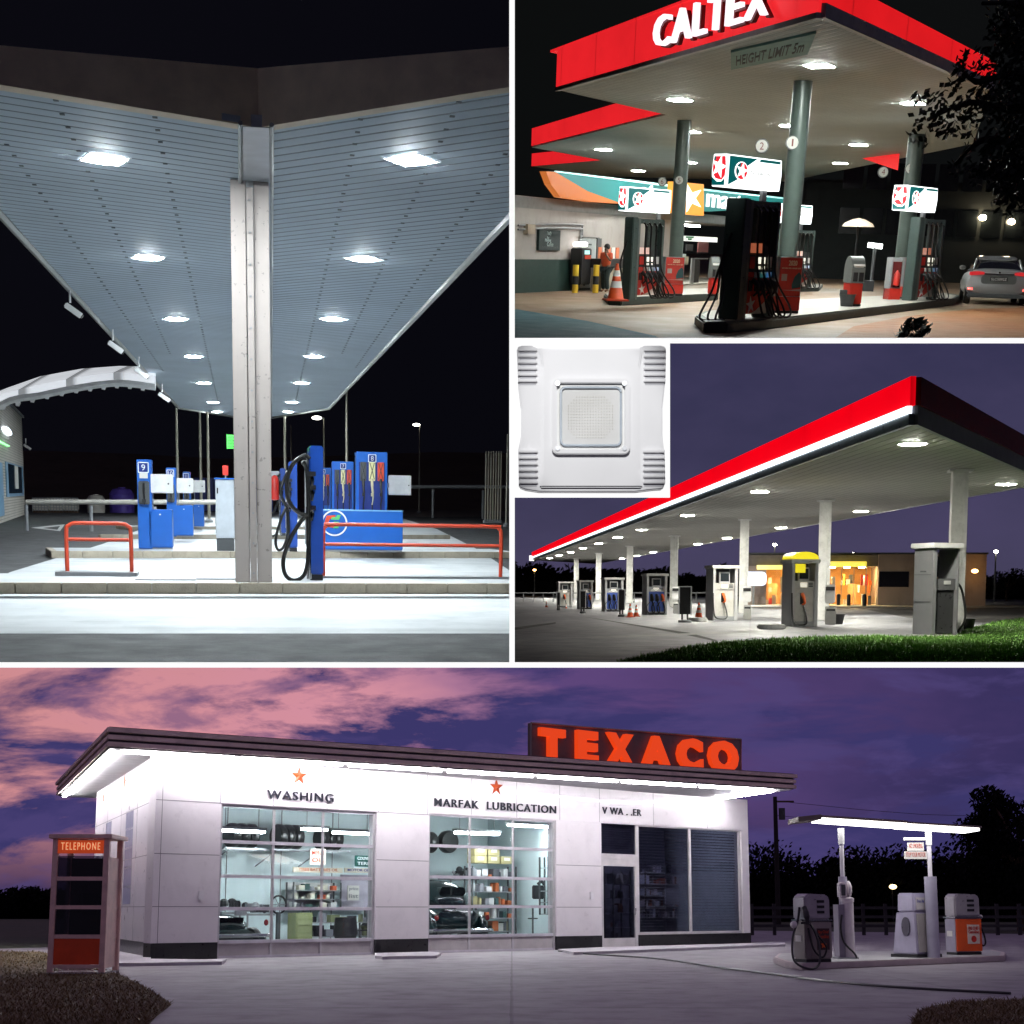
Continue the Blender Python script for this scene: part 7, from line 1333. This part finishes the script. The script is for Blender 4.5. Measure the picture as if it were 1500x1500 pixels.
def lslab(x0, x1, za_, zb_, m, nm, y0, y1, th): part(t, nm, MB().hexa([(x0,y0,za_),(x1,y0,zb_),(x1,y1,zb_),(x0,y1,za_)], [(x0,y0,za_+th),(x1,y0,zb_+th),(x1,y1,zb_+th),(x0,y1,za_+th)]), m)
L1 = E('canopy_tube_glow', (1,.98,.95), 5); zh = zt(1203)+.134
lslab(tx(1205), tx(1329), zh-.0, zh-.12, L1, 'light_panel', -.45, .55, .05); lslab(tx(1330), tx(1436), zh-.13, zh-.22, L1, 'light_panel', -.45, .55, .05)
hd4 = M('hood_metal', (.3,.26,.22), .4, .3); lslab(tx(1203), tx(1330), zh+.055, zh-.06, hd4, 'hood', -.5, .6, .05); lslab(tx(1330.5), tx(1438), zh-.07, zh-.165, hd4, 'hood', -.5, .6, .04); lslab(tx(1170), tx(1204), zh-.03, zh+.02, M('hood_end', (.22,.19,.15), .5, .2), 'hood_end', -.5, .6, .1)
t = thing('hanging_notice', 'two small white plates hung left of the right lamp post', 'sign', (cB.x, cB.y+.1, 0)); q1 = lambda px: P4.along_x(Vector((cB.x,cB.y,.134)), X, px); q2 = lambda py: P4.up(Vector((cB.x,cB.y,.134)), py)+.134
b = MB(); b.cyl((q1(1333),0,q2(1229)), (0,0,q2(1229)), .035, n=8); part(t, 'bracket', b, white); b = MB(); b.box(q1(1338), q1(1362), -.02, .02, q2(1246), q2(1234)); part(t, 'upper_plate', b, paper); b = MB(); b.box(q1(1333), q1(1366), -.02, .02, q2(1258), q2(1247)); part(t, 'lower_plate', b, paper)
b = MB(); b.text('NO SMOKING', q1(1340), q2(1242), q1(1360)-q1(1340), .1, -.021, .006); b.text('STOP YOUR MOTOR', q1(1335), q2(1255), q1(1364)-q1(1335), .1, -.021, .006); part(t, 'lettering', b, M('notice_red', (.5,.12,.1), .5))
# ground hose
hp_ = [G(x, y, .03) for x, y in ((818,1393),(870,1398),(960,1404),(1060,1418),(1140,1428),(1220,1438),(1330,1447),(1480,1455))]; b = MB(); b.tube([p-hp_[0] for p in hp_], .02, 8, 8); solo('ground_hose', b, rubber, 'long black bell hose lying across the forecourt', 'hose', hp_[0], smooth=True)
# utility pole, fence, trees
p = V(1140,1340,95); p.z = 0; t = thing('utility_pole', 'dark utility pole with cross arm beyond the station', 'utility pole', p); h = V(1140,1167,95).z; b = MB(); b.cyl((0,0,0), (0,0,h), .2, .14, n=10); part(t, 'pole', b, M('pole_dark', (.02,.016,.015), .9)); b = MB(); b.box(-.1, 1.3, -.06, .06, h-.4, h-.28); part(t, 'cross_arm', b, wood)
b = MB(); b.cyl((.45,0,h-1.6), (.45,0,h-.8), .22, n=12); part(t, 'transformer', b, darkgrey); b = MB()
for k in range(2): b.tube([(0,0,h-.3-k),(16,4,h-1.1-k),(40,10,h+.5-k)], .02, 4)
part(t, 'wire', b, black)
t = thing('board_fence', 'dim pale board fence running behind the pump island', 'fence', (0,0,0)); a_, c_ = V(1102,1340,62), V(1560,1340,62); b = MB()
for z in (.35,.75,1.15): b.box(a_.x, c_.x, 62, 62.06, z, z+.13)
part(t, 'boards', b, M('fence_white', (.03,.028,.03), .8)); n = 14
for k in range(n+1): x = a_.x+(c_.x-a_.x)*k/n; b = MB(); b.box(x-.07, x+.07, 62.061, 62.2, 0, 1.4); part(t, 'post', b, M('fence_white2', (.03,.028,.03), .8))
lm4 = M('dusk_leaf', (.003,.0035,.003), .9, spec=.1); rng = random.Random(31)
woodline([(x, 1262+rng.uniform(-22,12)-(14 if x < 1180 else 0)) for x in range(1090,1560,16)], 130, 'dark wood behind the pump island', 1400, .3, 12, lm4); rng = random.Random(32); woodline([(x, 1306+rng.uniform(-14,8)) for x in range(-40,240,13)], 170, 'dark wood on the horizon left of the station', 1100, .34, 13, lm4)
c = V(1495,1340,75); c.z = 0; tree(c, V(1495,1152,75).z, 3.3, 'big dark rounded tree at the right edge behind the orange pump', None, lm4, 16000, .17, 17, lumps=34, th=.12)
lampglow_p = V(1308,1299,125); t = thing('distant_lamp', 'small warm light among the dark trees', 'lamp', lampglow_p); part(t, 'bulb', MB().sph((0,0,0), .35, .3, .22), E('distant_warm', (1,.7,.3), 5)); b = MB(); b.cyl((0,.3,-lampglow_p.z), (0,.3,0), .05, n=6); part(t, 'post', b, black)
for (x, y) in ((270,1287),): pass
# sky
m, nt, b_ = newmat('sunset_sky'); b_.inputs['Base Color'].default_value = (0,0,0,1); b_.inputs['Specular IOR Level'].default_value = 0
co = coords(nt); sx = nd(nt, 'ShaderNodeSeparateXYZ'); nt.links.new(co, sx.inputs[0]); u = math_(nt, 'DIVIDE', math_(nt, 'ADD', sx.outputs[0], 150), 300); vv = math_(nt, 'DIVIDE', sx.outputs[2], 72)
wob = noise(nt, coords(nt, (.012,.01,.03)), 1, 5, .6); u2 = math_(nt, 'ADD', u, math_(nt, 'MULTIPLY', math_(nt, 'SUBTRACT', wob, .5), .5))
hor = ramp(nt, u2, [(0,(.62,.26,.27)),(.3,(.64,.27,.34)),(.43,(.4,.18,.3)),(.55,(.11,.06,.19)),(1,(.035,.028,.1))])
ver = ramp(nt, math_(nt, 'ADD', vv, math_(nt, 'MULTIPLY', math_(nt, 'SUBTRACT', wob, .5), .25)), [(.1,0),(.33,.5),(.45,1),(1,.95)]); base = mixc(nt, ver, (.045,.03,.09), hor)
def cl_(sc, lo, hi, off): 
    mp = nd(nt, 'ShaderNodeMapping'); mp.inputs['Scale'].default_value = sc; mp.inputs['Location'].default_value = off; mp.inputs['Rotation'].default_value = (0, R(8), 0); nt.links.new(co, mp.inputs[0]); return ramp(nt, noise(nt, mp.outputs[0], 1, 9, .6, .35), [(lo,0),(hi,1)])
c1_ = cl_((.0085,.01,.03), .49, .56, (3.3,0,1.2)); c2_ = cl_((.025,.01,.09), .5, .62, (7.1,0,2.6)); c = mixc(nt, c1_, base, (.042,.036,.135)); c = mixc(nt, math_(nt, 'MULTIPLY', c2_, .6), c, (.075,.055,.18))
nt.links.new(c, b_.inputs['Emission Color']); b_.inputs['Emission Strength'].default_value = 1.05
struct('sky', MB().poly([V(-500,960,400), V(2000,960,400), V(2000,1350,400), V(-500,1350,400)]), m)
def W_(px, py, D): return ray(px, py)*D
sk2 = MB(); Mi4 = P4.Mi; sk2.poly([Mi4 @ W_(x, 976.9, D) for x, D in ((-2500,11),(4000,11),(2600,390),(-1100,390))])
struct('sky_fill_sheet', sk2, E('dusk_fill_glow', (.55,.42,.72), .28, (0,0,0)))  # unseen glowing sheet added overhead to light the forecourt like dusk sky
# ======================================================================= the added white display case that holds the four places
def W(px, py, D): return ray(px, py)*D
def wedge(x0, x1, y0, y1, D0, D1):
    b = MB(); b.add([W(x0,y1,D0), W(x1,y1,D0), W(x1,y0,D0), W(x0,y0,D0), W(x0,y1,D1), W(x1,y1,D1), W(x1,y0,D1), W(x0,y0,D1)], [(0,1,2,3),(7,6,5,4),(0,4,5,1),(1,5,6,2),(2,6,7,3),(3,7,4,0)]); return b
DF = 9.0
wallm = M('partition_black', (.004,.004,.005), .9, spec=0); framem = E('glowing_white_edge', (1,1,1), 1.0, (0,0,0))  # bars and tile glow by themselves in place of light falling on them
def case(name, mb, mat, label, cat, group=None):
    o = mesh_obj(name, mb, mat); return tag(o, label, cat, group)
case('added_partition', wedge(746.6,753.4,-700,972,DF+.03,430), wallm, 'added dark upright partition wall between the left and right compartments', 'partition')  # unseen black walls added between places, stretched wide to block stray light
case('added_partition', wedge(-1200,2700,972.3,975.7,DF+.03,430), wallm, 'added dark level partition wall above the bottom compartment', 'partition')
case('added_partition', wedge(753.4,2700,497.4,500.6,DF+.03,430), wallm, 'added dark level partition wall between the two right compartments', 'partition')
fr = tag(bpy.data.objects.new('white_divider', None), 'slim white frame bars separating the four petrol station scenes', 'frame'); COL.objects.link(fr); fr.location = W(750,974,DF)
def bar(x0, x1, y0, y1):
    b = wedge(x0, x1, y0, y1, DF, DF+.03); b.v = [tuple(Vector(v)-fr.location) for v in b.v]; o = part(fr, 'divider_bar', b, framem)
bar(746,754,-500,970); bar(-700,2200,970,978); bar(754,2200,495,503)
# the luminaire on its white tile
if True:
    DT = DF-.05; k = DT/F
    t = bpy.data.objects.new('canopy_luminaire', None); COL.objects.link(t); t.location = W(867,616,DT)
    tag(t, 'white square LED canopy luminaire with finned corners shown face on', 'luminaire')
    tile = mesh_obj('white_tile', wedge(752,981.5,501,729,DF-.02,DF+.02), framem); tag(tile, 'plain white square tile behind the finned luminaire', 'panel')
    lw = M('luminaire_white', (.86,.86,.87), .55, var=.03)
    X_ = lambda px: (px-867)*k; Z_ = lambda py: (616-py)*k
    b = MB(); pts = [(762,508),(782,508),(783,512),(938,512),(940,508),(970,508),(975,512),(974,560),(970,600),(970,640),(973,668),(974,708),(970,718),(955,719),(930,722),(790,722),(770,719),(760,715),(759,660),(763,640),(763,600),(759,566),(757,512)]
    b.ext([(X_(x), Z_(y)) for x, y in pts][::-1], -.035, .02); part(t, 'housing', b, lw, bevel=.008)
    b = MB(); b.ext([(X_(x), Z_(y)) for x, y in ((790,514),(940,514),(936,540),(936,690),(940,716),(790,716),(794,690),(794,540))][::-1], -.06, -.034); part(t, 'centre_housing', b, lw, bevel=.01)
    for x0, x1, y0, y1 in ((759,787,512,566),(942,974,512,566),(760,788,660,714),(941,973,660,714)):
        b = MB(); n = 6
        for i in range(n):
            y = y0+(y1-y0)*i/n; b.ext(rrect(X_(x0), X_(x1), Z_(y+5.2), Z_(y+.6), .008), -.055, -.034)
        o = part(t, 'cooling_fins', b, lw, bevel=.004)
        b = MB(); b.box(X_(x0+2), X_(x1-2), -.0365, -.0352, Z_(y1), Z_(y0)); i_ = mesh_obj('vent_slots', b, M('slot_grey', (.55,.55,.58), .6)); i_.parent = o
    b = MB(); o_ = rrect(X_(808), X_(921), Z_(669), Z_(559), .04); in_ = rrect(X_(815), X_(914), Z_(662), Z_(566), .03); n = len(o_)
    b.add([(x, y, z) for y in (-.095, -.06) for q in (o_, in_) for x, z in q], [(i, (i+1) % n, n+(i+1) % n, n+i) for i in range(n)]+[(i, 2*n+i, 2*n+(i+1) % n, (i+1) % n) for i in range(n)]+[(n+i, n+(i+1) % n, 3*n+(i+1) % n, 3*n+i) for i in range(n)])
    o = part(t, 'bezel', b, lw, bevel=.004)
    for x, y in ((816,567),(913,567),(816,661),(913,661)):
        b = MB(); b.lathe([(.016,-.102),(.014,-.095),(.014,-.09)], X_(x), 0, 12, 'y', Z_(y)); i_ = mesh_obj('screw', b, steel, smooth=True); i_.parent = o
    b = MB(); b.ext(rrect(X_(816), X_(913), Z_(661), Z_(567), .03), -.07, -.061); part(t, 'reflector', b, M('led_board', (.92,.92,.88), .6))
    b = MB(); b.tube([(x, -.082, z) for x, z in rrect(X_(821), X_(908), Z_(656), Z_(572), .03, 3)]+[(X_(908), -.082, Z_(580))], .008, 6, 1); part(t, 'gasket', b, M('bluish_gasket', (.62,.7,.78), .4))
    b = MB()
    for i in range(17):
        for j in range(15):
            x, z = X_(832+i*4), Z_(585+j*4.2); d = ((i-8)**2+(j-7)**2)**.5
            if d < 9: b.lathe([(.0035,-.077),(.0035,-.072)], x, 0, 6, 'y', z)
    part(t, 'led_chips', b, M('led_chip', (.75,.74,.66), .5))
    b = MB(); b.ext(rrect(X_(818), X_(911), Z_(659), Z_(569), .03), -.09, -.087); part(t, 'lens_cover', b, glass('clear_cover', (1,1,1), .03, .98))
    ld = bpy.data.lights.new('added_tile_spot', 'SPOT'); ld.energy = 1260; ld.spot_size = R(13); ld.spot_blend = .35; ld.shadow_soft_size = .15; ld.color = (1, 1, 1)  # unseen spot added above to light the luminaire face
    lo = bpy.data.objects.new('added_tile_spot', ld); COL.objects.link(lo); lo.location = (.1, 3.6, 4.4); tgt = W(867,616,DT)
    lo.rotation_euler = (tgt-lo.location).to_track_quat('-Z', 'Y').to_euler()
w = bpy.data.worlds.new('World'); SC.world = w; w.use_nodes = True; bg = w.node_tree.nodes['Background']
sk = w.node_tree.nodes.new('ShaderNodeTexSky'); sk.sky_type = 'NISHITA'; sk.sun_disc = False; sk.sun_elevation = R(-4); sk.sun_rotation = R(200)
mx = w.node_tree.nodes.new('ShaderNodeMix'); mx.data_type = 'RGBA'; mx.inputs[0].default_value = .8; mx.inputs[7].default_value = (.42,.36,.62,1)
w.node_tree.links.new(sk.outputs[0], mx.inputs[6]); w.node_tree.links.new(mx.outputs[2], bg.inputs[0]); bg.inputs[1].default_value = .06
wrapup()
SC.cycles.max_bounces = 6; SC.cycles.diffuse_bounces = 3; SC.cycles.glossy_bounces = 3; SC.cycles.transparent_max_bounces = 8
SC.cycles.sample_clamp_indirect = 6; SC.cycles.use_adaptive_sampling = True; SC.cycles.adaptive_threshold = .025; SC.cycles.caustics_reflective = False; SC.cycles.caustics_refractive = False
